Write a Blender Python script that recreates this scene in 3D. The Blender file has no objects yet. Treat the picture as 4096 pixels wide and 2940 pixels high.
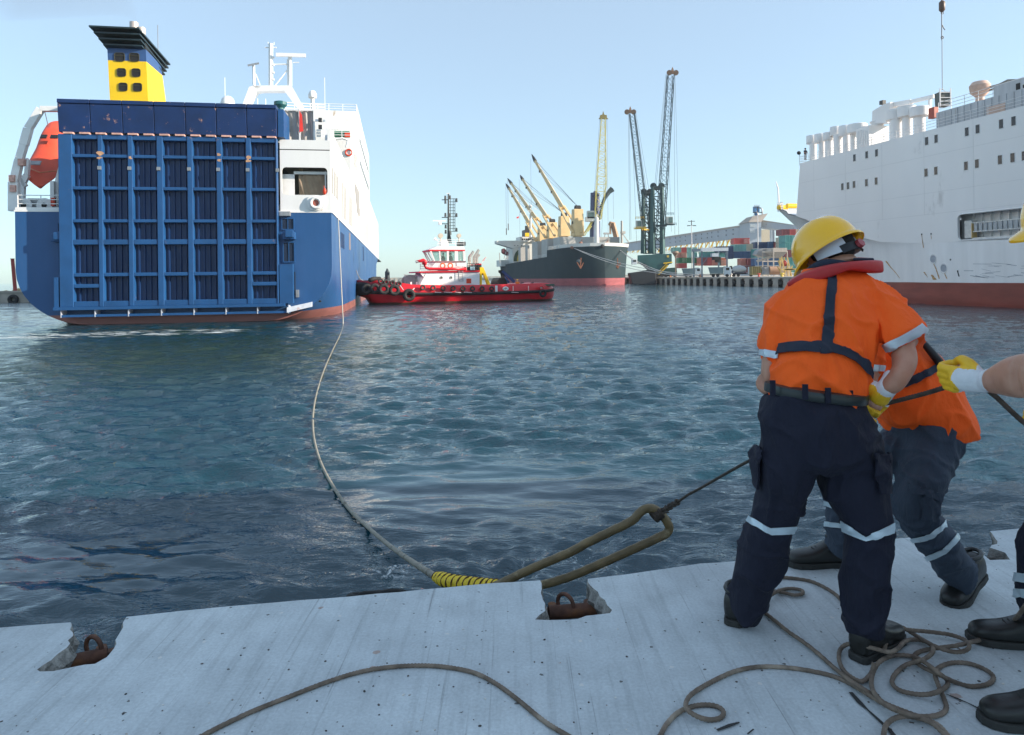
import bpy, bmesh, math, random
import numpy as np
from mathutils import Vector, Matrix, noise
R = math.radians
SC = bpy.context.scene
COL = SC.collection
# ---------------------------------------------------------------- camera
FOC, ROLL, CAM, ZW = 2731.0, 0.012, Vector((0, 0, 1.38)), -2.2
cam_d = bpy.data.cameras.new('camera')
cam = bpy.data.objects.new('camera', cam_d)
COL.objects.link(cam)
cam_d.sensor_width = 36.0
cam_d.lens = 36.0 * FOC / 4096.0
cam_d.shift_y = -362.0 / 4096.0
cam_d.clip_start = 0.05
cam_d.clip_end = 20000
cam.matrix_world = Matrix.Translation(CAM) @ Matrix.Rotation(R(90), 4, 'X') @ Matrix.Rotation(-ROLL, 4, 'Z')
SC.camera = cam
# ---------------------------------------------------------------- sky and sun
SUN = Vector((0.985, -0.17, 0.0)).normalized() * math.cos(R(21))
SUN.z = math.sin(R(21))
world = bpy.data.worlds.new('World')
SC.world = world
world.use_nodes = True
wn = world.node_tree.nodes
wl = world.node_tree.links
bg = wn['Background']
sky = wn.new('ShaderNodeTexSky')
sky.sky_type = 'NISHITA'
sky.sun_disc = False
sky.sun_elevation = R(21)
sky.sun_rotation = math.atan2(SUN.x, SUN.y)
sky.altitude = 0
sky.air_density = 1.0
sky.dust_density = 0.6
sky.ozone_density = 1.0
gam = wn.new('ShaderNodeGamma'); gam.inputs[1].default_value = 0.82
tint = wn.new('ShaderNodeMixRGB'); tint.blend_type = 'MULTIPLY'; tint.inputs[0].default_value = 1.0
tint.inputs[2].default_value = (0.67, 0.97, 1.12, 1)
hs = wn.new('ShaderNodeHueSaturation'); hs.inputs['Saturation'].default_value = 0.95
wl.new(sky.outputs[0], gam.inputs[0]); wl.new(gam.outputs[0], tint.inputs[1]); wl.new(tint.outputs[0], hs.inputs['Color'])
air = wn.new('ShaderNodeMixRGB'); air.inputs[0].default_value = 0.36
air.inputs[2].default_value = (3.0, 3.35, 3.75, 1)   # pale even veil of sea air over the whole sky
wl.new(hs.outputs[0], air.inputs[1])
wl.new(air.outputs[0], bg.inputs[0])
bg.inputs[1].default_value = 0.15
sun_d = bpy.data.lights.new('sun', 'SUN')
sun_d.energy = 4.6
sun_d.angle = R(0.5)
sun_d.color = (1.0, 0.88, 0.74)
sun = bpy.data.objects.new('sun', sun_d)
COL.objects.link(sun)
sun.rotation_euler = SUN.to_track_quat('Z', 'Y').to_euler()
SC.view_settings.view_transform = 'Standard'
SC.view_settings.look = 'None'
SC.view_settings.exposure = 0.9
SC.view_settings.gamma = 1.0
SC.view_settings.use_curve_mapping = False
SC.render.engine = 'CYCLES'
# ---------------------------------------------------------------- photo measurements -> places in the world
def ray(px, py):
    u = (px - 2048) / FOC
    v = (1108 - py) / FOC
    return Vector((u + ROLL * v, 1.0, -ROLL * u + v))
def P3(px, py, D):
    return CAM + ray(px, py) * D
def G(px, py, z=0.0):
    d = ray(px, py)
    return CAM + d * ((z - CAM.z) / d.z)
class Fr:
    """a thing's own frame: origin and heading in the world"""
    def __init__(s, ox, oy, deg, oz=ZW):
        s.m = Matrix.Translation((ox, oy, oz)) @ Matrix.Rotation(R(deg), 4, 'Z')
        s.i = s.m.inverted()
        s.o = Vector((ox, oy, oz)); s.deg = deg
    def _hit(s, px, py, ax, val):
        c = s.i @ CAM
        d = s.i.to_3x3() @ ray(px, py)
        return c + d * ((val - c[ax]) / d[ax])
    def at(s, px, py, t=0.0): return s._hit(px, py, 1, t)
    def side(s, px, py, x): return s._hit(px, py, 0, x)
# ---------------------------------------------------------------- materials
MATS = {}
def lin(c):
    return tuple(((x / 255.0) / 12.92 if x / 255.0 <= 0.04045 else (((x / 255.0) + 0.055) / 1.055) ** 2.4) for x in c)
class NT:
    def __init__(s, name):
        s.m = bpy.data.materials.new(name); s.m.use_nodes = True
        s.t = s.m.node_tree; s.b = s.t.nodes['Principled BSDF']
    def n(s, typ, **kw):
        x = s.t.nodes.new('ShaderNode' + typ)
        for k, v in kw.items():
            if k.startswith('i_'): x.inputs[int(k[2:]) if k[2:].isdigit() else k[2:]].default_value = v
            else: setattr(x, k, v)
        return x
    def l(s, a, b): s.t.links.new(a, b)
    def coord(s, scale=(1, 1, 1), rot=(0, 0, 0)):
        c = s.n('TexCoord'); mp = s.n('Mapping')
        mp.inputs['Scale'].default_value = scale; mp.inputs['Rotation'].default_value = rot
        s.l(c.outputs['Object'], mp.inputs[0]); return mp.outputs[0]
    def noise(s, co, scale, detail=3, rough=.55):
        x = s.n('TexNoise'); x.inputs['Scale'].default_value = scale
        x.inputs['Detail'].default_value = detail; x.inputs['Roughness'].default_value = rough
        s.l(co, x.inputs['Vector']); return x.outputs['Fac']
    def ramp(s, fac, stops):
        x = s.n('ValToRGB'); e = x.color_ramp.elements
        while len(e) < len(stops): e.new(.5)
        for k, (p, c) in enumerate(stops):
            e[k].position = p
            e[k].color = (c, c, c, 1) if isinstance(c, (int, float)) else (*c, 1)
        s.l(fac, x.inputs[0]); return x.outputs[0]
    def mix(s, fac, a, b, typ='MIX'):
        x = s.n('MixRGB', blend_type=typ)
        for i, v in ((0, fac), (1, a), (2, b)):
            if isinstance(v, (int, float)): x.inputs[i].default_value = v if i == 0 else (v, v, v, 1)
            elif isinstance(v, tuple): x.inputs[i].default_value = (*v, 1)
            else: s.l(v, x.inputs[i])
        return x.outputs[0]
    def math(s, op, a, b=0.0):
        x = s.n('Math', operation=op)
        for i, v in ((0, a), (1, b)):
            if isinstance(v, (int, float)): x.inputs[i].default_value = v
            else: s.l(v, x.inputs[i])
        return x.outputs[0]
    def bump(s, h, strength=.3, dist=.02):
        x = s.n('Bump'); x.inputs['Strength'].default_value = strength; x.inputs['Distance'].default_value = dist
        s.l(h, x.inputs['Height']); s.l(x.outputs[0], s.b.inputs['Normal']); return x
    def base(s, c):
        if isinstance(c, tuple): s.b.inputs['Base Color'].default_value = (*c, 1)
        else: s.l(c, s.b.inputs['Base Color'])
    def rough(s, r):
        if isinstance(r, (int, float)): s.b.inputs['Roughness'].default_value = r
        else: s.l(r, s.b.inputs['Roughness'])
def mat(name, col, rough=.55, metal=0.0, var=.12, scale=3.0, bump=0.0, bscale=30.0, bdist=.01, stain=None, stain_amt=.0, sscale=2.0, stretch=(1, 1, 1), coat=0.0):
    """everyday procedural material: base colour with mottling, optional shaped stains (rust, dirt) and fine relief"""
    if name in MATS: return MATS[name]
    t = NT(name); co = t.coord(stretch)
    n1 = t.noise(co, scale, 4)
    v = t.ramp(n1, [(.3, 1 - var), (.7, 1 + var)])
    c = t.mix(1.0, v, tuple(col), 'MULTIPLY')
    if stain:
        n2 = t.noise(co, sscale, 6, .65)
        k = t.ramp(n2, [(.62 - stain_amt * .25, 0.0), (.70 - stain_amt * .2, 1.0)])
        c = t.mix(k, c, tuple(stain))
    t.base(c)
    n3 = t.noise(co, scale * 2.3, 3)
    t.rough(t.ramp(n3, [(.25, max(.02, rough - .08)), (.75, min(1, rough + .08))]))
    t.b.inputs['Metallic'].default_value = metal
    if coat: t.b.inputs['Coat Weight'].default_value = coat
    if bump: t.bump(t.noise(t.coord(), bscale, 4), bump, bdist)
    MATS[name] = t.m
    return t.m
# ---------------------------------------------------------------- mesh helpers
FRM = {}
def tag(o, label=None, cat=None, group=None, kind=None):
    if label: o['label'] = label
    if cat: o['category'] = cat
    if group: o['group'] = group
    if kind: o['kind'] = kind
    return o
def thing(name, label, cat, loc=(0, 0, 0), rotz=0.0, group=None):
    o = bpy.data.objects.new(name, None); COL.objects.link(o)
    o.empty_display_size = .3
    o.location = loc; o.rotation_euler = (0, 0, R(rotz))
    FRM[o.name] = Matrix.Translation(loc) @ Matrix.Rotation(R(rotz), 4, 'Z')
    return tag(o, label, cat, group)
def thing_f(name, label, cat, F, group=None):
    return thing(name, label, cat, tuple(F.o), F.deg, group)
def ortho(d):
    d = Vector(d).normalized()
    a = Vector((0, 0, 1)) if abs(d.z) < .95 else Vector((1, 0, 0))
    x = d.cross(a).normalized(); return x, x.cross(d).normalized()
def spline(pts, sub=6):
    """Catmull-Rom through points (any dimension)"""
    P = [np.array(p, float) for p in pts]
    if len(P) < 3: return [tuple(p) for p in P]
    P = [2 * P[0] - P[1]] + P + [2 * P[-1] - P[-2]]
    out = []
    for i in range(1, len(P) - 2):
        a, b, c, d = P[i - 1:i + 3]
        for k in range(sub):
            t = k / sub
            out.append(.5 * ((2 * b) + (-a + c) * t + (2 * a - 5 * b + 4 * c - d) * t * t + (-a + 3 * b - 3 * c + d) * t ** 3))
    out.append(P[-2])
    return [tuple(p) for p in out]
def densify(pts, step):
    out = [Vector(pts[0])]
    for a, b in zip(pts, pts[1:]):
        a, b = Vector(a), Vector(b); n = max(1, int((b - a).length / step))
        for k in range(1, n + 1): out.append(a.lerp(b, k / n))
    return out
class MB:
    def __init__(s): s.v = []; s.f = []
    def add(s, v, f):
        o = len(s.v); s.v += [tuple(p) for p in v]; s.f += [tuple(i + o for i in q) for q in f]; return s
    def box(s, x0, x1, y0, y1, z0, z1):
        return s.add([(x0, y0, z0), (x1, y0, z0), (x1, y1, z0), (x0, y1, z0), (x0, y0, z1), (x1, y0, z1), (x1, y1, z1), (x0, y1, z1)],
                     [(0, 3, 2, 1), (4, 5, 6, 7), (0, 1, 5, 4), (1, 2, 6, 5), (2, 3, 7, 6), (3, 0, 4, 7)])
    def cbox(s, c, sx, sy, sz, rz=0.0, M=None):
        v = [Vector((x * sx / 2, y * sy / 2, z * sz / 2)) for z in (-1, 1) for x, y in ((-1, -1), (1, -1), (1, 1), (-1, 1))]
        m = M if M else Matrix.Rotation(rz, 3, 'Z')
        return s.add([Vector(c) + m @ p for p in v], [(0, 3, 2, 1), (4, 5, 6, 7), (0, 1, 5, 4), (1, 2, 6, 5), (2, 3, 7, 6), (3, 0, 4, 7)])
    def hexa(s, p8):
        return s.add(p8, [(0, 3, 2, 1), (4, 5, 6, 7), (0, 1, 5, 4), (1, 2, 6, 5), (2, 3, 7, 6), (3, 0, 4, 7)])
    def prism(s, poly, vec):
        n = len(poly); vec = Vector(vec)
        v = [Vector(p) for p in poly] + [Vector(p) + vec for p in poly]
        return s.add(v, [tuple(range(n - 1, -1, -1)), tuple(range(n, 2 * n))] + [(i, (i + 1) % n, n + (i + 1) % n, n + i) for i in range(n)])
    def beam(s, p, q, w, h=None):
        p, q = Vector(p), Vector(q); h = h or w; x, y = ortho(q - p)
        v = [e + x * a * w / 2 + y * b * h / 2 for e in (p, q) for a, b in ((-1, -1), (1, -1), (1, 1), (-1, 1))]
        return s.add(v, [(0, 3, 2, 1), (4, 5, 6, 7), (0, 1, 5, 4), (1, 2, 6, 5), (2, 3, 7, 6), (3, 0, 4, 7)])
    def tube(s, pts, r, n=8, closed=False):
        P = [Vector(p) for p in pts]; m = len(P)
        rr = r if isinstance(r, (list, tuple)) else [r] * m
        v = []; x = None
        for i, p in enumerate(P):
            a = P[i - 1] if (i or closed) else p; b = P[(i + 1) % m] if (i < m - 1 or closed) else p
            d = (b - a)
            if d.length < 1e-9: d = Vector((0, 0, 1))
            d.normalize()
            if x is None: x, y = ortho(d)
            x = (x - d * x.dot(d))
            if x.length < 1e-6: x, y = ortho(d)
            x.normalize(); y = d.cross(x)
            for k in range(n):
                t = 2 * math.pi * k / n
                v.append(p + (x * math.cos(t) + y * math.sin(t)) * rr[i])
        f = [(i * n + k, i * n + (k + 1) % n, (i + 1) % m * n + (k + 1) % n, (i + 1) % m * n + k) for i in range(m if closed else m - 1) for k in range(n)]
        if not closed: f += [tuple(range(n - 1, -1, -1)), tuple(range((m - 1) * n, m * n))]
        return s.add(v, f)
    def cyl(s, p, q, r0, r1=None, n=16):
        return s.tube([p, q], [r0, r0 if r1 is None else r1], n)
    def lathe(s, c, prof, n=20, ax=(0, 0, 1)):
        c = Vector(c); d = Vector(ax).normalized(); x, y = ortho(d)
        if ax == (0, 0, 1): x, y = Vector((1, 0, 0)), Vector((0, 1, 0))
        v = [c + d * z + (x * math.cos(2 * math.pi * k / n) + y * math.sin(2 * math.pi * k / n)) * r for r, z in prof for k in range(n)]
        m = len(prof)
        f = [(i * n + k, i * n + (k + 1) % n, (i + 1) * n + (k + 1) % n, (i + 1) * n + k) for i in range(m - 1) for k in range(n)]
        f += [tuple(range(n - 1, -1, -1)), tuple(range((m - 1) * n, m * n))]
        return s.add(v, f)
    def ball(s, c, rx, ry=None, rz=None, n=14, M=None):
        ry = ry or rx; rz = rz or rx; c = Vector(c); m = n // 2
        v = []
        for i in range(m + 1):
            a = -math.pi / 2 + math.pi * i / m
            for k in range(n):
                b = 2 * math.pi * k / n
                q = Vector((rx * math.cos(a) * math.cos(b), ry * math.cos(a) * math.sin(b), rz * math.sin(a)))
                v.append(c + (M @ q if M else q))
        return s.add(v, [(i * n + k, i * n + (k + 1) % n, (i + 1) * n + (k + 1) % n, (i + 1) * n + k) for i in range(m) for k in range(n)])
    def ring(s, c, Rr, r, ax=(0, 1, 0), n=20, k=8):
        d = Vector(ax).normalized(); x, y = ortho(d)
        return s.tube([Vector(c) + (x * math.cos(2 * math.pi * i / n) + y * math.sin(2 * math.pi * i / n)) * Rr for i in range(n)], r, k, True)
    def rail(s, pts, h=1.0, step=2.0, r=.035, rows=3, post=True):
        """ship or quay railing along a line of points"""
        for k in range(rows):
            z = h * (k + 1) / rows
            s.tube([Vector(p) + Vector((0, 0, z)) for p in pts], r, 5)
        for a, b in zip(pts, pts[1:]):
            a, b = Vector(a), Vector(b); n = max(1, round((b - a).length / step))
            for k in range(n + 1):
                p = a.lerp(b, k / n); s.tube([p, p + Vector((0, 0, h))], r, 5)
        return s
    def build(s, name, m, parent=None, world=False, smooth=False, bevel=0.0, auto=None):
        me = bpy.data.meshes.new(name)
        v = s.v
        if world and parent is not None:
            inv = FRM[parent.name].inverted(); v = [tuple(inv @ Vector(p)) for p in v]
        me.from_pydata(v, [], s.f)
        bm = bmesh.new(); bm.from_mesh(me)
        bmesh.ops.remove_doubles(bm, verts=bm.verts, dist=1e-5)
        bmesh.ops.recalc_face_normals(bm, faces=bm.faces); bm.to_mesh(me); bm.free()
        for q in (m if isinstance(m, (list, tuple)) else [m]): me.materials.append(q)
        return link(name, me, parent, smooth, bevel)
def link(name, me, parent=None, smooth=False, bevel=0.0):
    o = bpy.data.objects.new(name, me); COL.objects.link(o)
    if parent is not None:
        o.parent = parent
        if parent.name in FRM: FRM[o.name] = FRM[parent.name]
    if smooth:
        if smooth is True: me.polygons.foreach_set('use_smooth', [True] * len(me.polygons))
        else: smooth_angle(me, smooth)
    if bevel:
        b = o.modifiers.new('bevel', 'BEVEL'); b.width = bevel; b.segments = 2; b.limit_method = 'ANGLE'; b.angle_limit = R(40)
    return o
def smooth_angle(me, deg):
    me.polygons.foreach_set('use_smooth', [True] * len(me.polygons))
    bm = bmesh.new(); bm.from_mesh(me); lim = R(deg)
    for e in bm.edges:
        e.smooth = not (len(e.link_faces) != 2 or e.calc_face_angle(0) > lim)
    bm.to_mesh(me); bm.free()
def clone(o, loc=None, parent=None, rotz=None, label=None, group=None):
    """a copy of a thing with copies of its parts and sub-parts"""
    c = o.copy(); COL.objects.link(c)
    if parent is not None: c.parent = parent
    if loc is not None: c.location = loc
    if rotz is not None: c.rotation_euler = (0, 0, R(rotz))
    if label: c['label'] = label
    if group: c['group'] = group
    for ch in [x for x in bpy.data.objects if x.parent == o]: clone(ch, parent=c)
    return c
rnd = random.Random(7)
# common materials
WHITE = mat('ship_white_paint', (.78, .78, .76), .45, var=.05, scale=.4, stain=(.42, .33, .25), stain_amt=-.18, sscale=.7, stretch=(1, 1, .25))
CLEANW = mat('clean_white_paint', (.8, .8, .79), .4, var=.04, scale=2)
DARK = mat('dark_interior', (.012, .013, .014), .7)
BLACK = mat('black_rubber', (.018, .018, .018), .75, var=.3, scale=4, bump=.4, bscale=12)
STEEL = mat('galvanised_steel', (.35, .36, .37), .45, .6)
RUST = mat('rusty_iron', (.12, .055, .035), .85, var=.5, scale=14, bump=.6, bscale=60, bdist=.004, stain=(.20, .09, .04), stain_amt=.4, sscale=9)
GLASS = mat('dark_window_glass', (.015, .02, .024), .08, var=.05)
REDP = mat('orange_red_paint', lin((214, 66, 32)), .45, var=.08)
YEL = mat('yellow_paint', lin((236, 190, 20)), .45, var=.08)
# ================================================================= THE SETTING
# ---- water: one sheet out to the horizon, real waves near by, relief in the material beyond
def water_heights(X, Y):
    rs = np.random.RandomState(5)
    H = np.zeros_like(X); dist = np.sqrt(X ** 2 + Y ** 2)
    for i in range(110):
        L = 0.22 * (5.0 / 0.22) ** (i / 109.0)
        th = rs.normal(1.45, .38)                     # travel direction
        kx, ky = math.cos(th) * 2 * math.pi / L, math.sin(th) * 2 * math.pi / L
        a = 0.0105 * L ** .80 * (1 if L < .9 else (.9 / L) ** 1.5)
        sp = 0.0068 * np.maximum(dist, 4)               # local vertex spacing
        w = np.clip((L / (sp * 2.6)) - .6, 0, 1)
        ph = rs.uniform(0, 6.28)
        s = np.sin(kx * X + ky * Y + ph + 1.3 * np.sin(.23 * X + .31 * Y + i))
        H += a * w * (s + .25 * np.cos(2 * (kx * X + ky * Y + ph)))
    # smooth upwelling where the rope has swept the surface
    c = G(1900, 1950, ZW)
    q = np.exp(-(((X - c.x) / 3.4) ** 2 + ((Y - c.y) / 2.3) ** 2) ** 1.5)
    c2 = G(300, 2250, ZW); q2 = np.exp(-(((X - c2.x) / 3.0) ** 2 + ((Y - c2.y) / 1.6) ** 2) ** 1.5)
    H *= 1 - .86 * q - .70 * q2
    H += q * (.022 * np.sin(5.0 * (Y - c.y) + 1.2 * np.sin(.9 * (X - c.x)) + .5) + .012 * np.sin(9.5 * (Y - c.y) - 1.2 * (X - c.x)))
    # choppy turbulence near the quay below the eye of the rope
    c3 = G(2350, 2240, ZW)
    r3 = np.exp(-(((X - c3.x) / 2.2) ** 2 + ((Y - c3.y) / .9) ** 2))
    for i in range(14):
        th = rs.uniform(0, 6.28); L = rs.uniform(.16, .6)
        H += r3 * .012 * L ** .5 * np.sin((X * math.cos(th) + Y * math.sin(th)) * 6.28 / L + rs.uniform(0, 6)) * (dist < 16)
    return H
def fan(lo, hi, d0, g):
    o = [lo]
    while o[-1] < hi: o.append(o[-1] + max(d0, g * o[-1]))
    o[-1] = hi; return o
ys = np.array([-3000, -400, -60, -10, 0, 2] + fan(3.0, 900.0, .028, .0060) + [1400, 2500, 5000, 9000, 16000])
half = fan(0.0, 700.0, .034, .0072)
half = np.array(half + [1200, 3000, 8000, 16000])
xs = np.concatenate([-half[:0:-1], half])
X, Y = np.meshgrid(xs, ys)
Z = ZW + np.where((np.abs(X) < 260) & (Y > 2.5) & (Y < 260), water_heights(X, Y), 0.0)
nx, ny = len(xs), len(ys)
me = bpy.data.meshes.new('water')
co = np.stack([X, Y, Z], -1).reshape(-1, 3)
idx = np.arange(nx * ny).reshape(ny, nx)
q = np.stack([idx[:-1, :-1], idx[:-1, 1:], idx[1:, 1:], idx[1:, :-1]], -1).reshape(-1, 4)
me.vertices.add(len(co)); me.vertices.foreach_set('co', co.ravel())
me.loops.add(q.size); me.loops.foreach_set('vertex_index', q.ravel().astype(np.int32))
me.polygons.add(len(q)); me.polygons.foreach_set('loop_start', np.arange(0, q.size, 4, dtype=np.int32))
me.update(calc_edges=True)
me.polygons.foreach_set('use_smooth', np.ones(len(q), bool))
print('water quads', len(q))
t = NT('sea_water')
co_ = t.coord()
n_a = t.noise(t.coord((1, 3.4, 1), (0, 0, .12)), 1.7, 4, .6)
n_b = t.noise(t.coord((1, 3.2, 1), (0, 0, -.15)), .55, 3, .5)
n_c = t.noise(t.coord((1, 2.2, 1)), 7.0, 3, .55)
big = t.noise(co_, .035, 3, .5)
def ridge(n_, k):      # sharp crests, round troughs
    a_ = t.math('ABSOLUTE', t.math('SUBTRACT', t.math('MULTIPLY', n_, 2.0), 1.0))
    return t.math('MULTIPLY', t.math('SUBTRACT', 1.0, a_), k)
h = t.math('ADD', ridge(n_a, .075), ridge(n_b, .08))
h = t.math('ADD', h, ridge(n_c, .009))
bp = t.bump(h, .55, 1.0)
STR = t.ramp(big, [(.35, .55), (.65, .95)])
# foam: wake along the ferry's stern, froth by the quay below the rope eye
foam = None
def blob_mask(cx, cy, rx, ry, rot=0.0):
    mp = t.n('Mapping', vector_type='TEXTURE'); tc = t.n('TexCoord')
    mp.inputs['Location'].default_value = (cx, cy, ZW); mp.inputs['Rotation'].default_value = (0, 0, rot)
    mp.inputs['Scale'].default_value = (rx, ry, 50)
    t.l(tc.outputs['Object'], mp.inputs[0])
    g = t.n('VectorMath', operation='LENGTH'); t.l(mp.outputs[0], g.inputs[0])
    x = t.n('MapRange'); t.l(g.outputs['Value'], x.inputs[0])
    x.inputs[1].default_value = .35; x.inputs[2].default_value = 1.0; x.inputs[3].default_value = 1; x.inputs[4].default_value = 0
    return x.outputs[0]
cm1, cm2 = G(1900, 1950, ZW), G(300, 2270, ZW)
calm = t.math('MAXIMUM', blob_mask(cm1.x, cm1.y, 4.6, 3.2, .1), blob_mask(cm2.x, cm2.y, 3.6, 1.9, .1))
t.l(t.math('MULTIPLY', STR, t.math('SUBTRACT', 1.0, t.math('MULTIPLY', calm, .85))), bp.inputs['Strength'])
fa = G(2250, 2265, ZW); fb = G(1560, 2290, ZW); fc = G(600, 1330, ZW); fd = G(150, 1345, ZW); fe = G(1330, 1270, ZW)
masks = [(blob_mask(fa.x, fa.y, 2.0, .75, .05), 7.0, .56), (blob_mask(fb.x, fb.y, .7, .5, -.7), 8.0, .50),
         (blob_mask(fc.x, fc.y, 17, 7, .17), .55, .52), (blob_mask(fd.x, fd.y, 16, 7, .1), .5, .52), (blob_mask(fe.x, fe.y, 5, 2.2, .3), .9, .53)]
for mk, sc, th in masks:
    st = (1, 1, 1) if sc > 3 else (.6, 3.5, 1)
    nn = t.n('TexNoise'); nn.inputs['Scale'].default_value = sc; nn.inputs['Detail'].default_value = 7; nn.inputs['Roughness'].default_value = .68
    nn.inputs['Distortion'].default_value = 1.2
    t.l(t.coord(st, (0, 0, .12)), nn.inputs['Vector'])
    v = t.math('MULTIPLY', mk, nn.outputs['Fac'])
    k = t.ramp(v, [(th, 0.0), (th + (.15 if sc > 3 else .08), .85)])
    foam = k if foam is None else t.mix(1.0, foam, k, 'LIGHTEN')
# churned green water behind the ferry's stern
green = t.math('MAXIMUM', blob_mask(G(700, 1400, ZW).x, G(700, 1400, ZW).y, 24, 17, .15), blob_mask(fc.x, fc.y, 19, 9, .17))
deep = t.mix(green, (.0004, .036, .055), (.010, .030, .009))
t.base(t.mix(foam, deep, (.75, .80, .80)))
t.rough(t.mix(foam, .035, .6))
t.b.inputs['IOR'].default_value = 1.75
t.b.inputs['Specular Tint'].default_value = (1, 1, 1, 1)
me.materials.append(t.m)
wat = bpy.data.objects.new('water', me); COL.objects.link(wat); tag(wat, kind='structure')
# ---- seabed-free quay we stand on
t = NT('quay_concrete')
co = t.coord()
big = t.noise(co, .9, 5, .6)
mid = t.noise(co, 4.5, 5, .62)
brush = t.noise(t.coord((26, 1.4, 1), (0, 0, .16)), 1.0, 4, .6)
fine = t.noise(co, 90, 3, .6)
c = t.ramp(big, [(.3, (.42, .455, .47)), (.5, (.475, .515, .53)), (.7, (.52, .56, .57))])
c = t.mix(.55, c, t.ramp(mid, [(.3, (.80, .80, .80)), (.7, (1.22, 1.22, 1.22))]), 'MULTIPLY')
c = t.mix(.34, c, t.ramp(brush, [(.34, (.66, .66, .66)), (.46, (1.03, 1.03, 1.03)), (.68, (1.14, 1.14, 1.14))]), 'MULTIPLY')
c = t.mix(.35, c, t.ramp(fine, [(.3, (.7, .7, .7)), (.7, (1.3, 1.3, 1.3))]), 'MULTIPLY')
def specks(scale, thr, seed):
    vo = t.n('TexVoronoi'); vo.inputs['Scale'].default_value = scale; vo.inputs['Randomness'].default_value = 1
    t.l(t.coord((1, 1.0, 1), (0, 0, seed)), vo.inputs['Vector'])
    sep = t.n('SeparateColor'); t.l(vo.outputs['Color'], sep.inputs[0])
    wob = t.noise(t.coord(), scale * 4, 2)
    near = t.math('LESS_THAN', t.math('ADD', vo.outputs['Distance'], t.math('MULTIPLY', wob, .35)), .33)
    pick = t.math('GREATER_THAN', sep.outputs[0], thr)
    return t.math('MULTIPLY', near, pick)
c = t.mix(t.math('MULTIPLY', specks(26, .93, .3), .85), c, (.07, .065, .06))
c = t.mix(t.math('MULTIPLY', specks(40, .95, 1.3), .8), c, (.10, .09, .085))
c = t.mix(t.math('MULTIPLY', specks(20, .95, 2.1), .9), c, (.62, .61, .58))
c = t.mix(t.math('MULTIPLY', specks(11, .985, 4.1), .6), c, (.34, .18, .11))
sc_ = t.noise(t.coord((60, .7, 1), (0, 0, -.35)), 1.0, 5, .7)
c = t.mix(t.ramp(sc_, [(.60, 0.0), (.70, .55)]), c, (.13, .13, .13))
st2 = t.noise(t.coord((1.2, .5, 1), (0, 0, .2)), 1.3, 6, .7)
c = t.mix(t.ramp(st2, [(.56, 0.0), (.72, .30)]), c, (.20, .21, .21))
t.base(c); t.rough(.88)
hh = t.math('ADD', t.math('MULTIPLY', brush, .5), t.math('ADD', t.math('MULTIPLY', fine, .35), t.math('MULTIPLY', mid, .8)))
t.bump(hh, .55, .006)
CONC = t.m
BROKEN = mat('broken_concrete', (.27, .26, .24), .95, var=.45, scale=22, bump=1.0, bscale=38, bdist=.02, stain=(.10, .10, .09), stain_amt=.3, sscale=16)
nr = random.Random(11)
def gp(*a): return [G(x, y) for x, y in a]
E1 = gp((284, 2489), (-60, 2515), (-700, 2560))[::-1]
notch1 = gp((284, 2489), (292, 2530), (268, 2590), (205, 2640), (148, 2678), (160, 2686), (215, 2684), (290, 2668), (380, 2655), (428, 2628), (455, 2595), (462, 2560), (480, 2530), (492, 2490), (506, 2467))
E2 = gp((506, 2467), (800, 2436), (1120, 2408), (1400, 2386), (1700, 2357), (1960, 2333), (2160, 2321))
notch2 = gp((2160, 2321), (2166, 2345), (2163, 2370), (2172, 2400), (2181, 2443), (2140, 2478), (2192, 2480), (2250, 2479), (2310, 2476), (2345, 2463), (2392, 2458), (2440, 2452), (2448, 2440), (2420, 2400), (2372, 2352), (2351, 2315))
E3 = gp((2351, 2315), (2500, 2298), (2680, 2272), (2800, 2254), (2947, 2244), (3161, 2216), (3400, 2180), (3560, 2157), (3700, 2144), (3800, 2138))
notch3 = gp((3800, 2138), (3835, 2160), (3850, 2190), (3900, 2200), (3960, 2240), (4040, 2238), (4020, 2210), (3960, 2190), (3990, 2165), (3960, 2125))
E4 = gp((3960, 2125), (4096, 2112), (4700, 2060)) + [Vector((9, 7.3, 0)), Vector((20, 9.5, 0)), Vector((80, 18.0, 0))]
def rough_line(L, amp, step):
    out = []
    for a, b in zip(L, L[1:]):
        n = max(1, int((b - a).length / step)); out.append(a)
        nrm = Vector((-(b - a).y, (b - a).x, 0)).normalized()
        for k in range(1, n): out.append(a.lerp(b, k / n) + nrm * nr.uniform(-amp, amp))
    out.append(L[-1]); return out
front = rough_line([Vector((-30, -2.5, 0))] + E1, .0035, .09)[:-1] + rough_line(notch1, .008, .03)[:-1] + rough_line(E2, .0035, .09)[:-1] + rough_line(notch2, .008, .03)[:-1] + rough_line(E3, .0045, .09)[:-1] + rough_line(notch3, .01, .04)[:-1] + rough_line(E4, .004, .12)
nn_set = [0] * 0
mb = MB()
levels = [(0, 0), (.007, -.012), (.010, -.05), (.0, -.12), (.02, -.22), (.0, -.40), (0, -.9), (0, -3.2)]
n = len(front)
rings = []
for li, (off, z) in enumerate(levels):
    row = []
    for i, p in enumerate(front):
        a, b = front[max(0, i - 1)], front[min(n - 1, i + 1)]
        d = (b - a).normalized(); nrm = Vector((-d.y, d.x, 0))
        innotch = min((p - G(330, 2600)).length, (p - G(2290, 2400)).length + .05, (p - G(3930, 2200)).length) < .36
        j = (nr.uniform(-.018, .018) if 1 < li < 6 else nr.uniform(-.003, .003)) if innotch else nr.uniform(-.0015, .0015)
        row.append(p + nrm * (off * (1 if not innotch else .6) + (0 if li == 0 else j)) + Vector((0, 0, z)))
    rings.append(row)
back = [Vector((80, -60, 0)), Vector((-30, -60, 0))]
top = [tuple(p) for p in rings[0]] + [tuple(p) for p in back]
bmq = bmesh.new()
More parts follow.
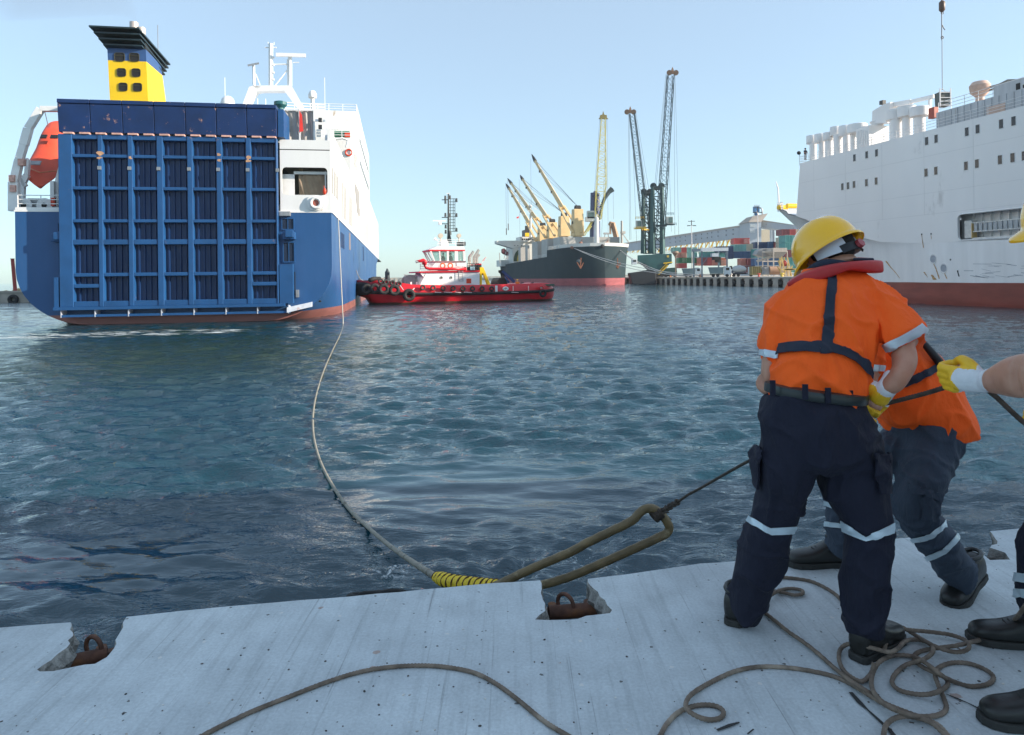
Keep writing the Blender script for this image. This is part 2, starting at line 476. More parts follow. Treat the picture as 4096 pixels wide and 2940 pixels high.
vs = [[bmq.verts.new(p) for p in row] for row in rings]
bk = [bmq.verts.new(p) for p in back]; bk2 = [bmq.verts.new(p + Vector((0, 0, -3.2))) for p in back]
from mathutils.geometry import tessellate_polygon
allv = vs[0] + bk
for tri in tessellate_polygon([[v.co for v in allv]]): bmq.faces.new([allv[i] for i in tri])
for a, b in zip(vs, vs[1:]):
    for i in range(n - 1):
        fce = bmq.faces.new((a[i], a[i + 1], b[i + 1], b[i]))
        c = fce.calc_center_median(); c.z = 0
        if min((c - G(330, 2600)).length, (c - G(2290, 2400)).length + .05, (c - G(3930, 2200)).length) < .36: fce.material_index = 1
bmq.faces.new((vs[0][-1], bk[0], bk2[0], vs[-1][-1])); bmq.faces.new((bk[0], bk[1], bk2[1], bk2[0])); bmq.faces.new((bk[1], vs[0][0], vs[-1][0], bk2[1]))
bmesh.ops.recalc_face_normals(bmq, faces=bmq.faces)
me = bpy.data.meshes.new('quay'); bmq.to_mesh(me); bmq.free()
me.materials.append(CONC); me.materials.append(BROKEN)
o = bpy.data.objects.new('quay', me); COL.objects.link(o); tag(o, kind='structure')
# dark cracks and joint running over the slab are real thin grooves filled with dirt
CRK = mat('dirt_filled_joint', (.035, .035, .035), .95)
def ground_strip(pts, w, z=.0035):
    P = [G(*p) for p in pts]; P = densify(P, .03)
    m2 = MB(); v = []
    for i, p in enumerate(P):
        a, b = P[max(0, i - 1)], P[min(len(P) - 1, i + 1)]; d = (b - a).normalized(); nrm = Vector((-d.y, d.x, 0))
        ww = w * (.5 + nr.random()) * .5; v += [p + nrm * ww + Vector((0, 0, z)), p - nrm * ww + Vector((0, 0, z))]
    m2.add(v, [(2 * i, 2 * i + 1, 2 * i + 3, 2 * i + 2) for i in range(len(P) - 1)]); return m2
m3 = MB()
for pts, w in (([(3402, 2772), (3440, 2815), (3500, 2870), (3560, 2925), (3600, 2980)], .012), ([(3785, 2780), (3870, 2815), (3960, 2860), (4060, 2895)], .006), ([(2868, 2925), (2920, 2905), (2958, 2893)], .010), ([(2990, 2940), (3015, 2920)], .008)):
    s_ = ground_strip(pts, w); m3.add(s_.v, s_.f)
o = m3.build('quay_joint', CRK); tag(o, kind='structure')
# loose grit and shell chips lying on the concrete
gm = MB()
for i in range(300):
    px, py = nr.uniform(-100, 4200), nr.uniform(2200, 2960)
    p = G(px, py)
    if (p - G(330, 2600)).length < .3 or (p - G(2290, 2400)).length < .28 or p.y > 2.55 + .2 * p.x + .2: continue
    r = nr.uniform(.0018, .0048); M = Matrix.Rotation(nr.uniform(0, 6), 3, 'Z')
    gm.ball(p + Vector((0, 0, r * .25)), r * nr.uniform(.8, 1.6), r, r * .45, 6, M)
GRIT = NT('grit'); g_ = GRIT.n('TexCoord'); gn = GRIT.noise(g_.outputs['Object'], 7.3, 1)
GRIT.base(GRIT.ramp(gn, [(.40, (.045, .042, .04)), (.52, (.12, .10, .09)), (.60, (.62, .60, .56))])); GRIT.rough(.9)
o = gm.build('grit', GRIT.m); tag(o, 'scattered dark grit and pale shell chips on the concrete quay', 'grit', kind='stuff')
# rusty fender brackets in the notches
def bracket(a, b, ringp, lab, r=.030):
    """a, b: pixel ends of the pipe; lies 10 cm below the edge"""
    A, B = G(a[0], a[1], -.10), G(b[0], b[1], -.10); c = (A + B) / 2
    th = thing('mooring_bracket', lab, 'bracket', tuple(c), 0, 'rusty brackets set in the quay notches')
    m = MB(); m.cyl(A, B, r, r, 18); m.build('pipe', RUST, th, world=True, smooth=40)
    d = (B - A).normalized(); fw = Vector((-d.y, d.x, 0))
    rp = G(ringp[0], ringp[1], -.06)
    m = MB(); m.ring(rp - Vector((0, 0, .015)), .043, .009, d * .75 + fw * .65, 22, 8); m.build('ring', RUST, th, world=True, smooth=True)
    m = MB()
    for s in (-1, 1):
        q = c + d * s * (B - A).length * .38 + fw * .05
        m.cyl(q - Vector((0, 0, .03)), q + Vector((0, 0, .015)), .02, .02, 10)
    m.beam(A + fw * .075 - Vector((0, 0, .03)) - d * .06, B + fw * .075 - Vector((0, 0, .03)) + d * .06, .035, .02)
    m.build('bolt_plate', RUST, th, world=True, smooth=40)
    return th
bracket((195, 2672), (430, 2618), (375, 2575), 'rusty pipe and iron ring in the broken notch at the left end of the quay')
bracket((2195, 2452), (2385, 2436), (2262, 2402), 'rusty pipe and iron ring in the square notch at the middle of the quay edge')
A, B = G(3850, 2235, -.03), G(3905, 2240, -.03)
bracket((3850, 2235), (3915, 2238), (3880, 2222), 'small rusty iron ring in the broken hollow behind the crouching workers boot', .02)
# black fender chain hanging just beyond the edge
th = thing('fender_chain', 'black rubber fender chain along the quay edge left of the yellow rope binding', 'chain', tuple(P3(1530, 2366, 3.3)))
for k in range(4):
    m = MB(); c = P3(1440 + k * 45, 2382 - k * 4, 3.35); m.ring(c, .034, .011, (0, .25 + .5 * (k % 2), 1), 16, 8)
    for i, v in enumerate(m.v): m.v[i] = (c.x + (v[0] - c.x) * 1.5, v[1], v[2])
    m.build('chain_link', BLACK, th, world=True, smooth=True)
# ---- unseen warehouse added behind us to the right to shade the quay
th = thing('shade_warehouse', 'long pale steel warehouse added out of view behind the mooring gang to shade the quay', 'warehouse', (50, -22, 0))
WALLC = mat('shade_warehouse_sheet', (.66, .67, .68), .6, var=.08, scale=.3)
m = MB(); m.box(-20, 26, 5, 24.5, 0, 15); m.build('wall', WALLC, th)
m = MB(); m.prism([(-20.6, 4.4, 15.01), (26.6, 4.4, 15.01), (3, 4.4, 18)], (0, 20.7, 0)); m.build('roof', STEEL, th)
for k in range(2):
    m = MB(); m.box(-20.08, -19.99, 7 + k * 9, 13 + k * 9, 0, 6); m.build('door', mat('shade_warehouse_door', (.08, .16, .3), .5), th)
# ---- far breakwater and the jetty at far left
STONE = mat('pale_breakwater_stone', (.42, .38, .32), .9, var=.3, scale=.4, bump=.5, bscale=1.2, bdist=.3)
th = thing('breakwater', 'low pale stone breakwater along the horizon behind the tugboat', 'breakwater', (0, 900, ZW))
m = MB(); brs = random.Random(3)
P = [(-520, 0), (460, -40)]
for k in range(160):
    x = -520 + k * 6.1; m.cbox((x, -k * .25, 1.0 + brs.uniform(-.4, .6)), 7.2, 10, 4.6 + brs.uniform(0, 1.2), brs.uniform(-.2, .2))
m.build('rock_mound', STONE, th)
m = MB(); m.box(-520, 455, -14, -4, 3.4, 4.6); m.build('parapet', STONE, th)
PIERC = mat('weathered_pier_concrete', (.40, .36, .31), .9, var=.2, scale=.5, stain=(.16, .14, .12), stain_amt=0, sscale=.9, bump=.4, bscale=3, bdist=.05)
F_j = Fr(-88, 126, 6)
th = thing_f('jetty', 'concrete jetty with black tyre fenders at the far left edge beside the blue ferry', 'jetty', F_j)
m = MB(); m.box(-60, 22, 0, 16, -3, 1.8); m.build('deck', PIERC, th)
m = MB(); m.box(-60, 22, -.25, .6, 1.81, 2.15); m.build('kerb', PIERC, th)
for k in range(8):
    m = MB(); m.ring((18 - k * 3.6, -.4, .55), .62, .34, (0, 1, 0), 18, 8); m.build('tyre', BLACK, th, smooth=True)
p = Fr(0, 0, 0).at(55, 1150, 130)
th = thing('marker_post', 'tall slanted rust red steel post standing on the far left jetty', 'post', tuple(P3(62, 1158, 130)))
m = MB(); m.cyl(P3(62, 1172, 130), P3(50, 1036, 130), .32, .30, 12); m.build('post', mat('oxide_red', (.33, .05, .04), .6, var=.2), th, world=True, smooth=40)
m = MB(); m.cyl(P3(50, 1036.5, 130), P3(50, 1034, 130), .36, .36, 12); m.build('cap', mat('oxide_red', (.33, .05, .04)), th, world=True)
th = thing('rubble_heap', 'heap of yellow and red timber debris on the far left jetty', 'debris', tuple(P3(75, 1172, 131)))
m = MB()
for k in range(26):
    a = P3(15 + brs.random() * 80, 1176 - brs.random() * 12, 131 + brs.random() * 2); m.beam(a, a + Vector((brs.uniform(-1.6, 1.6), brs.uniform(-.5, .5), brs.uniform(.1, 1.0))), .16)
m.build('timber', mat('pale_timber', (.5, .38, .2), .8, var=.4), th, world=True)
for nm, px, c in (('red_drum', 52, (.4, .04, .03)), ('green_drum', 69, (.04, .22, .08))):
    th = thing('oil_drum', ('red' if px < 60 else 'green') + ' oil drum on the far left jetty at the foot of the slanted post', 'drum', tuple(P3(px, 1179, 128)))
    m = MB(); m.cyl(P3(px, 1180, 128), P3(px, 1166, 128), .36, .36, 14); m.build('drum_body', mat('paint_' + nm, c, .5), th, world=True, smooth=40)
    m = MB(); m.ring(P3(px, 1173, 128), .37, .03, (0, 0, 1), 16, 5); m.build('drum_rib', mat('paint_' + nm, c, .5), th, world=True, smooth=True)
# ================================================================= THE BLUE FERRY
FY = Fr(-28.28, 58.08, 9.5)
def hull_paint(name, top, low, z0, seed=0.0, streak=(.2, .08, .04), amt=.0, top2=None, z1=None, rough=.38):
    """hull paint split by height above the keel, with faded patches, scuffs and rust streaks"""
    t = NT(name); tc = t.n('TexCoord'); sp = t.n('SeparateXYZ'); t.l(tc.outputs['Object'], sp.inputs[0])
    wob = t.noise(t.coord((.15, .15, .15)), 1.0, 3)
    n1 = t.noise(t.coord((.18, .18, .12)), 1.0, 5, .6)
    n2 = t.noise(t.coord((1.1, 1.1, .08)), 1.0, 5, .6)
    c = t.mix(t.ramp(n1, [(.35, 0.0), (.7, .22)]), tuple(top), tuple(min(1, x * 1.5 + (.05 if max(top) > .1 else .008)) for x in top))
    if top2:
        k2 = t.math('GREATER_THAN', sp.outputs[2], z1); c = t.mix(k2, c, tuple(top2))
    c = t.mix(.22, c, t.ramp(n2, [(.3, .70), (.7, 1.2)]), 'MULTIPLY')
    n3 = t.noise(t.coord((.9, .9, .07), (0, 0, seed)), 1.0, 6, .7)
    c = t.mix(t.ramp(n3, [(.66 - amt, 0.0), (.74 - amt, .8)]), c, tuple(streak))
    lo = t.mix(.5, tuple(low), t.ramp(t.noise(t.coord((.3, .3, 1.2)), 1.0, 5), [(.3, .6), (.7, 1.35)]), 'MULTIPLY')
    k = t.math('GREATER_THAN', t.math('ADD', sp.outputs[2], t.math('MULTIPLY', wob, .10)), z0 + .05)
    t.base(t.mix(k, lo, c)); t.rough(t.ramp(n1, [(.3, rough - .06), (.7, rough + .12)]))
    t.bump(t.noise(t.coord((.5, .5, .35)), 1.0, 3), .25, .12)
    return t.m
BLUE = lin((29, 78, 128))
FHULL = hull_paint('ferry_blue_hull_paint', BLUE, (.26, .10, .085), .85, 1.0, (.30, .22, .18), -.06)
FBLUE = mat('ferry_blue_paint', BLUE, .42, var=.12, scale=.8, stain=(.30, .17, .12), stain_amt=-.22, sscale=1.4)
FSHADE = mat('ferry_blue_recess_shade', lin((13, 47, 90)), .45, var=.14, scale=.9, stretch=(1, 1, .3))  # darker copy of the ferry blue, shade of the recesses put into the colour
FFLAP = mat('ferry_scuffed_blue_flap', lin((12, 44, 92)), .42, var=.25, scale=.6, stain=(.42, .24, .18), stain_amt=-.06, sscale=1.9)
HPAD = mat('worn_pink_primer', (.62, .36, .30), .7, var=.25, scale=4)
CANVAS = mat('grey_canvas', (.36, .34, .32), .85, var=.12, scale=1.5)
TAN = mat('brown_canvas', (.34, .25, .17), .85, var=.15, scale=1.5)
fy = thing_f('blue_ferry', 'large blue and white car ferry seen from its closed stern ramp', 'ferry', FY)
# hull
def hull_loft(secs, nb=10):
    """secs: (y, deck half beam, waterline half beam, bottom z, bilge rx, bilge rz, deck z, y shift of the deck)"""
    rows = []
    for y, bd, bw, zb, rx, rz, zd, dy in secs:
        half = []
        for k in range(7):
            q = k / 6; z = zd + (zb + rz - zd) * q
            b = bd + (bw - bd) * (min(1, (zd - z) / max(zd - .0, .1)) ** .8)
            half.append((b, y + dy * (1 - min(1, (zd - z) / zd)), z))
        b0, y0, z0 = half[-1]
        for k in range(1, nb + 1):
            a = math.pi / 2 * k / nb
            half.append((max(0, b0 - min(rx, b0) * (1 - math.cos(a))), y0, z0 - rz * math.sin(a)))
        half.append((0, y0, zb))
        rows.append([(-x, yy, z) for x, yy, z in half] + [(x, yy, z) for x, yy, z in half[::-1][1:]])
    v = [p for r_ in rows for p in r_]; n = len(rows[0])
    f = [(i * n + k, i * n + k + 1, (i + 1) * n + k + 1, (i + 1) * n + k) for i in range(len(rows) - 1) for k in range(n - 1)]
    f += [tuple(range(n)), tuple(range((len(rows) - 1) * n, len(rows) * n))[::-1]]
    f += [(i * n + n - 1, i * n, (i + 1) * n, (i + 1) * n + n - 1) for i in range(len(rows) - 1)]
    return MB().add(v, f)
secs = [(0, 12.6, 12.6, .02, 5.6, 4.6, 9.55, 0), (3, 12.6, 12.6, -.9, 6.4, 5.2, 9.55, 0), (8, 12.6, 12.6, -2.6, 6.2, 5.6, 9.55, 0), (16, 12.6, 12.6, -4.6, 5, 5.2, 9.55, 0), (28, 12.6, 12.6, -6, 3.2, 3.6, 9.55, 0), (60, 12.6, 12.6, -6.4, 2.4, 2.6, 9.55, 0),
        (130, 12.6, 12.4, -6.4, 2.4, 2.6, 9.7, 0), (155, 12.4, 9.5, -6.4, 2.4, 2.6, 10.2, 1), (175, 11, 5.5, -6.4, 2.0, 2.6, 11, 3), (188, 8, 2.0, -6.4, 1, 2.6, 12, 5), (197, 3.5, .3, -6, .3, 2.6, 12.6, 8)]
hull_loft(secs).build('hull', FHULL, fy, smooth=35)
m = MB(); m.box(-12.66, 12.66, -.03, .12, 9.43, 9.57); m.box(12.56, 12.68, .12, 150, 9.45, 9.58); m.build('rubbing_strake', CLEANW, fy)
m = MB(); m.box(-12.5, 12.5, .15, 190, 9.56, 9.75); m.build('deck', mat('deck_green_grey', (.18, .2, .2), .8), fy)
# white stern quarter block with its rounded opening
def px_rect(F, x0, y0, x1, y1, t): 
    a, b = F.at(x0, y1, t), F.at(x1, y0, t); return a.x, b.x, a.z, b.z
def rrect(x0, x1, z0, z1, r, n=5, y=0.0):
    out = []
    for cx, cz, a0 in ((x1 - r, z1 - r, 0), (x0 + r, z1 - r, 90), (x0 + r, z0 + r, 180), (x1 - r, z0 + r, 270)):
        for k in range(n + 1):
            a = R(a0 + 90 * k / n); out.append((cx + r * math.cos(a), y, cz + r * math.sin(a)))
    return out
def holed_wall(x0, x1, z0, z1, holes, y, th, outer=None):
    """wall in the x-z plane with rounded holes (x0,x1,z0,z1,r), thickness th"""
    from mathutils.geometry import tessellate_polygon
    outer = outer or [(x0, y, z0), (x1, y, z0), (x1, y, z1), (x0, y, z1)]
    loops = [outer] + [rrect(*h, y=y) for h in holes]
    V = [Vector(p) for l_ in loops for p in l_]; n = len(V)
    tr = tessellate_polygon([[Vector((p[0], p[2], 0)) for p in l_] for l_ in loops])
    v = V + [p + Vector((0, th, 0)) for p in V]
    f = [tuple(a) for a in tr] + [tuple(i + n for i in a[::-1]) for a in tr]
    o = 0
    for l_ in loops:
        k = len(l_); f += [(o + i, o + (i + 1) % k, n + o + (i + 1) % k, n + o + i) for i in range(k)]; o += k
    return MB().add(v, f)
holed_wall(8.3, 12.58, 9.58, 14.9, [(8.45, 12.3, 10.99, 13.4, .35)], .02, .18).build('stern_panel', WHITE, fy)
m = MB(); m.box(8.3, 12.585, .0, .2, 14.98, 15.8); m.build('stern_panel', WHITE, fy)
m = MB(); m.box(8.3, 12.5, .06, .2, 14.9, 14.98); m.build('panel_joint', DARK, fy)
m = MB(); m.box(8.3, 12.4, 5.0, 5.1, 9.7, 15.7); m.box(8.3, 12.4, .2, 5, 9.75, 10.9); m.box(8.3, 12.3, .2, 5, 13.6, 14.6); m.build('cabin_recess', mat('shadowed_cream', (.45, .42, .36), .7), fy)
m = MB(); m.box(8.32, 9.4, .8, .86, 10.95, 12.9); m.build('white_screen', CLEANW, fy)
def curtain(x0, x1, z0, z1, y, mt, name, amp=.12, nf=7, slant=0.0):
    nx_, nz_ = 30, 10; v = []; f = []
    for j in range(nz_ + 1):
        for i in range(nx_ + 1):
            u, w = i / nx_, j / nz_; x = x0 + (x1 - x0) * u; z = z0 + (z1 - z0) * w
            v.append((x, y + amp * math.sin(u * nf * 6.28 / 2 + 1.5 * w + slant * w * 4) * (1 - .5 * w) + amp * .5 * math.sin(u * 17 + w * 5), z))
    for j in range(nz_):
        for i in range(nx_): a = j * (nx_ + 1) + i; f.append((a, a + 1, a + nx_ + 2, a + nx_ + 1))
    return MB().add(v, f).build(name, mt, fy, smooth=True)
curtain(9.75, 12.0, 10.95, 12.85, .9, TAN, 'brown_curtain', slant=1.0)
m = MB(); m.box(9.35, 12.2, .7, .8, 12.9, 13.15); m.box(12.0, 12.12, .75, .87, 10.9, 13.2); m.build('curtain_frame', WHITE, fy)
for x, z in ((9.6, 13.45), (10.4, 13.2)):
    m = MB(); m.box(x, x + .35, 2, 2.2, z, z + .08); m.build('deck_lamp', mat('warm_lamp_glass', (.9, .7, .4), .4), fy)
m = MB(); m.ball((12.05, -.08, 11.3), .16, .1, .3, 10); m.tube([(12.05, -.05, 11.5), (12.0, 0, 11.8)], .03, 6); m.build('life_ring', REDP, fy, smooth=True)
# fairlead in the white panel
m = MB(); c = FY.at(1264, 818)
o1 = rrect(c.x - .78, c.x + .78, 9.62, 11.0 - .05, .6, 8, -.14); m.prism(o1, (0, .2, 0)); m.build('fairlead_plate', WHITE, fy, smooth=30)
m = MB(); m.ring((c.x, -.18, 10.27), .42, .15, (0, 1, 0), 20, 8); m.build('fairlead_ring', WHITE, fy, smooth=True)
m = MB(); m.cyl((c.x, -.19, 10.27), (c.x, -.15, 10.27), .34, .34, 18); m.build('fairlead_hole', mat('fairlead_red_grey', (.35, .10, .07), .6, var=.4), fy)
# side walls and decks
def side_wall(y0, y1, z0, z1, x=12.58, th=.25):
    m = MB(); m.box(x - th, x, y0, y1, z0, z1); m.box(-x, -x + th, y0 if y0 > 20 else 20, y1 if y1 > 21 else 21, z0, z1); return m
side_wall(.2, 46.5, 9.58, 16.9).build('side_wall', WHITE, fy)
m = MB(); m.prism([(12.585, .0, 15.8), (12.585, 3.0, 16.9), (12.585, 3.0, 15.8)], (-.25, 0, 0)); m.build('bulwark_corner', WHITE, fy)
m = MB(); m.box(-8.8, 12.2, .35, 46, 15.0, 15.6); m.build('upper_deck', mat('deck_green_grey', (.2, .2, .2)), fy)
m = MB(); m.box(-12.5, 12.58, 46.5, 86, 9.6, 29.6); m.box(-12.5, 12.58, 86, 150, 9.6, 20.2); m.build('accommodation', WHITE, fy)
m = MB(); m.prism([(12.58, 150, 10.2), (11.5, 172, 11), (8.2, 188, 12), (-8.2, 188, 12), (-11.5, 172, 11), (-12.58, 150, 10.2)], (0, 0, 9.6)); m.build('forecastle', WHITE, fy)
m = MB(); m.box(-12.0, 12.0, 47, 84, 29.6, 29.75); m.rail([(12.3, 46.8, 29.6), (12.3, 84, 29.6)], 1.1, 3, .05); m.rail([(6, 46.8, 29.6), (12.3, 46.8, 29.6)], 1.1, 2, .05); m.build('roof_rail', CLEANW, fy)
for k in range(14):
    m = MB(); y = 48.5 + k * 2.5; m.box(12.59, 12.63, y, y + 1.0, 25.2, 26.2); m.build('cabin_window', GLASS, fy)
    m = MB(); m.box(12.59, 12.63, y, y + 1.0, 21.6, 22.6); m.build('cabin_window', GLASS, fy)
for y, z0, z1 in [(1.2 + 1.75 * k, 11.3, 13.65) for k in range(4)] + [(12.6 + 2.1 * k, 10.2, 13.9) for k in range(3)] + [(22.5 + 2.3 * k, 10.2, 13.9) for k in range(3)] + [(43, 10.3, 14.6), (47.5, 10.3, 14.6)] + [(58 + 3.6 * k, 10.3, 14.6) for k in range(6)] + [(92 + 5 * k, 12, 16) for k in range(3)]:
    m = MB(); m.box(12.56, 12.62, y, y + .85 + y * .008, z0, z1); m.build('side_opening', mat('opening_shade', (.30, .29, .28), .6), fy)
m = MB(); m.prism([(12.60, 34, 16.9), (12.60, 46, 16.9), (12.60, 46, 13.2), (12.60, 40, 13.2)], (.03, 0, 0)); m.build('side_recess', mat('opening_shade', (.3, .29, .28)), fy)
for y in (9.9, 11.6, 13.3):
    m = MB(); m.box(12.59, 12.64, y, y + 1.1, 6.85, 8.4); m.build('hull_vent', FSHADE, fy)
m = MB(); m.box(12.59, 12.64, 22, 24, 7.1, 9.15); m.build('pilot_door', mat('brown_grey_paint', (.25, .2, .18)), fy)
m = MB(); m.box(12.59, 12.64, 55, 57.5, 6.6, 9.0); m.build('hull_vent', FSHADE, fy)
# aft terraces with stairs, raft and lifebuoy
d33 = lambda x, y: FY.at(x, y, 33)
a = d33(1262, 459); b = d33(1428, 545)
m = MB(); m.box(a.x, 12.2, 33, 46.4, 15.6, FY.at(1262, 548, 33).z); m.build('aft_house', WHITE, fy)
m = MB(); m.box(a.x, 12.2, 39.5, 46.4, 20, FY.at(1262, 462, 39.5).z); m.build('aft_house', WHITE, fy)
zt = FY.at(1262, 548, 33).z
m = MB(); m.rail([(a.x, 33.1, zt), (12.2, 33.1, zt)], 1.1, 1.2, .045); m.build('terrace_rail', CLEANW, fy)
m = MB(); s0, s1 = FY.at(1312, 545, 36), FY.at(1392, 470, 36); m.beam(s0, s1, .25, .5); m.beam(s0 + Vector((0, 1, 0)), s1 + Vector((0, 1, 0)), .25, .5)
for k in range(12): q = s0.lerp(s1, k / 12); m.box(q.x - .2, q.x + .2, q.y, q.y + 1, q.z, q.z + .06)
m.build('stairway', CLEANW, fy)
m = MB(); q = FY.at(1368, 530, 34); m.cyl((q.x - 1.0, 34, zt + .6), (q.x + 1.0, 34, zt + .6), .5, .5, 14); m.build('liferaft_canister', mat('dark_green_paint', (.03, .16, .09), .5), fy, smooth=40)
m = MB(); q = FY.at(1390, 534, 33.5); m.box(q.x - .4, q.x + .4, 33.4, 33.9, zt + .2, zt + .8); m.build('fire_box', REDP, fy)
m = MB(); q = FY.at(1395, 610, 32.9); m.ring(q, .42, .1, (0, 1, 0), 18, 6); m.build('lifebuoy', REDP, fy, smooth=True)
m = MB(); q0, q1 = FY.at(1335, 558, 32), FY.at(1392, 562, 32); q2 = FY.at(1385, 590, 32); m.tube([q0, q0.lerp(q1, .6) + Vector((0, 0, .25)), q1, q2], .16, 8); m.build('davit_arm', CLEANW, fy)
m = MB(); m.box(4.5, 12.3, 5.1, 5.3, 15.6, 16.6); m.build('low_wall', WHITE, fy)
# canvas screens on the aft deck
s = px_rect(FY, 1139, 444, 1196, 557, 3); curtain(s[0], s[1], s[2] - .2, s[3], 3, CANVAS, 'grey_screen', .14, 4, .6)
s2 = px_rect(FY, 1203, 444, 1255, 557, 3); curtain(s2[0], s2[1], s2[2] - .2, s2[3], 3, CANVAS, 'grey_screen', .12, 4, -.5)
m = MB()
for px in (1137, 1199, 1257): q = FY.at(px, 500, 2.9); m.box(q.x - .07, q.x + .07, 2.8, 2.95, 15.6, s[3] + (.7 if px == 1199 else .1))
m.box(s[0] - .1, s2[1] + .1, 2.82, 2.92, s[3], s[3] + .1); m.build('screen_frame', CLEANW, fy)
m = MB(); q = FY.at(1200, 485, 2.7); m.prism([(q.x - .05, 2.7, q.z - 1.0), (q.x + .28, 2.72, q.z - .9), (q.x + .18, 2.7, q.z + .6), (q.x - .05, 2.7, q.z + 1.0)], (0, -.06, 0)); m.build('red_flag', mat('red_cloth', (.7, .04, .03), .8), fy)
m = MB(); q = FY.at(1305, 520, 2.5); m.box(q.x - .12, q.x + .12, 2.4, 2.6, 15.6, 18.2); m.box(q.x - 1.1, q.x, 2.45, 2.55, 18.0, 18.2); m.build('lamp_post', CLEANW, fy)
m = MB()
for yy in (480, 508): q = FY.at(1281, yy, 2.5); m.cbox(q, .3, .3, .35)
m.build('floodlight', mat('lamp_black', (.03, .03, .03), .4), fy)
# stern ramp: frame, ribs, corrugated recessed panels
PX = [(290, 392), (411, 512), (532, 628), (653, 750), (772, 867), (889, 985), (1005, 1104)]
cx = [(FY.at(a_, 820, -1.02).x, FY.at(b_, 820, -1.02).x) for a_, b_ in PX]
RZ = [(15.52, 14.27), (14.0, 11.57), (11.3, 8.83), (8.56, 7.13), (6.70, 4.33), (4.03, 1.97)]
RZ = [(3.58 + (a_ - 3.58) * .983, 3.58 + (b_ - 3.58) * .983) for a_, b_ in RZ]
ramp_x0, ramp_x1 = -8.88, 8.22
m = MB(); m.box(ramp_x0 + .05, ramp_x1 - .05, -.42, -.02, 1.7, 15.7); ramp = m.build('stern_ramp', FSHADE, fy)
yf = -1.02
edges = [ramp_x0] + [v for p in cx for v in p] + [ramp_x1]
for k in range(0, len(edges), 2):
    m = MB(); x0, x1 = edges[k], edges[k + 1]; m.box(x0, x1, yf, -.43, 1.55, 15.7); m.build('vertical_rib', FBLUE, ramp, bevel=.05)
zs = [15.7] + [v for p in RZ for v in p] + [1.55]
for k in range(0, len(zs), 2):
    for x0, x1 in cx:
        m = MB(); m.box(x0, x1, yf + .05, -.43, zs[k + 1], zs[k]); m.build('cross_rib', FBLUE, ramp, bevel=.04)
def corrug(w, h, n=4):
    v = []; f = []; xs_ = [0]; 
    for k in range(n):
        c0 = w * (k + .6) / (n + .2); xs_ += [c0 - .09, c0 - .05, c0 + .05, c0 + .09]
    xs_.append(w); dd = [0] + [0, -.14, -.14, 0] * n + [0]
    for x, d in zip(xs_, dd): v += [(x, d, 0), (x, d, h)]
    f = [(2 * i, 2 * i + 2, 2 * i + 3, 2 * i + 1) for i in range(len(xs_) - 1)]
    return v, f
cache = {}
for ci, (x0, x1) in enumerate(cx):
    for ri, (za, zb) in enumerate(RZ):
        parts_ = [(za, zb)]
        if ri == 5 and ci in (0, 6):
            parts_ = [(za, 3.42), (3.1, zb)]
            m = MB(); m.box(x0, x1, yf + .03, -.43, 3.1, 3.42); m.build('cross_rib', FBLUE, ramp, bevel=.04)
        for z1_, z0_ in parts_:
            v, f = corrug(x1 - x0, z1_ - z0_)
            m = MB(); m.add([(x + x0, y - .44, z + z0_) for x, y, z in v], f); m.build('recessed_panel', FSHADE, ramp)
        if ri == 1:
            m = MB(); m.cbox((x1 + .16, yf - .06, 12.95), .26, .14, .28); m.build('lug', STEEL, ramp)
wr = random.Random(5)
for k in range(1, 7):
    x = (edges[2 * k] + edges[2 * k + 1]) / 2
    for zc in (14.12 + wr.uniform(-.1, .1), 13.75 + wr.uniform(-.15, .1)):
        if wr.random() < .25: continue
        n_ = 9; rr_ = wr.uniform(.12, .3)
        MB().prism([(x + wr.uniform(-.1, .1) + rr_ * math.cos(a_ * .698) * wr.uniform(.6, 1.1), yf - .012, zc + rr_ * .8 * math.sin(a_ * .698) * wr.uniform(.5, 1.1)) for a_ in range(n_)], (0, .01, 0)).build('worn_patch', mat('worn_orange_primer', (.50, .29, .17), .75, var=.3, scale=6), ramp)
# rust and primer worn patches: hinge pads
for k in range(7):
    w = (ramp_x1 - ramp_x0) / 7
    for s_ in (.30, .80):
        x = ramp_x0 + w * (k + s_) + .05
        m = MB(); m.box(x - .36, x + .36, yf - .06, -.6, 15.72, 15.86); m.build('hinge_pad', HPAD, ramp)
wf = (8.25 + 8.9) / 7
for k in range(7):
    x0 = -8.9 + wf * k; x1 = x0 + wf - .05
    m = MB(); m.hexa([(x0, -.8, 15.9), (x1, -.8, 15.9), (x1, .6, 15.9), (x0, .6, 15.9), (x0 - .0, -1.0, 18.2), (x1, -1.0, 18.2), (x1, .6, 18.2), (x0, .6, 18.2)])
    m.build('ramp_flap', FFLAP, fy, bevel=.03)
    m = MB(); m.box(x0, x1, -1.08, .5, 18.22, 18.55); m.build('flap_cap', FFLAP, fy, bevel=.03)
m = MB(); m.box(8.28, 8.75, -.6, 2.6, 15.9, 18.3); m.build('hinge_housing', FBLUE, fy)
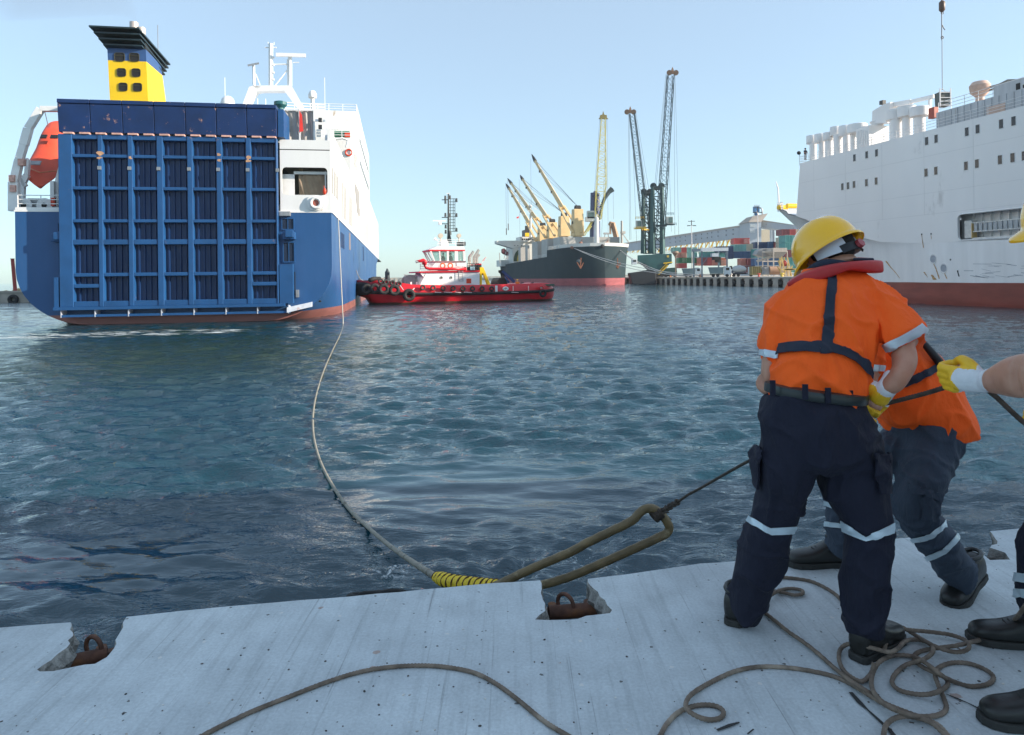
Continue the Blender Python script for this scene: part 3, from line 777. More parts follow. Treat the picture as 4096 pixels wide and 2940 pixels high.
# ramp foot, shelf with brackets
m = MB(); m.hexa([(-9.35, -1.1, 1.3), (8.75, -1.1, 1.3), (8.75, -.1, 1.3), (-9.35, -.1, 1.3), (-9.35, -1.1, 1.56), (8.75, -1.1, 1.56), (8.75, -.1, 1.56), (-9.35, -.1, 1.56)])
m.build('ramp_foot', FBLUE, fy)
m = MB(); m.box(-9.3, -8.97, -1.0, -.2, 1.56, 4.0); m.build('side_cheek', FBLUE, fy)
m = MB(); m.box(8.3, 9.4, -.9, -.2, 1.56, 4.9); m.build('side_cheek', FBLUE, fy)
m = MB(); m.box(-8.85, 9.15, -.95, 0, .72, .92); m.build('fender_shelf', FBLUE, fy)
m = MB(); m.hexa([(8.9, -1.05, .75), (10.9, -.55, 1.2), (10.9, 0, 1.2), (8.9, 0, .75), (8.9, -1.05, 1.2), (10.9, -.55, 1.62), (10.9, 0, 1.62), (8.9, 0, 1.2)]); m.build('shelf_end', mat('faded_blue_white', (.45, .5, .58), .6, stain=(.35, .15, .1), stain_amt=.1), fy)
for k in range(8):
    x = -8.85 + k * 2.55; m = MB(); m.prism([(x, -.98, .7), (x, 0, .7), (x, 0, 1.3), (x, -.98, 1.42)], (.07, 0, 0)); m.build('shelf_bracket', mat('faded_blue_white', (.45, .5, .58)), fy)
# guides beside the ramp: flat dark panels with the recess shade painted in
for nm, r_ in (('guide_shade_panel', (1130, 876, 1174, 916)), ('guide_shade_panel', (1136, 971, 1176, 1046)), ('guide_shade_panel', (236, 895, 262, 925)), ('guide_shade_panel', (240, 985, 270, 1092))):
    x0, x1, z0, z1 = px_rect(FY, *r_, 0)
    m = MB(); m.box(x0, x1, -.06, -.01, z0, z1); m.build(nm, mat('recess_shade_blue', (.006, .02, .05), .6), fy)
    m = MB()
    for bx in ((x0 - .08, x0), (x1, x1 + .08)): m.box(bx[0], bx[1], -.12, -.0, z0 - .08, z1 + .08)
    m.box(x0, x1, -.12, 0, z1, z1 + .09); m.box(x0, x1, -.12, 0, z0 - .09, z0)
    if x0 > 0: m.box((x0 + x1) / 2 - .03, (x0 + x1) / 2 + .03, -.11, -.06, z0, z1)
    m.build('guide_frame', FBLUE, fy)
x0, x1, z0, z1 = px_rect(FY, 1165, 1088, 1182, 1180, 0); m = MB(); m.box(x0, x1, -.2, -.02, z0, z1); m.build('guide_shade_panel', mat('recess_shade_blue', (.006, .02, .05)), fy)
for r_ in ((1132, 922, 1182, 958), (211, 930, 262, 968)):
    x0, x1, z0, z1 = px_rect(FY, *r_, -.4); m = MB(); m.box(x0, x1, -.75, -.02, z0, z1 - .15); m.box(x0 + .25, x1 - .1, -.95, -.75, z0 + .15, z1); m.build('locking_cleat', FBLUE, fy, bevel=.06)
m = MB(); q = FY.at(1140, 850); m.box(q.x - .45, q.x + .5, -.4, 0, 9.1, 9.5); m.build('locking_cleat', STEEL, fy, bevel=.04)
m = MB(); q = FY.at(1191, 1175); m.box(q.x - .12, q.x + .12, -.3, 0, q.z - .3, q.z + .35); m.build('bumper', STEEL, fy)
m = MB(); q = FY.at(1280, 1205); m.ball((q.x, -.02, q.z), .13, .06, .09, 10); m.build('drain', DARK, fy)
# funnel
fA = [FY.at(448, 440, 14), FY.at(603, 440, 14), FY.at(583, 196, 14), FY.at(428, 193, 14)]
zt_, zb_ = 27.6, 17.0
band = FY.at(570, 246, 14).z
bs = FY.side(672, 316, -6.95)
fl, fr_ = -10.45, -6.80
m = MB(); m.hexa([(fl, 14, zb_), (fr_, 14, zb_), (fr_, 21.6, zb_), (fl, 21.6, zb_), (fl - .38, 14, zt_), (fr_ - .35, 14, zt_), (fr_ - .35, 18.6, zt_ - .2), (fl - .38, 18.6, zt_ - .2)])
FUN = NT('funnel_yellow_and_blue'); tc = FUN.n('TexCoord'); sp = FUN.n('SeparateXYZ'); FUN.l(tc.outputs['Object'], sp.inputs[0])
lim = FUN.math('ADD', sp.outputs[2], FUN.math('MULTIPLY', FUN.math('MAXIMUM', FUN.math('SUBTRACT', sp.outputs[1], 14.05), 0.0), -(bs.z - band) / (bs.y - 14)))
k_ = FUN.math('GREATER_THAN', lim, band)
nz = FUN.ramp(FUN.noise(FUN.coord(), .5, 4), [(.3, .9), (.7, 1.08)])
FUN.base(FUN.mix(1.0, FUN.mix(k_, lin((238, 196, 12)), lin((52, 84, 132))), nz, 'MULTIPLY')); FUN.rough(.4)
fun = m.build('funnel', FUN.m, fy)
for x0, y0, x1, y1 in ((458, 212, 498, 244), (518, 213, 556, 245), (468, 274, 503, 305), (527, 275, 561, 306), (475, 332, 509, 363), (532, 333, 567, 364)):
    a, b = FY.at(x0, y1, 13.95), FY.at(x1, y0, 13.95)
    m = MB(); m.prism(rrect(a.x, b.x, a.z, b.z, .22, 4, 13.97), (0, .02, 0)); w_ = m.build('funnel_opening', DARK, fun)
    m = MB(); P = rrect(a.x, b.x, a.z, b.z, .22, 4, 13.95); m.tube(P, .035, 5, True); m.box(a.x, b.x, 13.93, 13.96, (a.z + b.z) / 2 + .12, (a.z + b.z) / 2 + .17); m.build('opening_rim', mat('dark_olive', (.05, .045, .02)), fun)
LOUV = mat('louvre_black_green', (.012, .028, .034), .4)
for k in range(4):
    dz = -.46 * k; ov = .95 - .28 * k
    zc = 28.75 + dz
    p8 = []
    for z_ in (0, .16):
        p8 += [(fl - .45 - ov, 13.6 - ov * 1.4, zc + z_ + .35), (fr_ - .55 + ov * .15, 13.6 - ov * 1.4, zc + z_ + .35), (fr_ - .3 + ov * .4, 20.4 - k * .25, zc + z_ - .8), (fl - .4 - ov * .5, 20.4 - k * .25, zc + z_ - .8)]
    m = MB(); m.hexa(p8); m.build('funnel_louvre', LOUV, fun)
m = MB(); m.hexa([(fl - .3, 14.1, zt_), (fr_ - .4, 14.1, zt_), (fr_ - .4, 18.4, zt_ - .3), (fl - .3, 18.4, zt_ - .3), (fl - .3, 14.3, 29.0), (fr_ - .5, 14.3, 29.0), (fr_ - .5, 18.4, 28.2), (fl - .3, 18.4, 28.2)]); m.build('funnel_core', DARK, fun)
for px, py in ((536, 90), (565, 112)):
    q = FY.at(px, py, 15); m = MB(); m.lathe((q.x, q.y, 27), [(.42, 0), (.42, q.z - 27), (.34, q.z - 27), (.34, q.z - 27.5)], 16); m.build('exhaust_pipe', mat('heat_stained_steel', (.55, .48, .44), .4, .3), fun, smooth=40)
m = MB(); q = FY.at(632, 200, 18); q2 = FY.at(628, 100, 18); m.tube([(q.x, 18, 24), (q.x, 18, q2.z)], .04, 5); m.build('whip_antenna', STEEL, fy)
# signal mast arch and radars
T = 50
def A_(x, y, t=T): return FY.at(x, y, t)
m = MB()
def plate(pts, t0=T, d=1.6): m.prism([A_(x, y, t0) for x, y in pts], (0, d, 0))
plate([(968, 422), (996, 348), (1012, 342), (1045, 345), (1030, 362), (1010, 395), (992, 424)]); plate([(1012, 342), (1165, 342), (1168, 368), (1145, 362), (1050, 362), (1030, 366)])
plate([(1165, 342), (1172, 352), (1222, 442), (1198, 442), (1138, 364), (1150, 355)]); m.build('mast_arch', CLEANW, fy)
m = MB()
for a, b, r_ in (((1083, 345), (1083, 175), .42), ((1160, 345), (1160, 228), .38), ((1016, 342), (1014, 262), .26), ((1090, 258), (1150, 257), .14), ((1098, 345), (1148, 282), .12), ((1040, 340), (1022, 296), .1), ((1172, 250), (1196, 250), .1), ((1060, 190), (1106, 190), .12), ((1072, 178), (1072, 168), .06), ((1096, 180), (1096, 168), .06), ((1152, 345), (1150, 238), .12)):
    m.tube([A_(*a, T + .8), A_(*b, T + .8)], r_ * .82, 8)
for y in (230, 260, 290, 318): m.cbox(A_(1094, y, T + .6), .3, .3, .25)
m.build('mast', CLEANW, fy)
m = MB(); a, b = A_(1104, 219, T + .3), A_(1223, 222, T + .3); m.beam(a, b, .3, .55); m.build('radar_scanner', CLEANW, fy)
m = MB(); a, b = A_(991, 262, T + .3), A_(1036, 253, T + .3); m.beam(a, b, .22, .25); m.build('radar_scanner', STEEL, fy)
for (px, py, r_, t_) in ((911, 412, 1.0, 40), (1250, 378, .62, 44)):
    q = A_(px, py, t_); m = MB(); m.lathe((q.x, q.y, q.z - r_ * .8), [(.3, -.2), (r_, 0), (r_, r_ * .7), (r_ * .8, r_ * 1.35), (r_ * .45, r_ * 1.7), (.02, r_ * 1.8)], 18)
    m.cyl((q.x, q.y, 15.6), (q.x, q.y, q.z - r_ * .8), .3, .3, 8); m.build('radome', CLEANW, fy, smooth=50)
m = MB(); q = A_(1122, 425, 8); m.lathe((q.x, q.y, 15.7), [(.35, 0), (.35, q.z - 15.9), (.62, q.z - 15.6), (.62, q.z - 15.3), (.3, q.z - 15.2)], 12); m.build('ventilator', mat('teal_vent', (.02, .12, .13), .5), fy, smooth=30)
for px, y0, y1 in ((1300, 400, 310), (901, 400, 310)):
    m = MB(); a = A_(px, 460, 40); b = A_(px - 2, y1, 40); m.tube([a, b], .045, 5); m.build('whip_antenna', CLEANW, fy)
m = MB(); m.rail([FY.at(1110, 442, 20), FY.at(1300, 450, 28)], 1.0, 1.5, .04); m.build('deck_rail', CLEANW, fy)
m = MB()
for x in (-3, -1.8): m.tube([(x, 50, 29), (x, 50, 32)], .04, 4)
m.build('halyard', CLEANW, fy)
# port quarter: open mooring deck, davits and lifeboat
m = MB(); m.box(-12.58, -8.9, .0, .15, 9.58, 9.8); m.box(-12.58, -12.4, .15, 20, 9.58, 9.8); m.build('deck_coaming', CLEANW, fy)
m = MB(); m.rail([(-12.45, .15, 9.75), (-9.0, .15, 9.75)], 1.05, 1.4, .04); m.build('deck_rail', CLEANW, fy)
DAV = [(57, 845), (57, 730), (78, 640), (96, 580), (114, 515), (163, 436)]
m = MB()
P = [FY.at(x, y, 1.0) for x, y in DAV]
for a, b, w in zip(P, P[1:], (.75, .6, .55, .62, .55)): m.beam(a, b, .5, w)
q = FY.at(250, 436, 1.0); m.beam(P[-1], (-8.7, 1.0, q.z), .5, .42); m.build('davit', CLEANW, fy, bevel=.03)
for a, b, w in (((84, 845), (88, 740), .5), ((88, 740), (108, 700), .45), ((108, 700), (112, 640), .3), ((86, 640), (112, 640), .3), ((212, 845), (212, 725), .3), ((70, 690), (104, 745), .25)): m = MB(); m.beam(FY.at(*a, 2.2), FY.at(*b, 2.2), .35, w); m.build('davit_brace', CLEANW, fy)
m = MB(); m.prism([FY.at(x, y, 2.5) for x, y in ((218, 845), (220, 720), (250, 600), (258, 600), (258, 845))], (0, .3, 0)); m.build('davit_plate', CLEANW, fy)
for (x, y) in ((100, 822), (182, 822)):
    m = MB(); q = FY.at(x, y, 1.6); m.lathe((q.x, q.y - .2, q.z), [(.62, 0), (.62, .12), (.25, .13), (.25, .9), (.62, .92), (.62, 1.04)], 18, (0, 1, 0)); m.build('winch_drum', CLEANW, fy, smooth=30)
    m = MB(); m.cyl((q.x, q.y - .3, q.z), (q.x, q.y - .1, q.z), .2, .2, 12); m.build('winch_hub', DARK, fy)
m = MB(); q = FY.at(136, 822, 2); m.box(q.x - .45, q.x + .45, 1.9, 2.5, q.z - .5, q.z + .6); m.build('control_cabinet', STEEL, fy)
for x, y in ((52, 715), (56, 755), (88, 650)):
    m = MB(); q = FY.at(x, y, .8); m.cbox(q, .42, .5, .55); m.build('davit_sheave', HPAD, fy)
m = MB(); m.cbox(FY.at(214, 808, 1.2), .3, .3, .7); m.build('fire_box', REDP, fy)
lb = thing_f('lifeboat', 'orange enclosed lifeboat hanging nose down in the white davit on the ferry', 'lifeboat', FY)
TR = [(190, 497, 250, 500, 7.0, .9), (176, 520, 253, 524, 6.6, 1.25), (164, 548, 254, 560, 6.1, 1.35), (152, 582, 250, 600, 5.4, 1.35), (130, 622, 248, 640, 4.7, 1.4), (108, 655, 244, 672, 4.0, 1.35), (105, 680, 236, 696, 3.4, 1.2), (116, 704, 218, 714, 2.9, .95), (138, 728, 192, 732, 2.4, .6), (158, 750, 168, 752, 2.1, .15)]
v = []; f = []; n = 20
for x0, y0, x1, y1, t_, d in TR:
    a, b = FY.at(x0, y0, t_), FY.at(x1, y1, t_); c = (a + b) / 2; w = (b - a) / 2; dp = Vector((0, .8, .55)).normalized()
    for k in range(n):
        u = 2 * math.pi * k / n; cu, su = math.cos(u), math.sin(u)
        v.append(c + w * (abs(cu) ** .85 * (1 if cu > 0 else -1)) + dp * d * (abs(su) ** .8 * (1 if su > 0 else -1)))
m_ = len(TR)
f = [(i * n + k, i * n + (k + 1) % n, (i + 1) * n + (k + 1) % n, (i + 1) * n + k) for i in range(m_ - 1) for k in range(n)] + [tuple(range(n)), tuple(range((m_ - 1) * n, m_ * n))]
m = MB().add(v, f); m.build('boat_hull', mat('lifeboat_orange', lin((206, 78, 52)), .5, var=.12, scale=.7), lb, smooth=50)
def on_boat(x, y, d, w, h, mt, nm):
    m = MB(); q = FY.at(x, y, d); m.cbox(q, w, .1, h, M=Matrix.Rotation(R(-35), 3, 'X')); m.build(nm, mt, lb)
on_boat(175, 546, 4.75, .5, .4, GLASS, 'cabin_window'); on_boat(217, 547, 4.72, .6, .4, GLASS, 'cabin_window')
on_boat(143, 652, 2.85, .8, .45, STEEL, 'hatch')
m = MB(); m.tube([FY.at(105, 668, 3.2), FY.at(160, 690, 2.2), FY.at(238, 682, 3.0)], .06, 6); m.build('grab_line', mat('lifeboat_orange'.replace('orange', 'trim'), (.6, .2, .1)), lb)
m = MB(); m.tube([FY.at(178, 440, 1.2), FY.at(192, 500, 4)], .03, 5); m.build('fall_wire', STEEL, lb)
# ================================================================= THE RED TUG
FT = Fr(-17.9, 92.7, 19.4)
def Tq(zx, zy, t=0.0): return FT.at(1400 + zx / 2.52, 700 + zy / 2.52, t)
TRED = lin((205, 26, 40))
t = NT('tug_red_hull'); tc = t.n('TexCoord'); sp = t.n('SeparateXYZ'); t.l(tc.outputs['Object'], sp.inputs[0])
n1 = t.noise(t.coord((.5, .5, .5)), 1.0, 5); nz = t.ramp(n1, [(.3, .8), (.7, 1.15)])
slime = t.math('LESS_THAN', t.math('ADD', sp.outputs[2], t.math('MULTIPLY', n1, .3)), .42)
t.base(t.mix(slime, t.mix(1.0, TRED, nz, 'MULTIPLY'), (.10, .045, .03))); t.rough(.35); TUGH = t.m
TUGR = mat('tug_red_paint', TRED, .35, var=.08)
tg = thing_f('tugboat', 'red and white harbour tug with black tyre fenders pushing at the ferrys side', 'tugboat', FT)
YC = 4.6
st = []
for zx, hb, zdk, zf, zb in ((105, .9, 3.4, 1.75, 1.3), (150, 2.0, 3.42, 1.72, 1.1), (215, 3.1, 3.4, 1.66, .8), (262, 3.5, 3.35, 1.64, -.2), (340, 4.0, 3.3, 1.6, -1.2), (470, 4.45, 3.1, 1.5, -2), (640, 4.6, 2.7, 1.4, -2), (900, 4.6, 2.55, 1.3, -2), (1300, 4.6, 2.5, 1.28, -2), (1700, 4.6, 2.55, 1.32, -2), (1900, 4.4, 2.62, 1.38, -1.8), (2000, 4.0, 2.66, 1.44, -1.2), (2070, 3.2, 2.5, 1.5, -.6), (2105, 2.6, 2.1, 1.55, -.3), (2138, 1.6, 1.95, 1.58, .1)):
    st.append((Tq(zx, 1200).x, hb, zdk, zf, zb))
def tug_strip(zfun, ofun, cap=True):
    rows = []
    for s_ in st: rows.append([(s_[0], YC - w, z) for w, z in zfun(s_)] + [(s_[0], YC + w, z) for w, z in zfun(s_)[::-1]])
    v = [p for r_ in rows for p in r_]; n = len(rows[0])
    f = [(i * n + k, i * n + (k + 1) % n, (i + 1) * n + (k + 1) % n, (i + 1) * n + k) for i in range(len(rows) - 1) for k in range(n)]
    f += [tuple(range(n)), tuple(range((len(rows) - 1) * n, len(rows) * n))]
    return MB().add(v, f)
tug_strip(lambda s_: [(s_[1] * .97, s_[3]), (s_[1] * .94, s_[3] - (s_[3] - s_[4]) * .25), (max(.2, s_[1] * .84), s_[3] - (s_[3] - s_[4]) * .6), (max(.1, s_[1] * .5), s_[4])], 0).build('hull', TUGH, tg, smooth=40)
tug_strip(lambda s_: [(max(.4, s_[1] - .55), s_[2]), (s_[1] - .06, s_[3] + .12), (s_[1] - .1, s_[3] - .05)], 0).build('bulwark', TUGR, tg, smooth=40)
tug_strip(lambda s_: [(s_[1] - .2, s_[3] + .26), (s_[1] + .16, s_[3] + .18), (s_[1] + .2, s_[3]), (s_[1] + .1, s_[3] - .16), (s_[1] - .2, s_[3] - .2)], 0).build('rubber_belt', BLACK, tg, smooth=30)
m = MB(); x0 = Tq(105, 1150).x; m.lathe((x0 + 2.6, YC, 1.2), [(2.2, 0), (3.0, .15), (3.1, .9), (3.0, 1.7), (2.4, 2.0)], 28); m.build('bow_fender', BLACK, tg, smooth=40)
def tyre(zx, zy, r, t, R2=None):
    q = Tq(zx, zy, t); r_ = r / 2.52 * .0355
    m = MB(); m.ring((q.x, q.y, q.z), r_ * .70, r_ * .32, (0, 1, 0), 20, 8); m.build('tyre', BLACK if r > 35 else mat('worn_tyre', (.05, .045, .042), .8, var=.3), tg, smooth=True)
for zx, zy, r in ((170, 1150, 52), (250, 1145, 50), (340, 1150, 52), (447, 1160, 54)): tyre(zx, zy, r, -.45 + max(0, (340 - zx)) * .010)
tyre(595, 1210, 62, -.5)
for zx, zy in ((310, 1070), (365, 1080), (430, 1087), (495, 1097)): tyre(zx, zy, 27, .9 - (zx - 310) * .002)
for zx, zy in ((735, 1135), (838, 1138), (940, 1140), (1040, 1142), (1140, 1145), (1235, 1146), (1332, 1146), (1428, 1147)): tyre(zx, zy, 28, -.1)
tyre(1945, 1192, 42, -.4)
# deckhouse, bridge deck, wheelhouse
def tprism(pts, t0, t1): return MB().prism([Tq(x, y, t0) for x, y in pts], (0, t1 - t0, 0))
tprism([(705, 1108), (772, 975), (1307, 965), (1307, 1115)], .9, 8.3).build('deckhouse', CLEANW, tg, bevel=.04)
tprism([(700, 972), (1310, 962), (1310, 978), (700, 985)], .7, 8.5).build('bridge_deck', TUGR, tg)
tprism([(705, 985), (770, 983), (735, 1025)], .9, 1.1).build('deck_bracket', CLEANW, tg)
tprism([(860, 880), (1165, 880), (1170, 965), (800, 965)], 2.6, 6.6).build('upper_house', CLEANW, tg, bevel=.03)
# wheelhouse: tapered frame with glazed panes
wt0, wt1 = 2.2, 7.0
lo = [Tq(852, 882, wt0 + .3), Tq(1165, 882, wt0 + .3)]; hi = [Tq(803, 752, wt0), Tq(1158, 748, wt0)]
rf = [Tq(885, 718, wt0 + .5), Tq(1140, 722, wt0 + .5)]
def slab(a, b, c, d, t0, t1, inset=.3):
    return MB().hexa([(a.x, t0 + inset, a.z), (b.x, t0 + inset, b.z), (b.x, t1 - inset, b.z), (a.x, t1 - inset, a.z), (c.x, t0, c.z), (d.x, t0, d.z), (d.x, t1, d.z), (c.x, t1, c.z)])
zl = lo[0].z; zh = hi[0].z
slab(lo[0], lo[1], Vector((Tq(846, 870).x, 0, zl + .22)), Vector((lo[1].x, 0, zl + .22)), wt0, wt1).build('wheelhouse_sill', CLEANW, tg)
slab(Vector((hi[0].x, 0, zh - .22)), Vector((hi[1].x, 0, zh - .2)), Vector((hi[0].x - .1, 0, zh)), Vector((hi[1].x + .05, 0, zh)), wt0, wt1, .0).build('wheelhouse_head', TUGR, tg)
slab(Vector((hi[0].x, 0, zh)), Vector((hi[1].x, 0, zh)), rf[0], rf[1], wt0, wt1, -.0).build('wheelhouse_roof', CLEANW, tg)
WG = NT('tug_green_glass'); WG.b.inputs['Base Color'].default_value = (.45, .62, .58, 1); WG.b.inputs['Transmission Weight'].default_value = .85; WG.b.inputs['Roughness'].default_value = .03; WG.b.inputs['IOR'].default_value = 1.02
def tin(zx, top): # x on the leaning wheelhouse side
    return Tq(zx, 760 if top else 875, wt0 + (0 if top else .3))
for a, b in (((806, 848), (824, 858)), ((895, 905), (910, 918)), ((975, 978), (997, 997)), ((1055, 1056), (1090, 1090)), ((1140, 1143), (1162, 1165))):
    A0, A1, B0, B1 = tin(a[0], True), tin(a[1], False), tin(b[0], True), tin(b[1], False)
    for yy in (wt0, wt1 - .12):
        m = MB(); s_ = .3 if yy == wt0 else -.3
        m.hexa([(A1.x, yy + s_, zl + .2), (B1.x, yy + s_, zl + .2), (B1.x, yy + s_ + .12, zl + .2), (A1.x, yy + s_ + .12, zl + .2), (A0.x, yy, zh - .2), (B0.x, yy, zh - .2), (B0.x, yy + .12, zh - .2), (A0.x, yy + .12, zh - .2)]); m.build('window_pillar', CLEANW, tg)
for xa, xb in ((hi[0].x, lo[0].x), (hi[1].x, lo[1].x)):
    for yy in (3.7, 5.3):
        m = MB(); m.beam((xb, yy, zl + .2), (xa, yy, zh - .2), .14); m.build('window_pillar', CLEANW, tg)
for a, b in (((824, 858), (895, 905)), ((910, 918), (975, 978)), ((997, 997), (1055, 1056)), ((1090, 1090), (1140, 1143))):
    A0, A1, B0, B1 = tin(a[0], True), tin(a[1], False), tin(b[0], True), tin(b[1], False)
    m = MB(); m.hexa([(A1.x, wt0 + .35, zl + .22), (B1.x, wt0 + .35, zl + .22), (B1.x, wt0 + .37, zl + .22), (A1.x, wt0 + .37, zl + .22), (A0.x, wt0 + .06, zh - .22), (B0.x, wt0 + .06, zh - .22), (B0.x, wt0 + .08, zh - .22), (A0.x, wt0 + .08, zh - .22)]); m.build('window_pane', WG.m, tg)
for zx in (940, 1015):
    q = Tq(zx, 850, 4.2); m = MB(); m.ball((q.x, 4.2, q.z), .35, .3, .6, 10); m.ball((q.x, 4.2, q.z + .8), .16, .16, .2, 10); m.build('helmsman_seat', DARK, tg, smooth=True)
for pts in (((838, 748), (885, 722), (905, 722), (862, 748)), ((905, 740), (935, 726), (970, 726), (965, 742))): tprism(pts, 2.35, 2.5).build('skylight', GLASS, tg)
# rails and buoys
m = MB(); m.rail([Tq(708, 968, .85), Tq(1175, 962, .85)], .98 + .0, 1.3, .035); m.build('bridge_rail', CLEANW, tg)
m = MB(); m.tube([Tq(708, 895, .85), Tq(708, 985, .85), Tq(740, 1025, .85)], .05, 6); m.build('rail_stay', CLEANW, tg)
m = MB(); m.tube([Tq(1100, 1072, .6), Tq(1097, 925, .6)], .045, 6); m.tube([Tq(1140, 1072, .6), Tq(1135, 925, .6)], .045, 6)
for y in range(940, 1070, 16): m.tube([Tq(1098, y, .6), Tq(1138, y, .6)], .03, 5)
m.build('ladder', STEEL, tg)
for zx in (935, 1012): m = MB(); q = Tq(zx, 914, .75); m.ring(q, .33, .10, (0, 1, 0), 20, 8); m.build('lifebuoy', mat('lifebuoy_orange', (.72, .16, .05), .5), tg, smooth=True)
m = MB(); q = Tq(1120, 903, .8); m.box(q.x - .7, q.x + .7, .7, 1.4, q.z - .25, q.z + .25); m.build('liferaft_box', CLEANW, tg, bevel=.06)
# fire monitor
m = MB(); m.tube([Tq(*p, .6) for p in ((1172, 948), (1000, 946), (800, 946), (772, 938), (757, 918), (752, 885))], [.2] * 6, 12); m.build('fire_main', TUGR, tg, smooth=True)
m = MB(); m.tube([Tq(*p, .6) for p in ((750, 905), (752, 870), (740, 862), (700, 868), (668, 870))], [.33, .36, .3, .2, .13], 12); m.build('fire_monitor', TUGR, tg, smooth=True)
m = MB(); m.tube([Tq(690, 872, .6), Tq(664, 876, .6)], [.16, .2], 10); m.build('monitor_nozzle', STEEL, tg)
# mast
MG = mat('mast_dark_green', (.02, .035, .04), .5)
m = MB(); m.tube([Tq(990, 690, 4.6), Tq(994, 600, 4.6), Tq(992, 190, 4.6)], [.24, .2, .12], 8); m.tube([Tq(1020, 690, 4.2), Tq(1002, 560, 4.4)], .1, 6); m.build('mast', MG, tg)
m = MB(); m.tube([Tq(972, 186, 4.6), Tq(1006, 186, 4.6)], .05, 6); m.build('antenna', CLEANW, tg)
m = MB()
for x in (1014, 1040, 1058): m.tube([Tq(x, 235, 4.6), Tq(x, 572, 4.6)], .05, 5)
for k in range(12): y = 240 + k * 30; m.tube([Tq(1000, y, 4.6), Tq(1060, y, 4.6)], .04, 5)
for y in (250, 428, 492): m.tube([Tq(925 if y != 492 else 890, y, 4.6), Tq(995, y, 4.6)], .07, 6)
m.build('mast_ladder', MG, tg)
for x, y in ((961, 228), (962, 270), (962, 402), (965, 520), (965, 572), (1074, 254), (1074, 404), (1074, 552), (1008, 225), (1008, 405), (1012, 585)):
    m = MB(); q = Tq(x, y, 4.6); m.cyl(q - Vector((0, 0, .28)), q + Vector((0, 0, .28)), .17, .14, 10); m.build('navigation_lamp', MG, tg, smooth=30)
m = MB(); m.beam(Tq(835, 460, 4.5), Tq(965, 463, 4.5), .12, .16); m.build('radar_scanner', CLEANW, tg)
m = MB(); q = Tq(905, 480, 4.5); m.cyl(q - Vector((0, 0, .3)), q + Vector((0, 0, .15)), .26, .2, 12); m.build('radar_gearbox', CLEANW, tg)
# roof gear
for x, y, r_ in ((912, 612, .34), (1097, 612, .3)):
    m = MB(); q = Tq(x, y, 3.4); m.cyl(q + Vector((0, -.3, 0)), q + Vector((0, .3, 0)), r_, r_, 14); m.tube([q, Vector((q.x, q.y, zh + .2))], .1, 6); m.build('searchlight', mat('beige_steel', (.55, .48, .38), .5), tg, smooth=30)
m = MB(); q = Tq(940, 690, 3.5); m.box(q.x - .5, q.x + .7, 3.2, 4.2, q.z - .35, q.z + .4); m.build('equipment_box', CLEANW, tg, bevel=.05)
m = MB(); q = Tq(1123, 694, 3.5); m.box(q.x - .55, q.x + .55, 3.0, 4.2, q.z - .3, q.z + .3); m.build('equipment_box', mat('mast_dark_green', (.02, .03, .03)), tg, bevel=.08)
m = MB(); m.rail([Tq(885, 712, 2.8), Tq(1150, 715, 2.8)], .9, 1.2, .03); m.build('roof_rail', CLEANW, tg)
m = MB(); m.tube([Tq(850, 640, 3.2), Tq(880, 660, 3.2)], [.25, .06], 10); m.build('loudhailer', CLEANW, tg)
# exhausts
for k, (x, tipx, tipy, t_) in enumerate(((1205, 1243, 768, 3.2), (1252, 1297, 752, 3.2), (1275, 1303, 800, 5.4))):
    m = MB(); m.tube([Tq(x, 925, t_), Tq(x, 830, t_), Tq(tipx, tipy, t_)], [.26, .25, .2], 12); m.build('exhaust_pipe', mat('polished_steel', (.6, .55, .48), .3, .7), tg, smooth=40)
tprism([(1180, 925), (1300, 922), (1300, 962), (1180, 962)], 1.0, 4.0).build('exhaust_casing', DARK, tg)
m = MB(); m.rail([Tq(1180, 962, .9), Tq(1300, 960, .9)], 1.0, .8, .04); m.build('casing_rail', MG, tg)
tprism([(1212, 925), (1258, 925), (1258, 958), (1212, 958)], .88, .95).build('notice_board', mat('pale_blue_board', (.35, .55, .62), .5), tg)
m = MB(); m.prism([Tq(*p, 1.0) for p in ((1310, 1110), (1310, 930), (1345, 930), (1418, 1110), (1385, 1110), (1340, 985), (1330, 1000), (1330, 1110))], (0, .4, 0)); m.build('towing_frame', YEL, tg)
tprism([(1305, 900), (1326, 900), (1326, 930), (1360, 1010), (1305, 1010)], 1.6, 6).build('funnel_casing', mat('mast_dark_green', (.02, .03, .03)), tg)
tprism([(1290, 893), (1326, 893), (1326, 905), (1290, 905)], 1.4, 6).build('casing_cap', TUGR, tg)
m = MB(); m.prism([Tq(*p, 3) for p in ((1332, 870), (1350, 866), (1376, 826), (1364, 832))], (0, .04, 0)); m.build('flag', mat('red_cloth', (.7, .04, .03)), tg)
m = MB(); m.tube([Tq(1325, 890, 3), Tq(1378, 824, 3)], .03, 5); m.build('flag_staff', CLEANW, tg)
tprism([(1174, 1044), (1222, 1044), (1222, 1092), (1174, 1092)], .8, .95).build('hose_box', REDP, tg)
tprism([(1165, 1025), (1265, 1020), (1265, 1100), (1165, 1105)], .84, .92).build('door_frame', CLEANW, tg)
for x in (923, 1020):
    m = MB(); q = Tq(x, 1034, .85); m.ring(q, .17, .04, (0, 1, 0), 16, 6); m.build('porthole_rim', STEEL, tg, smooth=True)
    m = MB(); m.cyl((q.x, q.y - .01, q.z), (q.x, q.y + .06, q.z), .16, .16, 14); m.build('porthole', mat('porthole_glass', (.12, .14, .10), .1), tg)
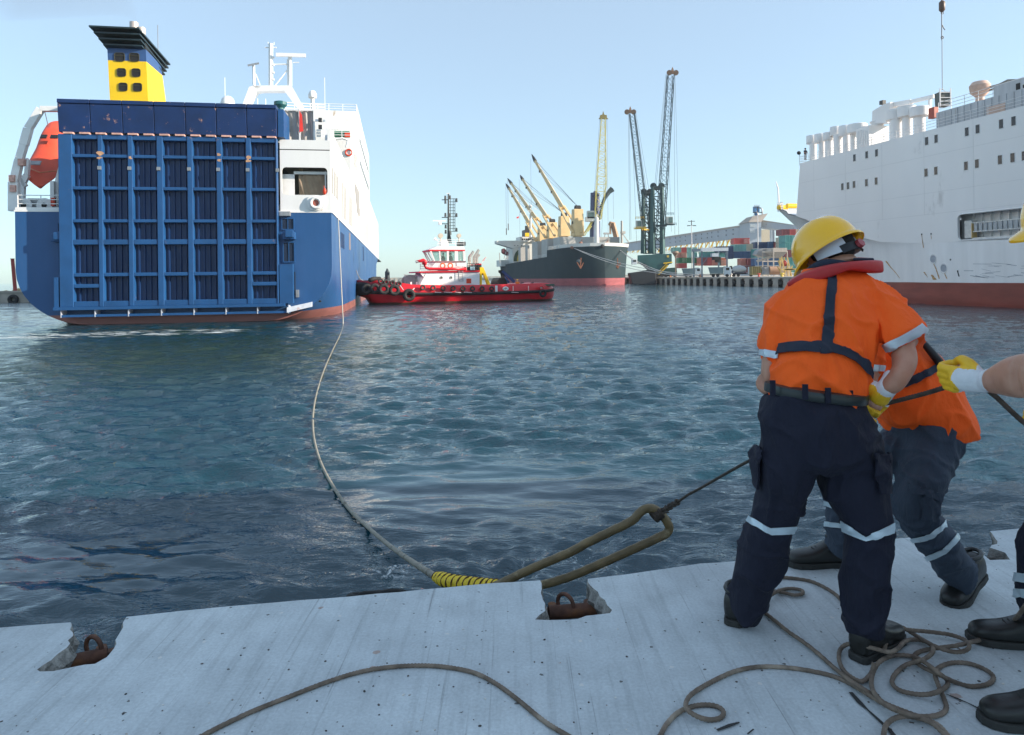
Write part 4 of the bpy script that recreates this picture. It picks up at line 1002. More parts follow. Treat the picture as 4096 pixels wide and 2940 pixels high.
# bow gear
m = MB(); q = Tq(605, 1072, 4); m.lathe((q.x, 3.4, q.z), [(.95, 0), (.95, .1), (.4, .12), (.4, 2.0), (.95, 2.02), (.95, 2.12)], 24, (0, 1, 0)); m.build('winch_drum', STEEL, tg, smooth=30)
m = MB(); m.beam(Tq(545, 1008, 3.2), Tq(672, 1014, 3.2), .15); m.beam(Tq(672, 1014, 3.2), Tq(676, 1125, 3.2), .2); m.beam(Tq(556, 1010, 3.2), Tq(552, 1110, 3.2), .15); m.build('winch_frame', STEEL, tg)
for x in (615, 673): m = MB(); m.beam(Tq(x, 1078, 1.5), Tq(x, 1135, 1.5), .22); m.build('post', CLEANW, tg)
m = MB(); q = Tq(376, 1000, 3); m.lathe((q.x, 3, q.z - .9), [(.3, 0), (.33, .4), (.33, 1.2), (.2, 1.4), (.1, 1.7)], 14); m.build('bow_bitt', mat('mast_dark_green', (.02, .03, .03)), tg, smooth=40)
for x0, y0, x1, y1 in ((505, 1110, 540, 1160), (650, 1140, 625, 1165)): m = MB(); m.beam(Tq(x0, y0, .1), Tq(x1, y1, .0), .09); m.build('bulwark_stay', CLEANW, tg)
m = MB(); m.tube([Tq(200, 1060, 1), Tq(240, 1045, 1.6), Tq(300, 1045, 2.4)], .3, 10); m.build('tow_fender', BLACK, tg, smooth=True)
# aft deck: bulwark openings, fold up crane, winch
for x, y in ((1568, 1146), (1928, 1136)):
    m = MB(); q = Tq(x, y, .1); m.ring((q.x, q.y, q.z), .22, .1, (0, 1, 0), 16, 6)
    for i, v in enumerate(m.v): m.v[i] = (q.x + (v[0] - q.x) * 1.5, v[1], v[2])
    m.build('fairlead', CLEANW if x < 1700 else TUGR, tg, smooth=True)
    m = MB(); m.prism([(q.x - .3, q.y + .02, q.z - .16), (q.x + .3, q.y + .02, q.z - .16), (q.x + .3, q.y + .02, q.z + .16), (q.x - .3, q.y + .02, q.z + .16)], (0, .03, 0)); m.build('fairlead_hole', mat('opening_cream', (.5, .45, .4)), tg)
tprism([(1463, 1115), (1487, 1115), (1487, 1182), (1463, 1182)], -.02, .05).build('draft_panel', CLEANW, tg)
for x in (1645, 1800): tprism([(x - 3, 1118), (x + 3, 1118), (x + 3, 1176), (x - 3, 1176)], -.01, .08).build('bulwark_seam', mat('white_line_paint', (.75, .6, .58)), tg)
for x0, x1 in ((855, 920), (950, 1030), (1060, 1120), (1150, 1230), (1630, 1700)): tprism([(x0, 1178), (x1, 1182), (x1, 1188), (x0, 1184)], -.32, -.2).build('belt_scuff', mat('white_line_paint', (.75, .6, .58)), tg)
CB = mat('crane_navy', (.02, .05, .17), .4)
m = MB(); m.beam(Tq(1530, 968, 4), Tq(1655, 1078, 4), .5, .4); m.beam(Tq(1520, 985, 4), Tq(1600, 1085, 4), .35); m.build('crane_jib', CB, tg)
m = MB(); m.beam(Tq(1555, 1105, 4), Tq(1530, 980, 4), .45); m.beam(Tq(1500, 975, 4), Tq(1545, 965, 4), .4); m.build('crane_post', DARK, tg)
m = MB(); q = Tq(1512, 1085, 4); m.cyl((q.x, 3, q.z), (q.x, 6.2, q.z), .75, .75, 18); m.box(q.x - .9, q.x + .9, 3.2, 6, q.z - .7, q.z - .1); m.build('aft_winch', DARK, tg, smooth=30)
m = MB(); m.box(Tq(1462, 1100, 4).x, Tq(1985, 1100, 4).x, 1, 8.2, 2.2, 2.45); m.build('aft_deck', mat('tug_deck_green', (.05, .12, .08), .7), tg)
for x in (1730, 1830): m = MB(); m.tube([Tq(x - 22, 1104, 2), Tq(x - 5, 1090, 2), Tq(x + 22, 1084, 2)], .07, 6); m.build('towing_hook', DARK, tg)
def tiny_person(loc, h, shirt, trousers, hat, label, parent_rot=0, arm=0.3):
    """small far figure: one continuous body, clothes and hat as its children"""
    th = thing('person', label, 'person', tuple(loc), parent_rot)
    s = h / 1.75
    SKIN = mat('skin', (.45, .25, .17), .55)
    m = MB()
    for sx in (-1, 1):
        m.tube([(sx * .10 * s, 0, .04), (sx * .10 * s, 0, .45 * s), (sx * .09 * s, 0, .88 * s)], [.06 * s, .065 * s, .09 * s], 8)
        m.tube([(sx * .19 * s, 0, 1.42 * s), (sx * .25 * s, arm * .3 * s, 1.15 * s), (sx * .18 * s, arm * s, .98 * s)], [.06 * s, .05 * s, .04 * s], 8)
    m.tube([(0, 0, .85 * s), (0, 0, 1.1 * s), (0, 0, 1.42 * s), (0, 0, 1.5 * s)], [.15 * s, .15 * s, .18 * s, .06 * s], 10); m.ball((0, .02, 1.63 * s), .095 * s, .11 * s, .125 * s, 10)
    b = m.build('body', SKIN, th, smooth=True)
    r_ = b.modifiers.new('remesh', 'REMESH'); r_.mode = 'VOXEL'; r_.voxel_size = .03 * s
    m = MB(); m.tube([(0, 0, .9 * s), (0, 0, 1.15 * s), (0, 0, 1.45 * s)], [.19 * s, .19 * s, .2 * s], 12)
    for sx in (-1, 1): m.tube([(sx * .19 * s, 0, 1.43 * s), (sx * .26 * s, arm * .25 * s, 1.18 * s)], [.075 * s, .07 * s], 8)
    m.build('shirt', shirt, th, smooth=True)
    m = MB()
    for sx in (-1, 1): m.tube([(sx * .11 * s, 0, .06 * s), (sx * .11 * s, 0, .45 * s), (sx * .09 * s, 0, .92 * s)], [.08 * s, .085 * s, .12 * s], 8)
    m.build('trousers', trousers, th, smooth=True)
    m = MB(); m.lathe((0, .01, 1.66 * s), [(.14 * s, 0), (.13 * s, .03 * s), (.12 * s, .09 * s), (.07 * s, .14 * s), (.01, .15 * s)], 14); m.build('helmet', hat, th, smooth=True)
    return th
q = FT.m @ Tq(1688, 1120, 2.0); q.z = ZW + 2.46
q.z = (FT.m @ Tq(1688, 1112, 2.0)).z - .9
tiny_person(q, 1.75, mat('orange_vest', (.8, .2, .03), .7), mat('navy_cloth', (.02, .025, .05), .8), YEL, 'deckhand in orange with a yellow helmet standing on the tugs aft deck', 0)
# tow line from the tug's bow up to the ferry
th = thing('tow_line', 'slack tow line running from the tugs bow to the blue ferrys side', 'rope', tuple(FT.m @ Tq(200, 1070)))
P = spline([FY.m @ FY.side(1400 + 64 / 2.52, 700 + 960 / 2.52, 12.6), FT.m @ Tq(85, 1020, 2), FT.m @ Tq(125, 1062, 2), FT.m @ Tq(190, 1062, 2), FT.m @ Tq(350, 1036, 3)], 6)
m = MB(); m.tube(P, .06, 6); m.build('line', mat('grey_rope', (.3, .28, .26), .9), th, world=True, smooth=True)
# ================================================================= THE DARK GREEN BULK CARRIER
FB = Fr(36.1, 271, 15)
def Bc(zx, zy, x=0.0): return FB.side(1950 + zx / 2.505, 550 + zy / 2.505, x)
def Bt(zx, zy, t=0.0): return FB.at(1950 + zx / 2.505, 550 + zy / 2.505, t)
bc = thing_f('bulk_carrier', 'dark green bulk carrier with four beige deck cranes moored bow on at the far pier', 'cargo ship', FB)
BHULL = hull_paint('bulker_green_hull', (.008, .030, .038), (.36, .10, .11), 2.7, 2.0, (.22, .13, .09), -.05, rough=.8)
CREAM = mat('crane_beige_paint', (.68, .48, .23), .5, var=.1, scale=.3, stain=(.28, .12, .05), stain_amt=-.2, sscale=.5)
BGREY = mat('bulker_grey_paint', (.42, .41, .38), .55, var=.1, scale=.2, stain=(.3, .2, .14), stain_amt=-.2, sscale=.3)
BWHITE = mat('bulker_white_paint', (.66, .66, .62), .5, var=.08, scale=.2)
rows = []
for y, bd, bw, zd in ((-2.2, .3, .15, 15.4), (-.9, 5.6, 3.4, 15.3), (1.2, 9.8, 7.6, 15.2), (4, 12.8, 10.8, 15.1), (9, 14.9, 13.4, 14.9), (16, 15.5, 14.8, 14.8), (23.8, 15.5, 15.3, 14.75), (24.0, 15.5, 15.3, 11.9), (45, 15.5, 15.5, 11.5), (90, 15.5, 15.5, 10.4), (105, 15.1, 14.8, 9.8), (113, 13.9, 12.8, 9.6)):
    half = [(bd + (bw - bd) * (q ** .75), zd + (-.2 - zd) * q) for q in (0, .12, .25, .4, .55, .7, .85, 1)] + [(bw * .95, -2.0), (bw * .6, -4)]
    rows.append([(-x, y, z) for x, z in half] + [(x, y, z) for x, z in half[::-1]])
v = [p for r_ in rows for p in r_]; n = len(rows[0])
f = [(i * n + k, i * n + (k + 1) % n, (i + 1) * n + (k + 1) % n, (i + 1) * n + k) for i in range(len(rows) - 1) for k in range(n)] + [tuple(range(n)), tuple(range((len(rows) - 1) * n, len(rows) * n))]
MB().add(v, f).build('hull', BHULL, bc, smooth=45)
pts = [(-15.5, 22, 14.75), (-14.9, 9, 14.9), (-12.8, 4, 15.1), (-9.8, 1.2, 15.2), (-5.6, -.9, 15.3), (0, -2.3, 15.4), (5.6, -.9, 15.3), (9.8, 1.2, 15.2), (12.8, 4, 15.1), (14.9, 9, 14.9), (15.5, 22, 14.75)]
m = MB()
for a, b in zip(pts, pts[1:]):
    if a[1] > 7 and b[1] > 7: continue
    m.hexa([(a[0] * .97, a[1] + .3, a[2]), (b[0] * .97, b[1] + .3, b[2]), (b[0] * 1.005, b[1] - .05, b[2]), (a[0] * 1.005, a[1] - .05, a[2]), (a[0], a[1] + .2, a[2] + 1.3), (b[0], b[1] + .2, b[2] + 1.3), (b[0] * 1.02, b[1] - .2, b[2] + 1.3), (a[0] * 1.02, a[1] - .2, a[2] + 1.3)])
m.build('bow_bulwark', BWHITE, bc)
m = MB(); m.rail([(-15.4, 22, 14.8), (-15.1, 14, 14.9), (-14.7, 9, 15.0)], 1.3, 1.6, .09, 2); m.build('forecastle_rail', BWHITE, bc)
m = MB(); m.rail([(-15.4, 25, 11.9), (-15.4, 46, 11.5)], 1.2, 2, .08, 2); m.rail([(-15.4, 90, 10.4), (-13.8, 112, 9.7)], 1.2, 2, .08, 2); m.build('deck_rail', BWHITE, bc)
for k, (a, b, t_) in enumerate((((725, 995), (1325, 1075), 24), ((600, 1015), (722, 1125), 36), ((500, 1040), (598, 1190), 52), ((330, 1100), (398, 1215), 74), ((400, 1078), (422, 1200), 66))):
    p, q = Bt(a[0], a[1], t_), Bt(b[0], b[1], t_)
    m = MB(); m.box(p.x, q.x, t_, t_ + (9 if k < 3 else 4), 9.5, p.z); m.build('hatch_coaming', BGREY, bc, bevel=.08)
# deck cranes
for k, (bx, by, tx, ty, kx, ky, pw, pt, pb, plx) in enumerate((((922), 952, 500, 238, 465, 170, 95, 720, 990, 898), (737, 985, 372, 422, 348, 378, 88, 790, 992, 762), (642, 1005, 258, 462, 222, 410, 75, 852, 1012, 645), (545, 1040, 234, 512, 203, 462, 65, 888, 1042, 550))):
    sx = 0.0 if k else -1.0
    b0, t0, k0 = Bc(bx, by), Bc(tx, ty), Bc(kx, ky)
    pt_, pb_ = Bc(plx, pt), Bc(plx, pb); yy = pt_.y
    crane_part = []
    ho = (pt_.z - pb_.z)
    m = MB(); m.hexa([(-2.3, yy - 2.6, pb_.z), (2.3, yy - 2.6, pb_.z), (2.3, yy + 2.6, pb_.z), (-2.3, yy + 2.6, pb_.z), (-2.1, yy - 2.0, pt_.z), (2.1, yy - 2.0, pt_.z), (2.1, yy + 1.2, pt_.z), (-2.1, yy + 1.2, pt_.z)])
    post = m.build('deck_crane', CREAM, bc, bevel=.1)
    m = MB(); m.cyl((0, yy, 9.5), (0, yy, pb_.z), 2.3, 2.1, 20); m.build('pedestal', CREAM, post, smooth=30)
    m = MB(); m.box(-2.32, -2.2, yy - .8, yy + .4, pb_.z + ho * .45, pb_.z + ho * .55); m.build('cab_window', DARK, post)
    m = MB(); m.cyl((-1.2, yy - .6, pt_.z + .6), (1.2, yy - .6, pt_.z + .6), 1.1, 1.1, 14); m.build('sheave', DARK, post)
    for s_ in (-1, 1):
        m = MB(); a = Vector((s_ * 1.9 + -1.2, b0.y, b0.z)); mid = b0.lerp(t0, .33); mid = Vector((s_ * 1.1 - 1.2, mid.y, mid.z)); m.beam(a, mid, 1.0, .8); m.build('jib_leg', CREAM, post)
    a = b0.lerp(t0, .30); m = MB(); m.tube([Vector((-1.2, a.y, a.z)), Vector((-1.2, b0.lerp(t0, .6).y, b0.lerp(t0, .6).z)), Vector((-1.2, t0.y, t0.z))], [1.25, 1.1, .75], 4); m.build('jib', CREAM, post)
    m = MB(); m.tube([Vector((-1.2, t0.y, t0.z)), Vector((-1.2, t0.lerp(k0, .5).y, t0.lerp(k0, .5).z)), Vector((-1.2, k0.y, k0.z))], [.95, .7, .2], 8); m.build('jib_head', DARK, post)
    for q in (.28, .52, .83):
        c = b0.lerp(t0, q); m = MB(); m.cyl((-2.4, c.y, c.z), (-1.9, c.y, c.z), .55, .55, 10); m.build('jib_lamp', DARK, post)
    for dz, q in ((.8, .97), (.6, .86), (.7, .72), (.5, .99)):
        e = t0.lerp(b0, 1 - q); m = MB(); m.tube([Vector((-.6 + dz, yy - .6, pt_.z + 1.2)), Vector((-1.0, e.y, e.z + .6))], .07, 4); m.build('luffing_wire', mat('wire_dark', (.05, .05, .06), .5), post)
    if k >= 2:
        m = MB(); q2 = Bc(kx + 20, 800); m.tube([Vector((-1.2, k0.y, k0.z)), Vector((-1.2, k0.y, k0.z - 27))], .08, 4); m.tube([Vector((-1.2, k0.y, k0.z - 27)), Vector((-1.2, k0.y, k0.z - 31))], .3, 6); m.build('hook_wire', mat('wire_dark', (.05, .05, .06)), post)
    elif True:
        m = MB(); m.tube([Vector((-1.2, k0.y + 2, k0.z - 2)), Vector((-1.2, k0.y + 2, 16))], .05, 4); m.build('hook_wire', mat('wire_dark', (.05, .05, .06)), post)
# superstructure
T8 = 86
def bbox(name, a, b, t_, d, mt, **kw):
    p, q = Bt(a[0], a[1], t_), Bt(b[0], b[1], t_); m = MB(); m.box(p.x, q.x, t_, t_ + d, q.z, p.z); return m.build(name, mt, bc, **kw)
bbox('superstructure', (255, 1045), (505, 1260), T8, 14, BWHITE)
bbox('wheelhouse', (325, 995), (502, 1048), T8 - 1, 8, BWHITE, bevel=.1)
for k in range(8): bbox('bridge_window', (345 + k * 19, 1012), (359 + k * 19, 1027), T8 - 1.05, .05, GLASS)
m = MB(); m.prism([Bt(*p, T8 - .5) for p in ((93, 1035), (330, 1032), (400, 1080), (250, 1110), (95, 1062))], (0, 5, 0)); m.build('bridge_wing', BWHITE, bc)
for a in ((270, 1078), (300, 1078), (338, 1078)): bbox('porthole', a, (a[0] + 8, a[1] + 8), T8 - .6, .1, DARK)
bbox('funnel', (375, 925), (425, 995), 100, 6, mat('bulker_black', (.02, .02, .02), .5)); bbox('funnel_band', (377, 955), (421, 992), 99.8, .3, YEL)
for x in (385, 398, 412): m = MB(); m.cyl(Bt(x, 930, 102), Bt(x, 885, 102), .55, .5, 10); m.build('exhaust_pipe', DARK, bc)
m = MB(); m.cyl(Bt(432, 1000, 92), Bt(430, 770, 92), .75, .5, 8); m.cyl(Bt(430, 770, 92), Bt(424, 660, 92), .2, .1, 6); m.beam(Bt(330, 775, 92), Bt(500, 778, 92), .14); m.beam(Bt(405, 735, 92), Bt(455, 738, 92), .5); m.beam(Bt(460, 716, 91), Bt(492, 716, 91), .35); m.ball(Bt(430, 690, 91), .9); m.build('signal_mast', BWHITE, bc)
m = MB(); m.prism([Bt(*p, 92) for p in ((292, 795), (316, 790), (313, 808), (292, 812))], (0, .1, 0)); m.build('flag', mat('red_cloth', (.7, .04, .03)), bc)
m = MB(); m.prism([Bt(*p, 84) for p in ((148, 1118), (170, 1108), (218, 1160), (205, 1185), (160, 1165), (146, 1150))], (0, 2.4, 0)); m.build('lifeboat', mat('dark_red_boat', (.16, .03, .035), .5), bc, bevel=.3)
m = MB()
for a, b in (((165, 1215), (195, 1110)), ((200, 1225), (215, 1130)), ((178, 1225), (216, 1160)), ((120, 1155), (126, 1260))): m.beam(Bt(*a, 84), Bt(*b, 84), .35)
m.build('davit', mat('bulker_grey_paint', (.4, .4, .4)), bc)
bbox('aft_house', (135, 1228), (270, 1290), 95, 10, BWHITE); bbox('mooring_deck_gear', (200, 1290), (250, 1306), 99, 4, DARK)
# arc badge on the accommodation side: dark green field with a yellow band
m = MB()
for (r0, r1, mt_, nm) in ((0, 1, mat('badge_green', (.03, .07, .03), .5), 'painted_arc'), (.35, .6, mat('badge_gold', (.55, .42, .08), .5), 'painted_arc')):
    c = Bt(335, 1240, T8 - .05 - r1 * .02); Rr = (335 - 262) / 2.505 * .135
    a0 = [(c.x - Rr * (.55 + .45 * r1 if r0 == 0 else r1 * .9) * math.cos(R(k * 10)), c.y - (0 if r0 == 0 else .03), c.z + Rr * 1.6 * (1 if r0 == 0 else r1 * 1.2) * math.sin(R(k * 10))) for k in range(10)]
    a1 = [(c.x - Rr * (.25 if r0 == 0 else r0 * .9) * math.cos(R(k * 10)), c.y - (0 if r0 == 0 else .03), c.z + Rr * 1.6 * (.3 if r0 == 0 else r0 * 1.2) * math.sin(R(k * 10))) for k in range(10)][::-1]
    MB().prism(a0 + a1, (0, .02, 0)).build(nm, mt_, bc)
# foremast, deck gear at the bow
m = MB(); m.tube([Bt(1093, 1070, 5), Bt(1092, 800, 5)], [1.1, .8], 10); m.beam(Bt(1050, 832, 5), Bt(1130, 832, 5), .35); m.tube([Bt(1092, 800, 5), Bt(1092, 770, 5)], .3, 6); m.build('foremast', BWHITE, bc)
for a in ((935, 1060), (1195, 1058), (848, 1104), (990, 1100)): m = MB(); q = Bt(*a, 3); m.ball(q, .9, .6, .7, 8); m.tube([q, q + Vector((.6, 0, 1.5))], .15, 5); m.build('windlass', mat('rust_brown_gear', (.25, .12, .08), .7), bc)
m = MB(); q = Bt(1152, 1088, -2.2); m.ball(q, .8, .3, .8, 12); m.build('bow_fairlead', DARK, bc, smooth=True)
m = MB(); m.cyl(Bt(1345, 1070, 30), Bt(1345, 835, 30), .6, .5, 8); m.box(Bt(1328, 1, 30).x, Bt(1362, 1, 30).x, 29, 31, Bt(1345, 965, 30).z, Bt(1345, 940, 30).z); m.beam(Bt(1350, 960, 30), Bt(1418, 1055, 30), .3); m.build('jib_rest', BGREY, bc)
m = MB(); m.tube([Bt(1290, 1000, 40), Bt(1255, 860, 40), Bt(1235, 858, 40), Bt(1222, 880, 40)], [1.4, 1.2, 1.0, .8], 4); m.beam(Bt(1230, 880, 40), Bt(1232, 968, 40), .7); m.build('unloader_arm', mat('rusty_beige', (.42, .26, .16), .7, var=.3, scale=.4), bc)
m = MB(); m.beam(Bt(1165, 962, 40), Bt(1220, 962, 40), .8); m.beam(Bt(1180, 965, 40), Bt(1170, 1000, 40), .3); m.beam(Bt(1205, 965, 40), Bt(1215, 1000, 40), .3); m.build('unloader_grab', STEEL, bc)
# anchors in rusty pockets
AR = mat('rusty_anchor', (.20, .075, .04), .85, var=.4, scale=2)
for sx, zx in ((-1, 930), (1, 1302)):
    q = Bt(zx, 1262, .2 if sx < 0 else .2)
    d = rows[2]
    px_ = -sx
    m = MB(); m.ball((q.x, q.y + 1.4, q.z + .8), 1.2, .8, .9, 10); m.build('hawse_pocket', mat('pale_scuffed_hull', (.05, .075, .09), .7), bc, smooth=True)
    m = MB()
    y_ = q.y - .3
    m.beam((q.x - sx * .2, y_, q.z + 2.2), (q.x + sx * .1, y_, q.z - 2.0), .35); m.beam((q.x, y_, q.z - 2.0), (q.x - 1.5, y_, q.z + .5), .35); m.beam((q.x, y_, q.z - 2.0), (q.x + 1.2, y_, q.z + .3), .3); m.build('anchor', AR, bc)
# ================================================================= THE WHITE SHIP ON THE RIGHT
FW = Fr(48.7, 65, 13.3)
def Wz(zx, zy, x=0.0): return FW.side(3096 + zx / 2.035, zy / 2.035, x)
def W2(zx, zy, x=0.0): return FW.side(3096 + zx / 2.268, 700 + zy / 2.268, x)
ws = thing_f('white_ship', 'huge white cargo ship with dark red boot stripe and mushroom vents at the right', 'cargo ship', FW)
WHULL = hull_paint('white_hull_with_red_boot', (.80, .775, .755), (.24, .048, .032), 2.42, 3.0, (.5, .33, .22), -.10, rough=.42)
WPAINT = mat('white_ship_paint', (.80, .775, .755), .45, var=.05, scale=.12, stain=(.62, .59, .57), stain_amt=-.02, sscale=.35, stretch=(1, 1, .35))
rows = []
for y, bk, bw, zk in ((-45, 14, 14, 6.62), (0, 14, 14, 6.65), (9, 14, 14, 6.75), (14, 14, 13.9, 6.95), (18, 14, 13.3, 7.3), (22, 14, 12.2, 8.2), (27, 13.9, 10.2, 9.7), (31, 13.7, 8.6, 10.9), (34, 13.2, 7.2, 11.8), (40, 11, 4.6, 12.8), (46, 7, 2.4, 13.8), (51, 4.2, 1.0, 14.6), (55, 2.0, .4, 15.0), (58, .4, .1, 15.3)):
    half = [(bk + (bw - bk) * (q ** .42), zk + (-.6 - zk) * q) for q in (0, .05, .12, .22, .35, .5, .65, .8, 1)] + [(bw * .96, -2.0), (bw * .7, -4)]
    sh = np.interp(y, [27, 31, 34, 40, 46, 51, 55, 58], [0, 2, 5, 9, 13, 17, 20, 22])
    qq = lambda z: max(0.0, min(1.0, (zk - z) / zk))
    rows.append([(14 - x, y - sh * qq(z), z) for x, z in half] + [(14 + x, y - sh * qq(z), z) for x, z in half[::-1]])
v = [p for r_ in rows for p in r_]; n = len(rows[0])
f = [(i * n + k, i * n + (k + 1) % n, (i + 1) * n + (k + 1) % n, (i + 1) * n + k) for i in range(len(rows) - 1) for k in range(n)] + [tuple(range(n)), tuple(range((len(rows) - 1) * n, len(rows) * n))]
MB().add(v, f).build('hull', WHULL, ws, smooth=50)
# tall side wall above the knuckle, with the gangway recess
hy0, hy1 = W2(1665, 600).y, -9.0
w_ = holed_wall(-33.6, 45, 6.6, 19.25, [(-hy0, -hy1, 6.85, 9.6, .55)], 0, .3, [(-33.9, 0, 11.85), (-31, 0, 10.9), (-27, 0, 9.7), (-22, 0, 8.2), (-18, 0, 7.3), (-14, 0, 6.95), (-9, 0, 6.75), (45, 0, 6.6), (45, 0, 19.25), (-32.9, 0, 19.25)])
w_.v = [(p[1], -p[0], p[2]) for p in w_.v]; w_.build('side_wall', WPAINT, ws)
m = MB(); m.box(.3, 28, 32.4, 32.8, 11.7, 19.25); m.box(27.7, 28, -45, 33.2, 6.6, 19.25); m.box(.3, 28, -45, -44.7, 6.6, 19.25); m.build('end_wall', WPAINT, ws)
m = MB(); m.box(.3, 27.7, -44.7, 33.2, 18.9, 19.1); m.build('top_deck', mat('deck_grey', (.3, .3, .3), .8), ws)
m = MB(); m.box(1.6, 1.7, hy1 - 1, hy0 + 1, 6.7, 9.9); m.box(.3, 1.6, hy1 - 1, hy0 + 1, 6.72, 6.82); m.box(.3, 1.6, hy1 - 1, hy0 + 1, 9.62, 9.7); m.build('recess_wall', WPAINT, ws)
for k in range(16):
    m = MB(); y = hy0 - .6 - k * 1.0; m.box(1.35, 1.6, y - .06, y + .06, 6.82, 9.6); m.build('frame_stiffener', WPAINT, ws)
gz0, gz1 = 7.75, 8.55
m = MB(); ya, yb = hy0 - 1.3, hy1
m.box(.45, .62, yb, ya, gz1, gz1 + .12); m.box(.45, .62, yb, ya, gz0 - .1, gz0); m.box(.45, .9, yb, ya, 6.95, 7.08); m.build('gangway_beam', mat('aluminium_beam', (.62, .60, .56), .4), ws)
for k in range(26):
    m = MB(); y = ya - .2 - k * .55; m.box(.5, .58, y - .38, y, gz0, gz1); m.build('gangway_step', mat('gangway_step_steel', (.22, .27, .31), .35, .5), ws)
m = MB(); m.box(.4, 1.2, ya, ya + .85, 7.05, 8.9); m.build('gangway_platform', mat('aluminium_beam', (.62, .6, .56)), ws, bevel=.04)
m = MB(); m.box(.38, 1.0, ya - .08, ya, 7.05, 8.6); m.build('platform_edge', mat('ochre_edge', (.6, .4, .15)), ws)
m = MB(); P_ = rrect(-hy0, -hy1, 6.85, 9.6, .55, 6, 0); m.tube([(-.0, -p[0], p[2]) for p in P_], .07, 6, True); m.build('recess_rim', WPAINT, ws, smooth=True)
for z_ in (9.95, 12.3, 16.4):
    m = MB(); m.box(-.012, .02, -45, 33.3 - (.25 if z_ > 15 else 0), z_, z_ + .022); m.build('plate_seam', mat('seam_darker_paint', (.60, .58, .57), .6), ws)  # plate seams as thin strips of slightly darker paint
for k in range(9):
    y_ = 30 - k * 6.2; m = MB(); m.box(-.010, .02, y_, y_ + .02, (12.5 if y_ > 20 else 9.9), 19.2); m.build('plate_seam', mat('seam_darker_paint', (.60, .58, .57)), ws)
# windows
WD = mat('ship_window_dark', (.02, .022, .028), .2)
for (zx, zy) in ((655, 1285), (755, 1260), (835, 1245), (1243, 1148), (1320, 1130), (1570, 1072), (1658, 1050), (1849, 1008), (1950, 985), (557, 1520), (603, 1512), (652, 1502), (753, 1487), (832, 1474), (1238, 1405), (1318, 1390), (1563, 1350), (1652, 1332), (1840, 1300), (1942, 1283), (2035, 1268)):
    q = Wz(zx, zy); m = MB(); m.box(-.02, .05, q.y - .21, q.y + .21, q.z - .42, q.z + .42); w = m.build('window', WD, ws)
    m = MB(); P_ = [(-.0, q.y + a * .24, q.z + b * .45) for a, b in ((-1, -1), (1, -1), (1, 1), (-1, 1))]; m.tube(P_, .045, 4, True); m.build('window_frame', WPAINT, w)
# soot and rust marks with a shape of their own
SOOT = mat('faint_soot_smudge', (.40, .36, .34), .7, var=.2, scale=2)
RST = mat('rust_streak_paint', (.52, .30, .12), .8, var=.4, scale=6)
def hull_x(y, z):
    """port side of the lofted hull at height z"""
    tab = ((-45, 14, 14, 6.62), (0, 14, 14, 6.65), (9, 14, 14, 6.75), (14, 14, 13.9, 6.95), (18, 14, 13.3, 7.3), (22, 14, 12.2, 8.2), (27, 13.9, 10.2, 9.7), (31, 13.7, 8.6, 10.9), (34, 13.2, 7.2, 11.8))
    for a, b in zip(tab, tab[1:]):
        if a[0] <= y <= b[0]:
            u = (y - a[0]) / (b[0] - a[0]); bk, bw, zk = [a[i] + (b[i] - a[i]) * u for i in (1, 2, 3)]
            q = max(0, min(1, (zk - z) / (zk + .6))); return 14 - (bk + (bw - bk) * q ** .42)
    return 0
def streak(pts, w0, w1, name='rust_streak', mt=RST):
    P_ = densify([W2(*p) for p in pts], .15); v = []
    for i, p in enumerate(P_):
        w = w0 + (w1 - w0) * i / max(1, len(P_) - 1); w *= .7 + .6 * rnd.random()
        x = hull_x(p.y, p.z) - .03; v += [(x, p.y - w / 2, p.z), (x, p.y + w / 2, p.z)]
    MB().add(v, [(2 * i, 2 * i + 1, 2 * i + 3, 2 * i + 2) for i in range(len(P_) - 1)]).build(name, mt, ws)
streak([(992, 780), (1040, 840), (1090, 890), (1128, 938)], .28, .06); streak([(1360, 880), (1395, 930)], .22, .05); streak([(1430, 905), (1460, 950)], .25, .5)
streak([(1341, 545), (1356, 660)], .06, .1); streak([(1426, 545), (1430, 580)], .05, .05); streak([(1445, 800), (1470, 850), (1500, 940)], .08, .16); streak([(1545, 885), (1570, 940)], .08, .12)
for p in ((1341, 538), (1426, 534), (1602, 768), (1668, 872)):
    q = W2(*p); m = MB(); m.cbox((hull_x(q.y, q.z) - .02, q.y, q.z), .06, .12, .16); m.build('hull_fitting', DARK, ws)
m = MB(); q0, q1 = W2(1668, 875), W2(1680, 920); m.beam((-.03, q0.y, q0.z), (-.03, q1.y, q1.z), .07); m.build('draft_mark', DARK, ws)
for p in ((1443, 762), (1540, 846)):
    q = W2(*p); x = hull_x(q.y, q.z); m = MB(); m.ring((x - .0, q.y, q.z), .42, .05, (1, 0, 0), 20, 6)
    for i, v_ in enumerate(m.v): m.v[i] = (v_[0], v_[1], q.z + (v_[2] - q.z) * 1.25)
    m.build('thruster_mark_ring', WPAINT, ws, smooth=True)
    m = MB(); m.lathe((x - .02, q.y, q.z), [(.40, 0), (.38, -.01), (.15, .02)], 18, (1, 0, 0)); m.build('thruster_mark', mat('mark_grey', (.36, .38, .42), .5), ws)
# scuffs low on the side
for k in range(26):
    y = 6.5 - rnd.random() * 9; z = 3.0 + rnd.random() * 1.6; L_ = .5 + rnd.random() * 1.6
    m = MB(); m.beam((-.012, y, z), (-.012, y - L_, z + rnd.uniform(-.25, .15)), .02, .02 + rnd.random() * .03); m.build('hull_scuff', mat('scuff_grey', (.27, .29, .33), .7), ws)
